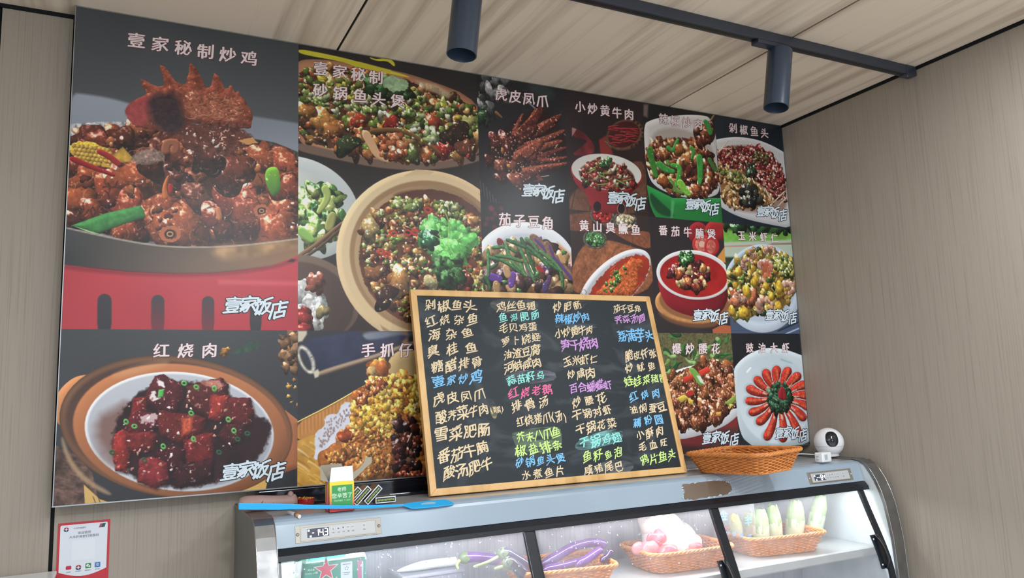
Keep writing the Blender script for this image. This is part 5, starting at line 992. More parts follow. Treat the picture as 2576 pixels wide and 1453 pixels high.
# ---------------------------------------------------------------- chalkboard
BL, BR_ = np.array([1.012, -0.205, 1.1585]), np.array([1.992, -0.218, 1.1585])
TL, TR = on_plane(1045, 728, 1, -0.045)[0], on_plane(1650, 745, 1, -0.058)[0]
ex = (BR_ - BL); BW = np.linalg.norm(ex); ex /= BW
ezr = ((TL - BL) + (TR - BR_)) / 2; ezr -= ex * (ezr @ ex); BH = np.linalg.norm(ezr); ez = ezr / BH; nb = np.cross(ex, ez); nb = -nb if nb[1] > 0 else nb
BM = Matrix(((ex[0], ez[0], nb[0], BL[0]), (ex[1], ez[1], nb[1], BL[1]), (ex[2], ez[2], nb[2], BL[2]), (0, 0, 0, 1)))   # local x right, y up, z to the reader
TH = 0.020
BM = BM @ Matrix.Translation((0, 0, 0))
cb = empty('chalkboard', tuple(BL), label='wood-framed chalkboard with handwritten Chinese dish list leaning against the menu poster', cat='chalkboard')
FWD = 0.0215
m_board = mat('slate', s2l(42, 50, 56), 0.5, spec=0.3); nt = m_board.node_tree; bb = nt.nodes['Principled BSDF']
tc = nt.nodes.new('ShaderNodeTexCoord'); mpn = nt.nodes.new('ShaderNodeMapping'); mpn.inputs['Scale'].default_value = (5, 9, 9); mpn.inputs['Rotation'].default_value = (0, 0.5, 0); n1 = nt.nodes.new('ShaderNodeTexNoise'); n1.inputs['Scale'].default_value = 1.0; n1.inputs['Detail'].default_value = 6; n1.inputs['Distortion'].default_value = 1.5
nt.links.new(tc.outputs['Object'], mpn.inputs[0]); nt.links.new(mpn.outputs[0], n1.inputs['Vector']); rp = nt.nodes.new('ShaderNodeValToRGB'); rp.color_ramp.elements[0].position = 0.5; rp.color_ramp.elements[1].position = 0.78
rp.color_ramp.elements[0].color = (*s2l(38, 46, 52), 1); rp.color_ramp.elements[1].color = (*s2l(74, 82, 88), 1); nt.links.new(n1.outputs['Fac'], rp.inputs[0]); nt.links.new(rp.outputs[0], bb.inputs['Base Color'])
def local_box(b, x0, y0, z0, x1, y1, z1): b.box((x0, y0, z0), (x1, y1, z1), BM)
b = B(); local_box(b, FWD * .8, FWD * .8, -TH + .004, BW - FWD * .8, BH - FWD * .8, -0.004); under(b.build('writing_surface', m_board), cb)
def mitre(pts): v = [BM @ Vector((x, y, z)) for z in (-TH, 0.0) for x, y in pts]; n = len(pts); q = B(); q.add(v, [tuple(range(n)), tuple(range(n, 2 * n))] + [(i, (i + 1) % n, n + (i + 1) % n, n + i) for i in range(n)]); return q
w = FWD
for pts in ([(0, 0), (BW, 0), (BW - w, w), (w, w)], [(0, BH), (w, BH - w), (BW - w, BH - w), (BW, BH)], [(0, 0), (w, w), (w, BH - w), (0, BH)], [(BW, 0), (BW, BH), (BW - w, BH - w), (BW - w, w)]):
    under(mitre(pts).build('frame_rail', M['wood'], bevel=0.0014, seg=2), cb)
b = B(); c0 = BM @ Vector((BW * .70, BH + 0.001, -TH * .5)); b.tube([c0 + Vector((0.011 * math.cos(a), 0, 0.011 + 0.010 * math.sin(a))) for a in np.linspace(0, 6.2832, 15)], 0.0012, 6); under(b.build('hanging_ring', M['alu'], smooth=True), cb)
TAN, BLU, TEA, PNK, PUR, YGR = 'tan', 'blue', 'teal', 'pink', 'purple', 'lime'
CH = {'tan': mat('chalk_tan', s2l(232, 210, 172), 0.8), 'blue': mat('chalk_blue', s2l(130, 198, 246), 0.8), 'teal': mat('chalk_teal', s2l(150, 230, 220), 0.8), 'pink': mat('chalk_pink', s2l(240, 116, 160), 0.8), 'purple': mat('chalk_purple', s2l(210, 156, 220), 0.8), 'lime': mat('chalk_lime', s2l(206, 236, 140), 0.8)}
def crop_px(p, ox, oy, s): return (ox + p[0] / s, oy + p[1] / s)
A_, B_ = (1030, 720, 2.690), (1380, 730, 2.905)
ROWS = [('剁椒鱼头', (142, 130), (410, 132), 76, 'tan', A_), ('红烧杂鱼', (145, 235), (425, 222), 76, 'tan', A_), ('海杂鱼', (170, 330), (390, 312), 78, 'tan', A_), ('臭桂鱼', (160, 440), (420, 412), 80, 'tan', A_),
        ('糖醋排骨', (190, 545), (455, 512), 82, 'tan', A_), ('壹家炒鸡', (195, 642), (452, 616), 78, 'blue', A_), ('虎皮凤爪', (200, 765), (472, 735), 86, 'tan', A_), ('酸荠菜牛肉', (215, 882), (502, 832), 84, 'tan', A_), ('(青菜)', (552, 836), (628, 832), 48, 'tan', A_),
        ('雪菜肥肠', (215, 1002), (505, 970), 92, 'tan', A_), ('番茄牛腩', (232, 1150), (492, 1090), 92, 'tan', A_), ('酸汤肥牛', (270, 1262), (525, 1208), 94, 'tan', A_),
        ('鸡丝鱼翅', (622, 140), (822, 130), 64, 'tan', A_), ('鱼泡肥肠', (635, 215), (850, 195), 60, 'teal', A_), ('毛贝鸡蛋', (637, 282), (832, 272), 62, 'tan', A_), ('萝卜烧蛏', (650, 374), (855, 347), 66, 'tan', A_), ('油渣豆腐', (665, 465), (850, 432), 68, 'tan', A_),
        ('河蚌咸肉', (675, 550), (860, 515), 66, 'tan', A_), ('蒜苗籽乌', (690, 636), (885, 602), 66, 'teal', A_), ('红烧老鹅', (705, 722), (935, 698), 72, 'pink', A_), ('排骨汤', (722, 812), (908, 780), 74, 'tan', A_), ('红烧猪爪', (750, 914), (928, 890), 74, 'tan', A_), ('(汤)', (968, 882), (1052, 880), 74, 'tan', A_),
        ('芥末八爪鱼', (755, 1022), (992, 990), 72, 'lime', A_), ('椒盐排条', (755, 1112), (1000, 1075), 76, 'lime', A_), ('砂锅鱼头煲', (748, 1192), (1022, 1165), 72, 'blue', A_), ('水煮鱼片', (790, 1276), (1020, 1250), 66, 'tan', A_),
        ('炒肥肠', (65, 122), (210, 110), 62, 'tan', B_), ('辣椒炒肉', (82, 206), (268, 196), 66, 'blue', B_), ('小炒黄牛肉', (76, 308), (298, 286), 66, 'tan', B_), ('笋干烧肉', (120, 402), (328, 384), 84, 'purple', B_), ('玉米虾仁', (137, 520), (328, 502), 66, 'tan', B_),
        ('炒咸肉', (166, 614), (304, 604), 72, 'tan', B_), ('百合蝴蝶虾', (182, 716), (434, 690), 72, 'purple', B_), ('炒腰花', (206, 814), (384, 790), 76, 'tan', B_), ('干锅对虾', (206, 914), (428, 876), 76, 'tan', B_), ('干锅花菜', (236, 1014), (458, 970), 76, 'tan', B_),
        ('干锅鸡翅', (260, 1112), (498, 1078), 84, 'teal', B_), ('鱼籽鱼泡', (282, 1216), (508, 1186), 76, 'lime', B_), ('咸猪尾巴', (292, 1310), (514, 1288), 76, 'tan', B_),
        ('茄子豆角', (497, 134), (650, 130), 54, 'tan', B_), ('荠菜汤圆', (512, 214), (680, 206), 60, 'purple', B_), ('荔浦芋头', (535, 334), (735, 328), 88, 'blue', B_), ('脆皮仟张', (588, 476), (758, 462), 74, 'tan', B_), ('炒鱿鱼', (592, 566), (750, 554), 68, 'tan', B_),
        ('娃娃菜猪肚', (586, 666), (838, 642), 68, 'lime', B_), ('红烧肉', (622, 774), (782, 750), 66, 'blue', B_), ('油焖蚕豆', (622, 870), (826, 850), 66, 'tan', B_), ('藕粉圆', (646, 964), (806, 944), 74, 'blue', B_), ('小酥肉', (666, 1050), (810, 1030), 66, 'tan', B_), ('毛血旺', (688, 1142), (840, 1112), 66, 'tan', B_), ('鸦片鱼头', (702, 1240), (900, 1204), 78, 'lime', B_)]
SO = BM @ Vector((0, 0, -0.004)); EXV, EYV = Vector(ex), Vector(ez)
def bpt(px): w_ = on_any(px[0], px[1], tuple(SO), tuple(nb))[0] - np.array(SO); return float(w_ @ ex), float(w_ @ ez)
bid = 0
for txt, a, b_, h, colr, fr_ in ROWS:
    pa, pb = crop_px(a, *fr_), crop_px(b_, *fr_); A0, B0 = bpt(pa), bpt(pb); hs = h / fr_[2]
    s = bpt((pa[0], pa[1] - hs / 2))[1] - bpt((pa[0], pa[1] + hs / 2))[1]; n = len(txt); t = Text(tuple(SO), ex, ez, nb); bid += 1; r_ = np.random.RandomState(bid)
    gap = math.hypot(B0[0] - A0[0], B0[1] - A0[1]) / max(1, n - 1)
    for i, ch in enumerate(txt):
        q = i / (n - 1); wx = min(1.05, max(0.66, gap / s * 0.98)) if ord(ch) > 0x2E80 else 0.9
        t.put(ch, A0[0] + (B0[0] - A0[0]) * q, A0[1] + (B0[1] - A0[1]) * q + r_.randn() * .03 * s, s * (1.05 + .08 * r_.randn()), pen=(0.026, 0.012, 4, 0.5), lift=0.0004, shear=0.02 + .05 * r_.randn(), slant=0.27, wx=wx, warp=(0.055, bid * 7 + i))
    under(t.done('chalk_line', CH[colr]), cb)
# chalk smears left by the duster
def smear(name, pts, colr, al, seed):
    m = bpy.data.materials.new(name); m.use_nodes = True; q = m.node_tree; pb_ = q.nodes['Principled BSDF']; pb_.inputs['Base Color'].default_value = (*colr, 1); pb_.inputs['Roughness'].default_value = 0.9
    tcn = q.nodes.new('ShaderNodeTexCoord'); mpp = q.nodes.new('ShaderNodeMapping'); mpp.inputs['Scale'].default_value = (16, 60, 60); mpp.inputs['Rotation'].default_value = (0, -0.25, 0); nn = q.nodes.new('ShaderNodeTexNoise'); nn.inputs['Scale'].default_value = 1; nn.inputs['Detail'].default_value = 5; q.links.new(tcn.outputs['Object'], mpp.inputs[0]); q.links.new(mpp.outputs[0], nn.inputs['Vector'])
    mm = q.nodes.new('ShaderNodeMapRange'); mm.inputs['From Min'].default_value = 0.35; mm.inputs['From Max'].default_value = 0.7; mm.inputs['To Max'].default_value = al; q.links.new(nn.outputs['Fac'], mm.inputs['Value']); q.links.new(mm.outputs[0], pb_.inputs['Alpha'])
    v = [tuple(np.array(SO) + ex * x + ez * y + nb * 0.0002) for x, y in (bpt(p) for p in pts)]
    under(mesh('chalk_smear', v, [tuple(range(len(v)))], m), cb)
def bl(fr_, pts): return [crop_px(p, *fr_) for p in chaikin(pts, 1)]
smear('smear_teal', bl(B_, [(190, 1130), (240, 1080), (380, 1030), (520, 1008), (548, 1040), (530, 1100), (400, 1140), (260, 1168), (200, 1160)]), s2l(150, 214, 214), 0.8, 1)
smear('smear_green', bl(A_, [(690, 980), (900, 950), (1020, 950), (1030, 1010), (1030, 1090), (900, 1130), (740, 1110), (700, 1040)]), s2l(170, 200, 160), 0.42, 2)
smear('smear_grey', bl(A_, [(640, 600), (780, 560), (980, 570), (1000, 630), (900, 650), (760, 662), (650, 660)]), s2l(170, 172, 190), 0.42, 3)
smear('smear_gold', bl(A_, [(540, 790), (575, 775), (600, 830), (590, 890), (570, 900), (545, 850)]), s2l(220, 210, 150), 0.6, 4)
smear('smear_low', bl(B_, [(260, 1330), (420, 1240), (560, 1240), (640, 1280), (560, 1350), (400, 1360)]), s2l(160, 164, 168), 0.35, 5)
smear('smear_high', bl(A_, [(540, 100), (640, 80), (860, 90), (880, 150), (700, 190), (560, 160)]), s2l(160, 164, 160), 0.3, 6)
smear('smear_purple', bl(B_, [(40, 250), (200, 235), (380, 250), (340, 280), (60, 275)]), s2l(150, 170, 190), 0.4, 7)

# ---------------------------------------------------------------- rattan baskets
def make_basket(loc, rot, w=0.335, d=0.25, h=0.070, tp=0.030, rows=13):
    root = empty('rattan_basket', loc, rot)
    def loop(f, off, z=None, n=168, phase=0, amp=0.0, nst=52):
        hw, hd = w / 2 - tp * (1 - f) + off, d / 2 - tp * (1 - f) + off; r = 0.045; pts = []
        L = [2 * (hw - r), math.pi / 2 * r, 2 * (hd - r), math.pi / 2 * r]; tot = 2 * sum(L)
        for k in range(n):
            s = tot * k / n; u = s; side = 0; half = s >= tot / 2; u = s - tot / 2 if half else s
            if u < L[0]: x, y, nx, ny = -(hw - r) + u, -hd, 0, -1
            elif u < L[0] + L[1]: a = (u - L[0]) / r; x, y, nx, ny = (hw - r) + r * math.sin(a), -(hd - r) - r * math.cos(a), math.sin(a), -math.cos(a)
            elif u < L[0] + L[1] + L[2]: x, y, nx, ny = hw, -(hd - r) + (u - L[0] - L[1]), 1, 0
            else: a = (u - L[0] - L[1] - L[2]) / r; x, y, nx, ny = (hw - r) + r * math.cos(a), (hd - r) + r * math.sin(a), math.cos(a), math.sin(a)
            if half: x, y, nx, ny = -x, -y, -nx, -ny
            o = amp * math.sin(math.pi * nst * k / n + phase); pts.append(Vector((x + nx * o, y + ny * o, h * f if z is None else z)))
        return pts
    b = B()
    for i in range(rows):
        f = 0.06 + 0.86 * i / (rows - 1); p = loop(f, 0, amp=0.0034, phase=math.pi * (i % 2), n=208); b.tube(p + [p[0]], 0.0026, 5, cap=False)
    o = b.build('woven_strands', M['rattan'], root, smooth=True); o['kind'] = 'stuff'
    b = B(); lo, hi = loop(0.02, 0, n=52), loop(0.97, 0, n=52)
    for p, q in zip(lo, hi): b.tube([p, q], 0.0019, 5)
    o = b.build('upright_stakes', M['rattan'], root, smooth=True); o['kind'] = 'stuff'
    def rope(f, off, z, R_, r_, ns, turns, name):
        b = B(); base = loop(f, off, z, n=288)
        for s in range(ns):
            pts = []
            for k, p in enumerate(base):
                t = (base[(k + 1) % len(base)] - base[k - 1]).normalized(); a = Vector((t.y, -t.x, 0)); up_ = Vector((0, 0, 1)); an = 2 * math.pi * (turns * k / len(base) + s / ns); pts.append(p + a * R_ * math.cos(an) + up_ * R_ * math.sin(an))
            b.tube(pts + [pts[0]], r_, 5, cap=False)
        return b.build(name, M['rattan'], root, smooth=True)
    rope(1.0, 0.002, h * 0.985, 0.0040, 0.0040, 4, 16, 'rope_rim'); rope(0.0, 0.002, 0.0055, 0.0022, 0.0028, 3, 30, 'base_rim')
    b = B(); hw, hd = w / 2 - tp, d / 2 - tp
    for i in range(26):
        y = -hd + .006 + (2 * hd - .012) * i / 25; n = 30; b.tube([(-hw + .005 + (2 * hw - .01) * k / n, y, 0.0052 + 0.0016 * math.sin(math.pi * (k + i))) for k in range(n + 1)], 0.0021, 4)
    for i in range(22): x = -hw + .01 + (2 * hw - .02) * i / 21; b.tube([(x, -hd + .003, 0.0052), (x, hd - .003, 0.0052)], 0.0022, 4)
    o = b.build('woven_base', M['rattan'], root, smooth=True); o['kind'] = 'stuff'
    return root
bk = make_basket((2.159, -0.364, 1.1580), (0.035, -0.021, -1.411)); bk.rotation_mode = 'XYZ'
# the fitted pose: yaw after the small tilt
from mathutils import Euler as _E
bk.rotation_euler = (0.035, -0.021, -1.411); bk.location = (2.145, -0.348, 1.1605)
tag(bk, 'empty orange-brown rattan basket on top of the fridge overhanging its front edge', 'basket')
SH = 0.8365
BK = [((2.400, -0.185, SH), -0.17, 'rattan basket on fridge shelf behind right glass door holding upright white-green cabbages'),
      ((1.945, -0.185, SH), -0.10, 'rattan basket on fridge shelf behind middle glass door holding bagged pink meat'),
      ((1.455, -0.190, SH), -0.20, 'rattan basket on fridge shelf crossing the left mullion, holding purple eggplants')]
for loc, yaw, lab in BK:
    c = copy_tree(bk); c.location = loc; c.rotation_euler = (0, 0, yaw); tag(c, lab, 'basket')
for o in [bk] + [x for x in COL.objects if x.name.startswith('rattan_basket')]: o['group'] = 'rattan baskets of the fridge'

# ---------------------------------------------------------------- ball camera, plug, cable
cm = empty('security_camera', (2.772, -0.172, 1.1595), label='round white ball-shaped security camera on fridge top beside right wall', cat='camera')
cc = Vector((2.772, -0.172, 1.2195)); r = 0.0585
look = Vector((-0.55, -0.80, 0.16)).normalized(); q = Vector((0, 0, 1)).rotation_difference(look).to_matrix().to_4x4()
b = B(); prof = [(0, -r), (r * .5, -r * .985), (r * .62, -r * .93)] + [(r * math.cos(a), r * math.sin(a)) for a in np.linspace(-0.95, -0.28, 9)]; b.lathe(prof, tuple(cc), 48); o = under(b.build('base_shell', M['white'], smooth=True), cm)
b = B(); b.lathe([(r * math.cos(a), r * math.sin(a)) for a in np.linspace(-0.255, math.pi / 2, 20)], tuple(cc), 48); hd_ = under(b.build('ball_head', M['white'], smooth=True), cm)
b = B(); b.lathe([(r * .985 * math.cos(a), r * .985 * math.sin(a)) for a in np.linspace(-0.3, -0.22, 3)], tuple(cc), 48); under(b.build('seam_ring', M['greyp'], smooth=True), cm)
# oval black face lying on the ball
b = B(); n = 10; m_ = 36; vs = [cc + look * (r * 1.006)]
rt = look.cross(Vector((0, 0, 1))).normalized(); upv = rt.cross(look).normalized()
for i in range(1, n + 1):
    for k in range(m_):
        a = 2 * math.pi * k / m_; u = 0.47 * i / n * math.copysign(abs(math.cos(a)) ** .8, math.cos(a)); v_ = 0.66 * i / n * math.copysign(abs(math.sin(a)) ** .8, math.sin(a)) + 0.20
        d = (look + rt * u + upv * v_).normalized(); vs.append(cc + d * (r * (1.012 - 0.010 * (i / n) ** 6)))
vs[0] = cc + (look + upv * .20).normalized() * r * 1.012
fs = [(0, 1 + k, 1 + (k + 1) % m_) for k in range(m_)] + [(1 + (i - 1) * m_ + k, 1 + i * m_ + k, 1 + i * m_ + (k + 1) % m_, 1 + (i - 1) * m_ + (k + 1) % m_) for i in range(1, n) for k in range(m_)]
b.add(vs, fs); fc = b.build('lens_face', M['camblk'], smooth=True); child(fc, hd_)
ld = (look - upv * 0.02).normalized(); Tl = Matrix.Translation(cc + ld * (r * 1.010)) @ Vector((0, 0, 1)).rotation_difference(ld).to_matrix().to_4x4()
b = B(); b.lathe([(0.0115, -0.001), (0.0115, 0.0022), (0.0095, 0.0026), (0.0085, 0.0012), (0, 0.0008)], (0, 0, 0), 24, Tl); child(b.build('lens_ring', mat('lens_ring', s2l(40, 46, 54), 0.2), smooth=True), hd_)
b = B(); b.lathe([(0, 0.0026), (0.0030, 0.0020), (0.0052, 0.0010), (0.006, 0)], (0, 0, 0), 20, Tl @ Matrix.Translation((0, 0, .001))); child(b.build('lens_glass', mat('lens_glass', s2l(10, 12, 18), 0.03, spec=1), smooth=True), hd_)
ad_ = empty('plug_adapter', (2.60, -0.29, 1.158), (0, 0, 0.15), label='small white plug adapter lying between rattan basket and ball camera', cat='adapter')
b = B(); b.box((-0.030, -0.018, 0.0), (0.030, 0.018, 0.037)); b.build('adapter_body', M['white'], ad_, bevel=0.006, seg=3)
b = B(); b.box((-0.017, -0.0188, 0.009), (0.002, -0.0181, 0.029)); b.build('rating_label', mat('label_grey', s2l(176, 190, 194), 0.5), ad_)
for z in (0.012, 0.025): b = B(); b.box((-0.044, -0.003, z - .0008), (-0.030, 0.003, z + .0008)); b.build('prong', M['chrome'], ad_)
b = B()
pts = [on_plane(x, y, 1, yy)[0] for x, y, yy in [(1737, 1181, -0.16), (1785, 1186, -0.17)]]
path = [(1.98, -0.155, 1.1605), (2.06, -0.165, 1.1605), (2.2, -0.15, 1.1605), (2.40, -0.115, 1.1605), (2.52, -0.085, 1.162), (2.60, -0.080, 1.170), (2.68, -0.095, 1.174), (2.735, -0.125, 1.170), (2.757, -0.135, 1.172)]
def cat_(p, k=6):
    p = [Vector(x) for x in p]; p = [p[0] * 2 - p[1]] + p + [p[-1] * 2 - p[-2]]; out = []
    for i in range(1, len(p) - 2):
        for j in range(k): t = j / k; out.append(0.5 * ((2 * p[i]) + (p[i + 1] - p[i - 1]) * t + (2 * p[i - 1] - 5 * p[i] + 4 * p[i + 1] - p[i + 2]) * t * t + (3 * p[i] - p[i - 1] - 3 * p[i + 1] + p[i + 2]) * t ** 3))
    return out + [p[-2]]
b.tube(cat_(path), 0.0020, 8); o = b.build('camera_cable', M['white'], smooth=True); tag(o, 'thin white cable running behind the rattan basket to the ball camera', 'cable')

# ---------------------------------------------------------------- things standing along the fridge top
# glossy black panel lying on edge behind them
bp_ = empty('black_panel', (0.92, -0.02, 1.155), label='low glossy black panel standing along fridge top under the poster, behind the small boxes', cat='panel')
b = B(); b.box((0.535, -0.010, 1.1555), (1.30, 0.056, 1.1945)); under(b.build('panel_body', mat('gloss_black', s2l(22, 26, 34), 0.12, coat=0.6), bevel=0.002), bp_)
b = B(); b.box((0.535, -0.100, 1.1555), (1.30, -0.0102, 1.1640)); under(b.build('panel_foot', mat('gloss_black2', s2l(20, 24, 34), 0.10, coat=0.6), bevel=0.002), bp_)

# dusty pink rubber sleeve
ps = empty('rubber_sleeve', (0.545, -0.17, 1.159), label='dusty pink-brown rubber animal-shaped sleeve with scratches and a small end hole', cat='toy')
m_pk = mat('dusty_pink', s2l(164, 134, 128), 0.55, var=(0.08, 30))
b = B(); sp = [(0.4555, .004), (.457, .010), (0.461, .0155), (0.468, .0195), (0.478, .0215), (0.495, .0222), (0.52, .0215), (0.545, .0195), (0.565, .0180), (0.582, .0180), (0.594, .0200), (0.603, .0215), (0.612, .0190), (0.617, .012), (0.618, .004)]
b.tube([(x, -0.170 - 0.01 * (x - .45), 1.1825 - (x - .46) * .035) for x, rr in sp], [rr for x, rr in sp], 20, flat=0.96); body = under(b.build('sleeve_body', m_pk, smooth=True), ps)
for x, z, rr in [(0.598, 1.197, .0085), (0.608, 1.190, .0065)]:
    b = B(); b.lathe([(rr * math.cos(a), rr * math.sin(a) * 1.15) for a in np.linspace(-1.57, 1.57, 10)], (x, -0.178, z), 16); under(b.build('ear_knob', m_pk, smooth=True), ps)
m_dk = mat('dark_hole', s2l(26, 22, 24), 0.6)
def surf_disc(name, cx_, cz_, rx, rz, yy, par, m, rot=0):
    v = [(cx_ + rx * math.cos(a) * math.cos(rot) - rz * math.sin(a) * math.sin(rot), yy, cz_ + rx * math.cos(a) * math.sin(rot) + rz * math.sin(a) * math.cos(rot)) for a in np.linspace(0, 6.2832, 20)[:-1]]
    return under(mesh(name, v, [tuple(range(19))], m), par)
surf_disc('end_hole', 0.4645, 1.184, .0022, .0042, -0.1865, ps, m_dk, 0.1); surf_disc('leg_opening', 0.583, 1.1685, .013, .0052, -0.1925, ps, m_dk, -0.35); surf_disc('leg_opening', 0.607, 1.1670, .0085, .0060, -0.1945, ps, m_dk)
b = B()
for p0, p1, w0 in [((0.521, 1.188), (0.510, 1.172), .0014), ((0.512, 1.175), (0.507, 1.168), .0022), ((0.484, 1.180), (0.491, 1.1835), .0012), ((0.534, 1.173), (0.551, 1.1815), .0007)]:
    def yb(z): k = (z - 1.181) / .0215; return -0.1708 - .0212 * math.sqrt(max(0, 1 - k * k)) - 0.0006
    nseg = 5; prev = None
    for i in range(nseg):
        t0, t1 = i / nseg, (i + 1) / nseg; a = (p0[0] + (p1[0] - p0[0]) * t0, p0[1] + (p1[1] - p0[1]) * t0); c = (p0[0] + (p1[0] - p0[0]) * t1, p0[1] + (p1[1] - p0[1]) * t1); ww = w0 * (1 - abs(2 * (t0 + t1) / 2 - 1) * .6)
        b.add([(a[0] - ww, yb(a[1]), a[1]), (a[0] + ww, yb(a[1]), a[1]), (c[0] + ww, yb(c[1]), c[1]), (c[0] - ww, yb(c[1]), c[1])], [(0, 1, 2, 3)])
o = under(b.build('scratch_marks', m_dk), ps); o['kind'] = 'stuff'

# red tin of golden candies
tn = empty('red_tin', (0.654, -0.115, 1.157), label='small round red tin filled with gold flakes, half hidden beside yellow box', cat='tin')
b = B(); b.lathe([(0, 0), (.019, 0), (.0235, .004), (.0245, .016), (.0250, .0185), (.0235, .0195), (.0215, .0185), (.0210, .012), (0, .011)], (0, 0, 0), 32); b.build('tin_shell', mat('tin_red', s2l(178, 26, 34), 0.25, coat=.4), tn, smooth=True)
b = B(); rg2 = np.random.RandomState(5)
for k in range(60):
    a, q_ = rg2.rand() * 6.28, 0.0195 * math.sqrt(rg2.rand()); x, y = q_ * math.cos(a), q_ * math.sin(a); z = .014 + .007 * rg2.rand(); v = [Vector((x, y, z)) + Vector(rg2.randn(3) * .0022) for _ in range(4)]; b.add(v, [(0, 1, 2), (0, 2, 3), (0, 1, 3), (1, 2, 3)])
o = b.build('gold_flakes', mat('gold_flake', s2l(222, 196, 80), 0.3, 0.4), tn); o['kind'] = 'stuff'

# yellow and green card box, open
yb_ = empty('yellow_card_box', (0.7065, -0.272, 1.1545), label='open yellow cardboard box with green teacher thank-you print and raised white flap', cat='box')
X0, X1, Y0, Y1, ZB, ZT = 0.6785, 0.7485, -0.305, -0.255, 1.1530, 1.2345
def card(name, pts, m, th=0.0006, nrm=None, par=yb_):
    p = [Vector(q) for q in pts]; n_ = (p[1] - p[0]).cross(p[2] - p[0]).normalized() if nrm is None else Vector(nrm); k = len(p)
    b = B(); b.add(p + [q - n_ * th for q in p], [tuple(range(k)), tuple(range(2 * k - 1, k - 1, -1))] + [(i, (i + 1) % k, k + (i + 1) % k, k + i) for i in range(k)]); return under(b.build(name, m), par)
my = mat('box_print', rough=0.4); nt = my.node_tree; g = nt.nodes.new('ShaderNodeValToRGB'); tcg = nt.nodes.new('ShaderNodeTexCoord'); sx = nt.nodes.new('ShaderNodeSeparateXYZ'); nt.links.new(tcg.outputs['Generated'], sx.inputs[0]); nt.links.new(sx.outputs['Z'], g.inputs[0]); nt.links.new(g.outputs[0], nt.nodes['Principled BSDF'].inputs['Base Color'])
el = g.color_ramp.elements; el[0].position = 0.0; el[0].color = (*s2l(206, 58, 62), 1); el[1].position = 0.9; el[1].color = (*s2l(246, 222, 66), 1); e2 = el.new(0.14); e2.color = (*s2l(214, 74, 64), 1); e3 = el.new(0.30); e3.color = (*s2l(236, 130, 84), 1); e4 = el.new(0.66); e4.color = (*s2l(244, 196, 74), 1)
m_cd = mat('grey_card', s2l(166, 158, 142), 0.7); m_cw = mat('white_card', s2l(236, 238, 244), 0.5)
card('front_wall', [(X0, Y0, ZB), (X1, Y0, ZB), (X1, Y0, ZT), (X0, Y0, ZT)], my, nrm=(0, -1, 0)); card('left_wall', [(X0, Y1, ZB), (X0, Y0, ZB), (X0, Y0, ZT), (X0, Y1, ZT)], my, nrm=(-1, 0, 0))
card('right_wall', [(X1, Y0, ZB), (X1, Y1, ZB), (X1, Y1, ZT), (X1, Y0, ZT)], my, nrm=(1, 0, 0)); card('back_wall', [(X1, Y1, ZB), (X0, Y1, ZB), (X0, Y1, ZT), (X1, Y1, ZT)], my, nrm=(0, 1, 0)); card('bottom_wall', [(X0, Y0, ZB + .0006), (X1, Y0, ZB + .0006), (X1, Y1, ZB + .0006), (X0, Y1, ZB + .0006)], m_cd)
card('white_flap', [(X0 + .001, Y0 + .001, ZT), (X1 - .002, Y0 + .001, ZT), (X1 - .003, Y0 + .006, ZT + .040), (X0 + .0075, Y0 + .006, ZT + .038)], m_cw, nrm=(0, -1, .1))
card('grey_side_flap', [(X0, Y0 + .004, ZT), (X0 - .002, Y1, ZT + .001), (X0 + .018, Y1 + .002, ZT + .0445), (X0 - .016, Y1 - .010, ZT + .043), (X0 - .021, Y0 + .014, ZT + .006)], m_cd, nrm=(0, -1, 0))
card('back_flap', [(X0 - .010, Y1 + .001, ZT), (X1, Y1 + .001, ZT), (X1 - .022, Y1 + .010, ZT + .0445), (X0 - .010, Y1 + .010, ZT + .043)], m_cd, nrm=(0, -1, .1))
fl_ = []; cpts = [((X1 - .001), ZT + .002), ((X1 + .018), ZT + .022), ((X1 + .030), ZT + .036), ((X1 + .036), ZT + .050), ((X1 + .037), ZT + .062)]
wd = [(.000, -.018), (.012, -.006), (.0, -.012), (0, -.013), (0, 0)]
card('curled_flap', [(X1, Y0 + .012, ZT - .001), (X1 + .018, Y0 + .012, ZT + .014), (X1 + .038, Y0 + .010, ZT + .032), (X1 + .053, Y0 + .008, ZT + .044), (X1 + .054, Y0 + .008, ZT + .060), (X1 + .034, Y0 + .008, ZT + .060), (X1 + .031, Y0 + .008, ZT + .047), (X1 + .016, Y0 + .010, ZT + .031), (X1, Y0 + .012, ZT + .021)], m_cd, nrm=(0, -1, 0))
GX0, GX1, GZ0, GZ1 = X0 + .007, X1 - .0055, ZB + .013, ZT - .010
gp = card('green_label', [(GX0, Y0 - .0003, GZ0), (GX1, Y0 - .0003, GZ0), (GX1, Y0 - .0003, GZ1), (GX0, Y0 - .0003, GZ1)], mat('label_green', s2l(66, 156, 88), 0.45), th=.0002, nrm=(0, -1, 0))
tt = Text((0, Y0 - .0003, 0), (1, 0, 0), (0, 0, 1), (0, -1, 0)); gc = (GX0 + GX1) / 2
tt.line('老师', gc - .001, GZ1 - .0115, .0125, pen=(.02, .02, 4, 0), lift=.0003); tt.line('您辛苦了', gc, GZ1 - .0285, .0145, pen=(.02, .02, 4, 0), lift=.0003); tt.line("TEACHER'S DAY", gc, GZ1 - .0415, .0062, lift=.0003)
child(tt.done('white_lettering', mat('label_white', s2l(206, 232, 206), 0.5)), gp)
for x, y, z, c_ in [(X0 + .001, Y0 + .008, ZT - .002, s2l(70, 150, 206)), (X0 - .002, Y0 + .020, ZT - .004, s2l(214, 120, 150))]:
    b = B(); b.box((x, y, ZB + .002), (x + .012, y + .010, z + .010)); ob = b.build('paper_packet', mat('packet', c_, 0.5), bevel=.001); tag(ob, 'blue paper packet poking out of the yellow box' if c_[2] > c_[0] else 'pink paper packet inside the yellow box, left side', 'packet')

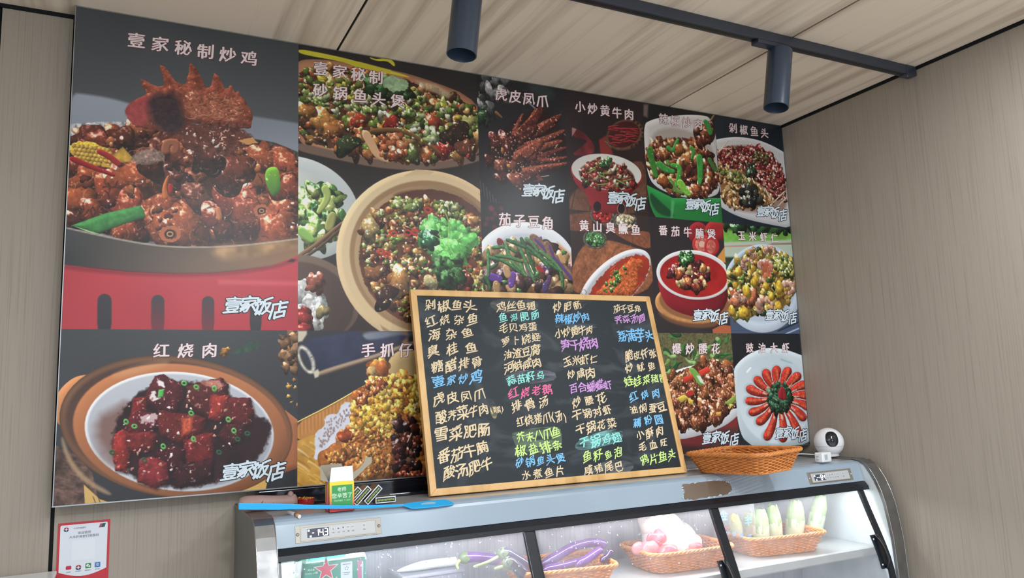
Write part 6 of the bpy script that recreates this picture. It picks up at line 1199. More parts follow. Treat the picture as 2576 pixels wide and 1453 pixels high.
# black and white sleeve boxes
m_wc = mat('card_white', s2l(228, 232, 238), 0.5); m_dg = mat('label_dark', s2l(34, 52, 54), 0.4); m_yg = mat('marks_lime', s2l(190, 206, 110), 0.5); m_in = mat('inner_brown', s2l(168, 120, 96), 0.6); m_sd = mat('sleeve_side', s2l(40, 40, 42), 0.25, coat=.4)
def sleeve(loc, rot, lab, op=True):
    L, H, D = .060, .0165, .055
    r_ = empty('sleeve_box', loc, rot, label=lab, cat='box', group='black and white sleeve boxes')
    b = B(); t = .0012
    b.box((0, 0, 0), (L, D, t)); b.box((0, 0, H - t), (L, D, H)); b.box((0, 0, 0), (t, D, H)); b.box((0, D - t, 0), (L, D, H)); b.build('sleeve', m_sd, r_)
    b = B(); b.box((-.0004, -.0008, -.0004), (L + .0004, -.0001, H + .0004)); b.build('white_front', m_wc, r_, bevel=.0003, seg=1)
    b = B(); b.box((.0022, -.0011, .0024), (L - .0022, -.0007, H - .0024)); b.build('dark_label', m_dg, r_)
    b = B()
    for k in range(9):
        x = .0055 + k * .0056; hh = H / 2
        for u0, v0, u1, v1 in ((0, -.0026, .0042, -.0016), (0, .0014, .0042, .0024), (0, -.0026, .001, .0024), (.0031, -.002, .0042, .002), (.001, -.0006, .0034, .0004))[(k % 2):]: b.box((x + u0, -.0014, hh + v0), (x + u1, -.0010, hh + v1))
    o = b.build('lime_marks', m_yg, r_); o['kind'] = 'stuff'
    b = B(); b.box((.0045, -.0006 + .001, t), (L - .004, D - t - .001, H - t)); b.build('inner_tray', m_in, r_)
    return r_
a46 = -math.radians(43)
for k, (px, lab) in enumerate([((868, 1270), 'leftmost of the three tilted black-and-white sleeve boxes, next to the yellow box'), ((896, 1270), 'middle of the three tilted black-and-white sleeve boxes'), ((924, 1270), 'rightmost of the three tilted black-and-white sleeve boxes, resting above the flat one')]):
    p = on_plane(px[0] + (3 if k == 0 else 0), px[1] - 1, 1, -0.262)[0]; sleeve((p[0] + .002, -0.262, 1.1585), (0, a46 - .02, .0), lab)
sleeve((on_plane(945, 1262, 1, -0.255)[0][0], -0.255, 1.1590), (0, 0, 0.02), 'single black-and-white sleeve box lying flat left of the chalkboard')

# blue fly swatter
sw = empty('fly_swatter', (0.75, -0.31, 1.16), label='long bright blue plastic fly swatter lying along fridge front edge', cat='swatter')
b = B()
def bar(b, secs):
    v = []; f = []
    for (x, y, z, w_, t_) in secs: v += [(x, y - t_ / 2, z - w_ / 2), (x, y + t_ / 2, z - w_ / 2), (x, y + t_ / 2, z + w_ / 2), (x, y - t_ / 2, z + w_ / 2)]
    for i in range(len(secs) - 1): f += [(4 * i + k, 4 * i + (k + 1) % 4, 4 * i + 4 + (k + 1) % 4, 4 * i + 4 + k) for k in range(4)]
    n_ = len(secs); f += [(3, 2, 1, 0), (4 * n_ - 4, 4 * n_ - 3, 4 * n_ - 2, 4 * n_ - 1)]; b.add(v, f)
def swp(px, y): return on_plane(px[0], px[1], 1, y)[0]
sc_ = []
for px, py, hgt in [(600, 1272.5, 15.5), (640, 1273, 15.5), (700, 1273.5, 15), (735, 1273.5, 13), (775, 1274, 10), (860, 1274.5, 9), (940, 1273, 7.5), (1000, 1270.5, 6), (1016, 1269.5, 5.5)]:
    yy = -0.3165 - (0.0 if px < 900 else -0.0); c = swp((px, py), yy); sc_.append((c[0], yy, c[2], hgt / 925.0, 0.007 if px < 760 else 0.0045))
bar(b, sc_); under(b.build('handle', M['blue'], bevel=.0012, seg=2), sw)
zt = 1.1575
cor = [tuple(on_plane(x, y, 1, yy)[0]) for x, y, yy in [(1008, 1268, -.318), (1030, 1263.5, -.300), (1075, 1258.5, -.294), (1118, 1254.5, -.294), (1128, 1257, -.297), (1144, 1266, -.320), (1132, 1268.5, -.325), (1090, 1273.5, -.327), (1050, 1277, -.327), (1034, 1277, -.325)]]
pd = B(); P_ = [Vector(c) for c in cor]; k = len(P_); pd.add(P_ + [p - Vector((0, -.0006, .0026)) for p in P_], [tuple(range(k)), tuple(range(2 * k - 1, k - 1, -1))] + [(i, (i + 1) % k, k + (i + 1) % k, k + i) for i in range(k)]); pad = under(pd.build('paddle', M['blue'], bevel=.0006, seg=1), sw)
v = [tuple(on_plane(1078 + 19 * math.cos(a), 1265.5 - 2.6 * math.cos(a) * .6 + 3.2 * math.sin(a), 1, -.3135)[0]) for a in np.linspace(0, 6.2832, 24)[:-1]]
child(mesh('embossed_badge', v, [tuple(range(23))], mat('badge_grey', s2l(150, 168, 178), 0.4)), pad)
# cigarette
cg = empty('cigarette', (0.588, -0.300, 1.1535), label='single unlit cigarette lying on fridge top edge below the blue swatter', cat='cigarette')
p0, p1, p2 = Vector((0.575, -0.262, 1.1585)), Vector((0.589, -0.292, 1.1560)), Vector((0.5965, -0.311, 1.1515))
b = B(); b.tube([p0, p1], .0050, 20); under(b.build('paper_tube', m_cw, smooth=True), cg); b = B(); b.tube([p1, p2], .0051, 20); under(b.build('filter', mat('filter_tan', s2l(206, 160, 124), 0.6), smooth=True), cg)
dd = (p2 - p1).normalized(); b = B(); b.tube([p2, p2 + dd * .0006], .0049, 20); under(b.build('filter_end', m_cw), cg)

# ---------------------------------------------------------------- payment notice on the wall (its code left out)
pn = empty('payment_notice', (0.075, WALL_Y, 0.95), label='red and white bank payment notice stuck on wall left of the fridge', cat='notice')
W_ = lambda px, py: on_plane(px, py, 1, WALL_Y - 0.0015)[0]
NX0, NX1, NZ1 = 0.0105, 0.1395, 1.1455; NZ0 = NZ1 - 0.205
b = B(); b.box((NX0, WALL_Y - 0.0016, NZ0), (NX1, WALL_Y - 0.0001, NZ1)); bd = under(b.build('red_backing', mat('notice_red', s2l(196, 44, 58), 0.35)), pn)
def rr(x0, z0, x1, z1, r, n=6, yy=WALL_Y - .0022):
    out = []
    for cx_, cz_, a0 in ((x1 - r, z1 - r, 0), (x0 + r, z1 - r, 90)): out += [(cx_ + r * math.cos(math.radians(a0 + 90 * i / n)), yy, cz_ + r * math.sin(math.radians(a0 + 90 * i / n))) for i in range(n + 1)]
    return out
pan = rr(NX0 + .006, 0, NX1 - .006, NZ1 - .006, .004); zb = NZ1 - .132
pan += [(NX0 + .006, WALL_Y - .0022, zb)] + [(NX0 + .006 + (NX1 - NX0 - .012) * t, WALL_Y - .0022, zb - .015 * math.sin(math.pi * t)) for t in np.linspace(.08, .92, 10)] + [(NX1 - .006, WALL_Y - .0022, zb)]
child(mesh('white_panel', pan, [tuple(range(len(pan)))], mat('notice_white', s2l(222, 228, 236), 0.35)), bd)
m_nt = mat('notice_text', s2l(76, 80, 90), 0.5); nx = (NX0 + NX1) / 2
t = Text((0, WALL_Y - .0024, 0), (1, 0, 0), (0, 0, 1), (0, -1, 0)); t.line('欢迎使用', nx + .001, NZ1 - .0300, .0082, lift=.0002); t.line('大丰农商银行收款码', nx + .0005, NZ1 - .0400, .0082, lift=.0002); t.line('大丰农商银行', nx - .011, NZ1 - .0165, .0052, lift=.0002)
for tx__, x in (('云闪付', NX0 + .030), ('手机银行', NX0 + .054), ('微信支付', NX0 + .078), ('支付宝', NX0 + .101)): t.line(tx__, x, NZ1 - .1335, .0038, lift=.0002)
child(t.done('notice_lettering', m_nt), bd)
def patch(name, pts, c): return child(mesh(name, [(x, WALL_Y - .0026, z) for x, z in pts], [tuple(range(len(pts)))], mat('ink', c, 0.45)), bd)
def rrect(cx_, cz_, hw, hh, r, n=4): return [(cx_ + sx_ * (hw - r) + r * math.cos(math.radians(a0 + 90 * i / n)), cz_ + sz_ * (hh - r) + r * math.sin(math.radians(a0 + 90 * i / n))) for sx_, sz_, a0 in ((1, 1, 0), (-1, 1, 90), (-1, -1, 180), (1, -1, 270)) for i in range(n + 1)]
def circ(cx_, cz_, r, a0=0, a1=360, n=20): return [(cx_ + r * math.cos(math.radians(a)), cz_ + r * math.sin(math.radians(a))) for a in np.linspace(a0, a1, n)]
def bank(cx_, cz_, r):
    patch('logo_red', circ(cx_, cz_, r, 5, 175), s2l(176, 60, 56)); patch('logo_navy', circ(cx_, cz_, r, 185, 355), s2l(40, 66, 108))
    o = child(mesh('logo_star', [(cx_ + q * math.cos(a), WALL_Y - .0029, cz_ + q * math.sin(a)) for a, q in [(math.radians(90 + 45 * i), r * (.82 if i % 2 == 0 else .3)) for i in range(8)]], [tuple(range(8))], mat('ink', s2l(222, 228, 236), .4)), bd)
bank(NX0 + .0205, NZ1 - .0180, .0062); bank(NX0 + .054, NZ1 - .1235, .0070)
patch('card_logo', [(NX1 - .028, NZ1 - .020), (NX1 - .014, NZ1 - .020), (NX1 - .011, NZ1 - .0095), (NX1 - .025, NZ1 - .0095)], s2l(30, 84, 88)); child(mesh('card_logo_red', [(x, WALL_Y - .0028, z) for x, z in [(NX1 - .028, NZ1 - .020), (NX1 - .0225, NZ1 - .020), (NX1 - .0195, NZ1 - .0095), (NX1 - .025, NZ1 - .0095)]], [(0, 1, 2, 3)], mat('ink', s2l(190, 60, 90), .4)), bd)
patch('app_tile_pink', rrect(NX0 + .030, NZ1 - .1215, .0068, .0050, .0025), s2l(190, 50, 76)); patch('app_tile_green', rrect(NX0 + .078, NZ1 - .1215, .0070, .0068, .0020), s2l(44, 136, 70)); patch('app_tile_blue', rrect(NX0 + .101, NZ1 - .1215, .0070, .0068, .0020), s2l(56, 112, 184))
for cx_, cz_, q in ((NX0 + .0765, NZ1 - .1205, .0036), (NX0 + .0805, NZ1 - .1230, .0028)): child(mesh('speech_bubble', [(x, WALL_Y - .0029, z) for x, z in circ(cx_, cz_, q)], [tuple(range(20))], mat('ink', s2l(226, 234, 226), .4)), bd)
t = Text((0, WALL_Y - .0027, 0), (1, 0, 0), (0, 0, 1), (0, -1, 0)); t.line('支', NX0 + .101, NZ1 - .1213, .0105, lift=.0002); child(t.done('tile_glyph', mat('ink', s2l(226, 232, 240), .4)), bd)
patch('code_field', rrect(nx, NZ1 - .0765, .0285, .0270, .0006), s2l(228, 234, 240))

# ---------------------------------------------------------------- track lights
RY = -0.668
rl = empty('light_track', (1.9, RY, CEIL - .018), label='black ceiling track rail running to the right wall', cat='track')
b = B(); b.box((0.70, RY - .0175, CEIL - .034), (2.800, RY + .0175, CEIL - .0002)); rail = under(b.build('rail', M['black'], bevel=.0015, seg=1), rl)
b = B(); b.box((0.70, RY - .0075, CEIL - .0345), (2.79, RY + .0075, CEIL - .0338)); child(b.build('rail_slot', M['blackin']), rail)
b = B(); b.box((2.79, RY - .0195, CEIL - .038), (2.846, RY + .0195, CEIL - .0002)); ec = under(b.build('end_cap', M['black'], bevel=.004, seg=2), rl)
b = B(); b.lathe([(0, -.0012), (.0022, -.0008), (.003, 0)], (2.812, RY - .004, CEIL - .038), 12); child(b.build('screw', M['chrome'], smooth=True), ec)
def spot(xt, xb, zt, zb_, r, lab, yt=RY, yb2=None):
    r_ = empty('track_spotlight', (xt, yt, zt), label=lab, cat='spotlight', group='cylindrical track spotlights'); yb2 = yt if yb2 is None else yb2
    ax = Vector((xb - xt, yb2 - yt, zb_ - zt)); L = ax.length; Q = Matrix.Translation((xt, yt, zt)) @ Vector((0, 0, -1)).rotation_difference(ax.normalized()).to_matrix().to_4x4()
    b = B(); b.lathe([(0, -.0), (r - .003, -.0), (r, -.003), (r, -L + .0006), (r - .0006, -L), (r - .0025, -L), (r - .0030, -L + .001), (r - .0030, -L + .075), (r - .012, -L + .078), (0, -L + .078)], (0, 0, 0), 56, Q); o = under(b.build('cylinder_body', M['spot'], smooth=True, auto=0.6), r_)
    b = B(); b.lathe([(r - .013, -L + .0777), (.018, -L + .100), (0, -L + .1005)], (0, 0, 0), 32, Q); under(b.build('reflector', M['refl'], smooth=True), r_)
    b = B(); b.lathe([(.0, -L + .092), (.009, -L + .093), (.011, -L + .098), (.010, -L + .105)], (0, 0, 0), 20, Q); under(b.build('led_chip', mat('led_off', s2l(210, 200, 140), .4), smooth=True), r_)
    b = B(); b.box((xt - .115, yt - .0175, zt + .004), (xt - .002, yt + .0175, CEIL - .0345)); under(b.build('track_adapter', M['black'], bevel=.003, seg=2), r_)
    b = B(); b.lathe([(.008, -.002), (.008, .016)], (xt - .018, yt, zt), 16); under(b.build('swivel', M['blackin'], smooth=True), r_)
    return r_
spot(2.152, 2.109, 2.598, 2.386, .0415, 'black cylindrical spotlight hanging right, near the wall end of the track')
spot(0.985, 0.955, 2.598, 2.372, .0415, 'black cylindrical spotlight cut by top edge of photo, left on the track')

# white box whose top shows at the photo's lower left corner
q0, q1 = on_plane(2, 1451, 1, -0.02)[0], on_plane(134, 1448.5, 1, -0.02)[0]
wb2 = empty('white_box', (q0[0], -.03, 0), label='white flat-topped appliance at lower left corner, only its top edge in view', cat='appliance')
b = B(); b.box((q0[0] - .25, -.30, 0.0), (q1[0], 0.06, q1[2] - .012)); under(b.build('casing', M['white'], bevel=.006, seg=2), wb2)
b = B(); b.box((q0[0] - .255, -.305, q1[2] - .0118), (q1[0] + .003, 0.062, q1[2])); under(b.build('top_plate', M['white'], bevel=.003, seg=2), wb2)
# ---------------------------------------------------------------- food inside the fridge
GB = 'food in the fridge'
m_egg = mat('eggplant_skin', s2l(88, 40, 120), 0.18, coat=.5, var=(0.25, 14)); m_eggd = mat('eggplant_dark', s2l(52, 36, 74), 0.15, coat=.6, var=(0.3, 14)); m_cal = mat('calyx_green', s2l(84, 100, 62), 0.5, var=(0.3, 40)); m_stem = mat('stem_green', s2l(150, 172, 96), 0.45)
def eggplant(px, depth, wpx, m, lab, calyx=0, stem=None):
    P3 = [Vector(on_plane(x, y, 1, d)[0]) for (x, y), d in zip(px, depth)]; P3 = cat_(P3, 5); n = len(P3)
    root = empty('eggplant', tuple(P3[n // 2]), label=lab, cat='eggplant', group='eggplants in the left basket')
    k = wpx / 2 / 620.0
    rad = []
    for i in range(n):
        t = i / (n - 1); t2 = t if calyx == 0 else 1 - t; e = min(1, (t2 / .06) ** .5) if t2 < .06 else (1 if t2 < .86 else max(.12, ((1 - t2) / .14) ** .55)); rad.append(k * e * (0.86 + 0.24 * t2 if t2 < .8 else 1.05) * (1 + .03 * math.sin(9 * t)))
    b = B(); b.tube(P3, rad, 18); under(b.build('fruit', m, smooth=True), root)
    if calyx is not None:
        i0 = 0 if calyx == 0 else n - 1; i1 = 1 if calyx == 0 else n - 2; ax = (P3[i0] - P3[i1]).normalized(); c = P3[i0]
        Q = Matrix.Translation(c) @ Vector((0, 0, 1)).rotation_difference(ax).to_matrix().to_4x4(); b = B(); v = []; f = []
        m_ = 30; rr_ = k * .98
        prof = [(.18, .22), (.55, .10), (.90, -.22), (1.07, -.60)]
        for j, (q, z) in enumerate(prof):
            for s in range(m_): a = 6.2832 * s / m_; jag = (0.55 * max(0, math.cos(2.5 * a) ** 2) if j == 3 else 0); v.append(Q @ Vector((rr_ * q * math.cos(a), rr_ * q * math.sin(a), rr_ * (z - jag * 1.2))))
        f = [(j * m_ + s, j * m_ + (s + 1) % m_, (j + 1) * m_ + (s + 1) % m_, (j + 1) * m_ + s) for j in range(3) for s in range(m_)] + [tuple(range(m_))]
        b.add(v, f); under(b.build('calyx', m_cal, smooth=True), root)
        if stem: S3 = cat_([Vector(on_plane(x, y, 1, d)[0]) for x, y, d in stem], 5); b = B(); b.tube(S3, .0050, 9, r1=.0036); under(b.build('stem', m_stem, smooth=True), root)
eggplant([(1160, 1404), (1190, 1400), (1225, 1403), (1262, 1410)], [-.22, -.20, -.17, -.14], 22, m_egg, 'bright purple eggplant at left sticking out past basket rim, green stem hanging down', 0, [(1156, 1408, -.225), (1149, 1420, -.23), (1153, 1431, -.235)])
eggplant([(1256, 1396), (1275, 1393), (1300, 1408), (1334, 1432)], [-.25, -.25, -.24, -.23], 25, m_eggd, 'dark eggplant with pale pointed calyx, bent over the basket just left of the mullion', 0, [(1252, 1400, -.255), (1226, 1413, -.27), (1192, 1425, -.28)])
eggplant([(1268, 1420), (1285, 1416), (1305, 1432), (1318, 1446)], [-.285, -.285, -.27, -.26], 24, m_eggd, 'short dark eggplant lying low in the basket under the bent one', 0, [(1264, 1424, -.29), (1244, 1430, -.29)])
eggplant([(1352, 1426), (1395, 1402), (1440, 1376), (1485, 1364), (1512, 1366), (1524, 1376)], [-.16, -.16, -.16, -.17, -.18, -.185], 20, m_egg, 'longest purple eggplant arching over the basket right of the mullion', None)
eggplant([(1362, 1436), (1400, 1426), (1440, 1416), (1470, 1408)], [-.22, -.21, -.20, -.20], 17, m_egg, 'slim purple eggplant lying flat under the arching one', None)
eggplant([(1448, 1424), (1474, 1408), (1496, 1392), (1513, 1380)], [-.26, -.25, -.24, -.23], 18, m_egg, 'purple eggplant with pale tip pointing right, before the arching one', None)
eggplant([(1512, 1414), (1528, 1398), (1538, 1382)], [-.27, -.26, -.25], 15, m_eggd, 'small dark purple eggplant standing in the right corner of its basket', None)

# radish beside the eggplants
rdp = [Vector(on_plane(x, y, 1, -0.12)[0]) for x, y in [(998, 1436), (1040, 1426), (1090, 1417), (1146, 1411)]]
rd = empty('white_radish', tuple(rdp[1]), label='long white tapering radish lying behind the glass left of the eggplants', cat='radish')
b = B(); cp_ = cat_(rdp, 6); b.tube(cp_, [.0015 + .0125 * min(1, (i / (len(cp_) - 1)) * 2.2) ** .7 for i in range(len(cp_))], 18); under(b.build('root', mat('radish_white', s2l(226, 230, 226), 0.3, sss=.2), smooth=True), rd)
b = B(); b.tube([cp_[-1], cp_[-1] + Vector((.006, 0, .0015))], .009, 14, r1=.006); under(b.build('cut_top', mat('radish_top', s2l(186, 206, 160), 0.5), smooth=True), rd)
# a white plastic tray carries the radish
tz = min(p.z for p in cp_) - .014
ty_ = empty('plastic_tray', (rdp[1].x, -.10, SH), label='pale grey plastic box standing on fridge shelf, carrying the white radish', cat='box')
b = B(); b.box((rdp[0].x + .01, -.155, SH), (rdp[-1].x + .01, -.015, tz + .004)); under(b.build('box_body', mat('tray_grey', s2l(140, 140, 156), 0.35), bevel=.008, seg=3), ty_)
b = B(); b.box((rdp[0].x + .004, -.160, tz - .006), (rdp[-1].x + .016, -.010, tz + .0035)); under(b.build('lid', mat('tray_lid', s2l(160, 160, 176), 0.3), bevel=.003, seg=2), ty_)

# meat in a clear bag
def blob(c, r, sc, seed, n=28, amp=.12, fq=2.2):
    v = []; f = []; rs = np.random.RandomState(seed); ks = rs.randn(6, 3) * fq; ph = rs.rand(6) * 6.28
    for i in range(n + 1):
        th = math.pi * i / n
        for k in range(n * 2):
            a = math.pi * k / n; d = np.array([math.sin(th) * math.cos(a), math.sin(th) * math.sin(a), math.cos(th)]); q = 1 + amp * sum(math.sin(ks[j] @ d + ph[j]) for j in range(6)) / 2.2; v.append((c[0] + d[0] * r * sc[0] * q, c[1] + d[1] * r * sc[1] * q, c[2] + d[2] * r * sc[2] * q))
    m_ = 2 * n; f = [(i * m_ + k, i * m_ + (k + 1) % m_, (i + 1) * m_ + (k + 1) % m_, (i + 1) * m_ + k) for i in range(n) for k in range(m_)]; return v, f
m_fat = mat('pork_fat', s2l(226, 210, 206), 0.25, coat=.4, sss=.15, var=(.05, 20)); m_lean = mat('pork_lean', s2l(200, 84, 98), 0.28, coat=.4, var=(.22, 26)); m_bone = mat('pork_pale', s2l(210, 130, 138), 0.3, coat=.4, var=(.12, 30))
mt = empty('bagged_meat', (1.945, -.185, SH + .01), label='large piece of white and pink raw pork in the middle fridge basket', cat='meat')
def msh(name, c, r, sc, seed, m, **k): v, f = blob(c, r, sc, seed, **k); return under(mesh(name, v, f, m, None, True), mt)
def c3(px, py, d): return on_plane(px, py, 1, d)[0]
msh('fat_mass', c3(1672, 1352, -.15), .085, (1.02, .75, 1.02), 3, m_fat, amp=.10); msh('fat_mass', c3(1712, 1372, -.16), .062, (1.35, .9, .75), 5, m_fat, amp=.10); msh('fat_mass', c3(1640, 1322, -.14), .048, (1.0, .9, 1.1), 8, m_fat, amp=.1)
msh('lean_cut', c3(1652, 1356, -.225), .036, (1.05, .5, .85), 11, m_lean, amp=.18, fq=3); msh('lean_cut', c3(1640, 1378, -.225), .040, (.9, .5, .85), 12, m_bone, amp=.14); msh('lean_cut', c3(1680, 1386, -.250), .040, (1.0, .62, .62), 13, m_lean, amp=.08)
msh('lean_cut', c3(1608, 1380, -.20), .030, (.9, .6, .8), 14, m_bone, amp=.15); msh('lean_cut', c3(1744, 1382, -.22), .029, (1.15, .55, .75), 15, m_lean, amp=.2, fq=3.2)
v = []; b = B(); c = c3(1680, 1386, -.262); b.add([(c[0] + .036 * math.cos(a) * s_, c[1] - .006 - .010 * abs(math.sin(a)), c[2] + .026 * math.sin(a) * s_) for a in np.linspace(.25, 3.0, 14) for s_ in (1.04, .86)], [(2 * i, 2 * i + 2, 2 * i + 3, 2 * i + 1) for i in range(13)]); under(b.build('fat_rim', m_fat, smooth=True), mt)
# the film of the bag
mb = bpy.data.materials.new('bag_film'); mb.use_nodes = True; nt = mb.node_tree; nt.nodes.clear(); out = nt.nodes.new('ShaderNodeOutputMaterial'); tr = nt.nodes.new('ShaderNodeBsdfTransparent'); gs = nt.nodes.new('ShaderNodeBsdfGlossy'); gs.inputs['Roughness'].default_value = .12; lw = nt.nodes.new('ShaderNodeLayerWeight'); lw.inputs[0].default_value = .35
dfn = nt.nodes.new('ShaderNodeBsdfDiffuse'); dfn.inputs[0].default_value = (.92, .94, .94, 1); a1 = nt.nodes.new('ShaderNodeMixShader'); a1.inputs[0].default_value = .45; nt.links.new(gs.outputs[0], a1.inputs[1]); nt.links.new(dfn.outputs[0], a1.inputs[2])
mu = nt.nodes.new('ShaderNodeMath'); mu.operation = 'MULTIPLY_ADD'; mu.inputs[1].default_value = .55; mu.inputs[2].default_value = .07; nt.links.new(lw.outputs['Facing'], mu.inputs[0]); a2 = nt.nodes.new('ShaderNodeMixShader'); nt.links.new(mu.outputs[0], a2.inputs[0]); nt.links.new(tr.outputs[0], a2.inputs[1]); nt.links.new(a1.outputs[0], a2.inputs[2]); nt.links.new(a2.outputs[0], out.inputs[0])
v, f = blob(c3(1682, 1362, -.17), .098, (1.10, .84, .92), 21, amp=.08); v = [(x, max(-.292, y), max(SH + .014, z)) for x, y, z in v]; under(mesh('clear_bag', v, f, mb, None, True), mt)

# cabbages standing in the right basket
m_cw = mat('cabbage_white', s2l(192, 204, 176), 0.4, sss=.1, var=(.06, 30)); m_cg = mat('cabbage_green', s2l(150, 178, 126), 0.45, var=(.22, 26)); m_cy = mat('cabbage_yellow', s2l(192, 204, 142), 0.45, var=(.15, 26))
def cabbage(pb, pt, d, wpx, m, lab, seed):
    p0, p1 = Vector(on_plane(pb[0], pb[1], 1, d)[0]), Vector(on_plane(pt[0], pt[1], 1, d - .01)[0]); p0.z = max(p0.z, SH + .014); ax = p1 - p0; H = ax.length; R_ = wpx / 2 / 560.0; rs = np.random.RandomState(seed)
    root = empty('napa_cabbage', tuple(p0), label=lab, cat='cabbage', group='cabbages standing in the right basket'); Q = Matrix.Translation(p0) @ Vector((0, 0, 1)).rotation_difference(ax.normalized()).to_matrix().to_4x4()
    b = B(); b.lathe([(0, 0), (R_ * .7, .0), (R_ * .85, H * .1), (R_ * .9, H * .4), (R_ * .72, H * .7), (R_ * .35, H * .92), (0, H * .96)], (0, 0, 0), 16, Q); under(b.build('core', m_cw, smooth=True), root)
    for L in range(9):
        a0 = L * 2.4 + rs.rand() * .5; hw = .95 - .04 * L; v = []; fs = []; nu, nv = 9, 14; kk = 1.02 - .025 * L; hh = H * (1.0 - .05 * rs.rand()); ph = rs.rand(3) * 6.28
        for j in range(nv + 1):
            t = j / nv; rr0 = R_ * kk * (.80 + .10 * math.sin(math.pi * min(1, t * 1.25)) - .62 * max(0, t - .70) ** 1.5 * 3.2)
            for i in range(nu + 1):
                u = 2 * i / nu - 1; a = a0 + u * hw * (1 - .25 * t); ruf = R_ * (.10 * t ** 2 * abs(u) * math.sin(9 * u + 22 * t + ph[0]) + .05 * math.sin(14 * t + ph[1]) * abs(u) * t); mid = -.05 * R_ * (1 - abs(u)) * (1 - t); r_ = rr0 + ruf - mid; z = hh * t * (1 - .08 * u * u) + R_ * .05 * math.sin(12 * u + ph[2]) * t * t; v.append(Q @ Vector((r_ * math.cos(a), r_ * math.sin(a), z)))
        for j in range(nv):
            for i in range(nu): k0 = j * (nu + 1) + i; fs.append((k0, k0 + 1, k0 + nu + 2, k0 + nu + 1))
        o = under(mesh('leaf', v, fs, [m_cw, m], None, True), root)
        for p in o.data.polygons:
            j, i = divmod(p.index, nu); 
            if j > 6 or (j > 3 and abs(i - 4) > 2): p.material_index = 1
cabbage((1856, 1352), (1846, 1290), -.13, 30, m_cy, 'leftmost yellowish cabbage of the right basket, just right of the second mullion', 1)
cabbage((1888, 1354), (1882, 1286), -.105, 34, m_cy, 'yellow-green cabbage behind the printed bag lettering in the right basket', 2)
cabbage((1915, 1360), (1912, 1276), -.19, 40, m_cg, 'cabbage with frayed tip standing third from left in the right basket', 3)
cabbage((1950, 1356), (1942, 1266), -.19, 38, m_cg, 'tall grey-green cabbage with curled tip in the middle of the right basket', 4)
cabbage((1998, 1352), (2003, 1254), -.175, 46, m_cg, 'widest pointed cabbage, second from right in the right basket', 5)
cabbage((2046, 1342), (2068, 1240), -.185, 40, m_cg, 'rightmost cabbage leaning right in the right basket', 6)
m_bl = mat('bag_print_blue', s2l(96, 160, 220), 0.4); m_or = mat('bag_print_orange', s2l(232, 130, 70), 0.4); m_ye = mat('bag_print_yellow', s2l(252, 226, 130), 0.4)
bg_ = empty('cabbage_bag', (2.31, -.245, .93), label='clear printed plastic bag with blue and orange lettering around the left cabbages', cat='bag', group=None)
Yb = -0.232
def wp(px, py): p = on_plane(px, py, 1, Yb)[0]; return p[0], p[2]
x0, z0 = wp(1806, 1352); x1, z1 = wp(1906, 1272)
v = []; nu = 12
for j in range(9):
    for i in range(nu + 1): u = i / nu; v.append((x0 + (x1 - x0) * u, Yb + .03 * (2 * u - 1) ** 2 * .6 + .002 * math.sin(7 * u + j), z0 - .01 + (z1 - z0 + .03) * j / 8))
under(mesh('bag_film', v, [(j * (nu + 1) + i, j * (nu + 1) + i + 1, (j + 1) * (nu + 1) + i + 1, (j + 1) * (nu + 1) + i) for j in range(8) for i in range(nu)], mb, None, True), bg_)
t = Text((0, Yb - .003, 0), (1, 0, 0), (0, 0, 1), (0, -1, 0)); sc1 = 1 / 700.0
for ch, px, py, s_ in (('金', 1819, 1296, 27), ('丰', 1881, 1309, 29)): X, Z = wp(px, py); t.put(ch, X, Z, s_ * sc1, pen=(.02, .01, 5, 0))
for ch, px, py in (('小', 1830, 1338), ('娃', 1845, 1342), ('娃', 1864, 1346), ('菜', 1885, 1349)): X, Z = wp(px, py); t.put(ch, X, Z, 13 * sc1, pen=(.02, .01, 4, 0))
under(t.done('blue_lettering', m_bl), bg_)
X, Z = wp(1845, 1301); ov = [(X + .0125 * math.cos(a), Yb - .0032, Z + .0165 * math.sin(a)) for a in np.linspace(0, 6.2832, 28)[:-1]]; ovi = [(X + .0105 * math.cos(a), Yb - .0032, Z + .0145 * math.sin(a)) for a in np.linspace(0, 6.2832, 28)[:-1]]
under(mesh('orange_ring', ov + ovi, [(i, (i + 1) % 27, 27 + (i + 1) % 27, 27 + i) for i in range(27)], m_or), bg_); under(mesh('yellow_disc', [(x, y + .0002, z) for x, y, z in ovi], [tuple(range(27))], m_ye), bg_)
t = Text((0, Yb - .0035, 0), (1, 0, 0), (0, 0, 1), (0, -1, 0)); t.put('尚', X, Z, .017, pen=(.02, .01, 4, 0)); under(t.done('ring_glyph', m_or), bg_)

# beer cans in printed wrap, left end
YB = -0.315
def wb_(px, py): p = on_plane(px, py, 1, YB)[0]; return p[0], p[2]
X0b, _ = wb_(762, 1420); X1b, _ = wb_(926, 1400); ZTb = wb_(860, 1389)[1]; XL = wb_(712, 1420)[0]
pk = empty('beer_multipack', ((X0b + X1b) / 2, YB + .05, SH), label='green wrapped beer multipack with red star emblem at left end of fridge', cat='beverage')
m_gw = mat('green_wrap', s2l(44, 140, 124), 0.22, coat=.3, var=(.22, 18)); ZT2 = 1.030
b = B(); b.box((X0b, YB, SH), (X1b - .004, YB + .115, ZT2)); bd2 = under(b.build('wrap', m_gw, bevel=.012, seg=4), pk)
b = B(); b.prism([(YB - .0006, SH + .01), (YB - .0006, ZT2 - .012), (YB + .004, ZT2 - .003), (YB + .02, ZT2 + .0006), (YB + .06, ZT2 + .0006), (YB + .06, ZT2), (YB + .02, ZT2 - .001), (YB + .005, ZT2 - .006), (YB, SH + .01)], X1b - .030, X1b - .018); child(b.build('striped_band', mat('band_pink', s2l(196, 110, 150), .3)), bd2)
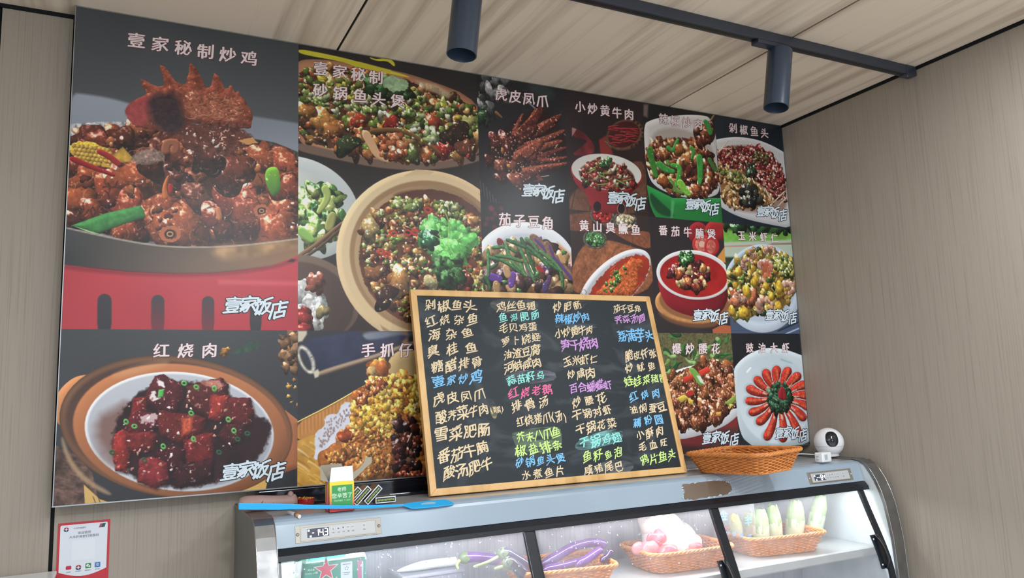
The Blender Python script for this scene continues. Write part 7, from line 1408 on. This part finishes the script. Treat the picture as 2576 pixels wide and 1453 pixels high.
b = B(); b.box((X1b - .0185, YB - .0008, SH + .01), (X1b - .014, YB, ZT2 - .014)); child(b.build('pale_band', mat('band_pale', s2l(190, 214, 220), .3)), bd2)
SXc, SZc = wb_(820, 1432)
def star(r, yy, m, nm): 
    pts = [(SXc + q * math.sin(a), YB - yy, SZc + q * math.cos(a)) for a, q in [(math.pi / 5 * i, r if i % 2 == 0 else r * .40) for i in range(10)]]; return child(mesh(nm, pts, [tuple(range(10))], m), bd2)
star(.0365, .0010, mat('star_edge', s2l(196, 220, 210), .35), 'star_outline'); star(.0300, .0014, mat('star_red', s2l(206, 60, 96), .35), 'red_star')
t = Text((0, YB - .0012, 0), (1, 0, 0), (0, 0, 1), (0, -1, 0)); X, Z = wb_(779, 1410); t.put('力', X, Z, .0125, pen=(.03, .03, 5, 0)); X, Z = wb_(766, 1411); t.put('喜', X, Z, .0110, pen=(.03, .03, 5, 0)); X, Z = wb_(795, 1413); t.line('经典啤酒', X, Z, .0058); X, Z = wb_(784, 1432); t.line('净含量:', X, Z, .0062); X, Z = wb_(783, 1441); t.line('500mLx3罐', X, Z, .0068)
child(t.done('pack_lettering', mat('pack_white', s2l(214, 240, 220), .4)), bd2)
xa, za = wb_(857, 1414); xb, zb2 = wb_(886, 1416); b = B(); b.box((xa, YB - .0012, za - .06), (xb, YB - .0002, za)); lb = child(b.build('white_label', mat('pack_label', s2l(214, 224, 238), .4)), bd2)
m_lm = mat('label_marks', s2l(90, 110, 140), .5); xc = (xa + xb) / 2; b = B()
for k in range(5): a = 6.2832 * k / 5 + .3; q = .0042; cx_, cz_ = xc + q * math.cos(a), za - .0165 + q * math.sin(a); b.add([(cx_ + .0016 * math.cos(w_), YB - .0016, cz_ + .0016 * math.sin(w_)) for w_ in np.linspace(0, 6.28, 6)[:-1]], [tuple(range(5))])
b.box((xc - .0105, YB - .0016, za - .0068), (xc + .0105, YB - .0013, za - .0052)); b.box((xc - .0100, YB - .0016, za - .0285), (xc + .0100, YB - .0013, za - .0272)); b.box((xc - .0070, YB - .0016, za - .0330), (xc + .0070, YB - .0013, za - .0318))
o = child(b.build('label_print', m_lm), bd2); o['kind'] = 'stuff'
b = B(); b.prism([(YB + .115, ZT2 - .002), (YB + .10, ZT2 + .004), (YB + .02, ZT2 + .003), (YB + .003, ZT2 - .008), (YB + .001, ZT2 - .010), (YB + .018, ZT2 + .0008), (YB + .10, ZT2 + .001)], X1b - .052, X1b - .004); child(b.build('folded_film', mat('clear_white', s2l(226, 236, 238), .2)), bd2)
def can(x, y, lab):
    r_ = empty('beer_can', (x, y, SH), label=lab, cat='beverage', group='green cans at the left end of the fridge shelf'); b = B(); R_ = .0325; H = .158
    b.lathe([(0, .002), (R_ * .75, 0), (R_ * .92, .006), (R_, .014), (R_, H - .028), (R_ * .93, H - .016), (R_ * .80, H - .004), (R_ * .80, H)], (0, 0, 0), 36); b.build('can_body', mat('can_green', s2l(20, 150, 70), 0.18, .6, coat=.3), r_, smooth=True)
    b = B(); b.lathe([(R_ * .80, H), (R_ * .82, H + .002), (R_ * .78, H + .0015), (R_ * .76, H - .004), (0, H - .004)], (0, 0, 0), 36); b.build('can_lid', M['chrome'], r_, smooth=True)
    b = B(); b.lathe([(R_ * 1.002, H * .52), (R_ * 1.002, H * .60)], (0, 0, 0), 36); b.build('red_stripe', mat('stripe', s2l(170, 90, 80), .3), r_, smooth=True)
cxn = wb_(735, 1440)[0]; can(cxn - .002, YB + .038, 'green beer can peeking out at far left of the fridge shelf, before the wrapped pack'); 
cr = empty('white_carton', (cxn, YB + .10, SH), label='white carton with folded top edge at far left of the fridge, behind the green can', cat='carton')
b = B(); b.box((0.5315, YB + .075, SH), (X0b - .004, YB + .17, 1.022)); under(b.build('carton_body', mat('carton', s2l(222, 230, 232), .45), bevel=.006, seg=2), cr)
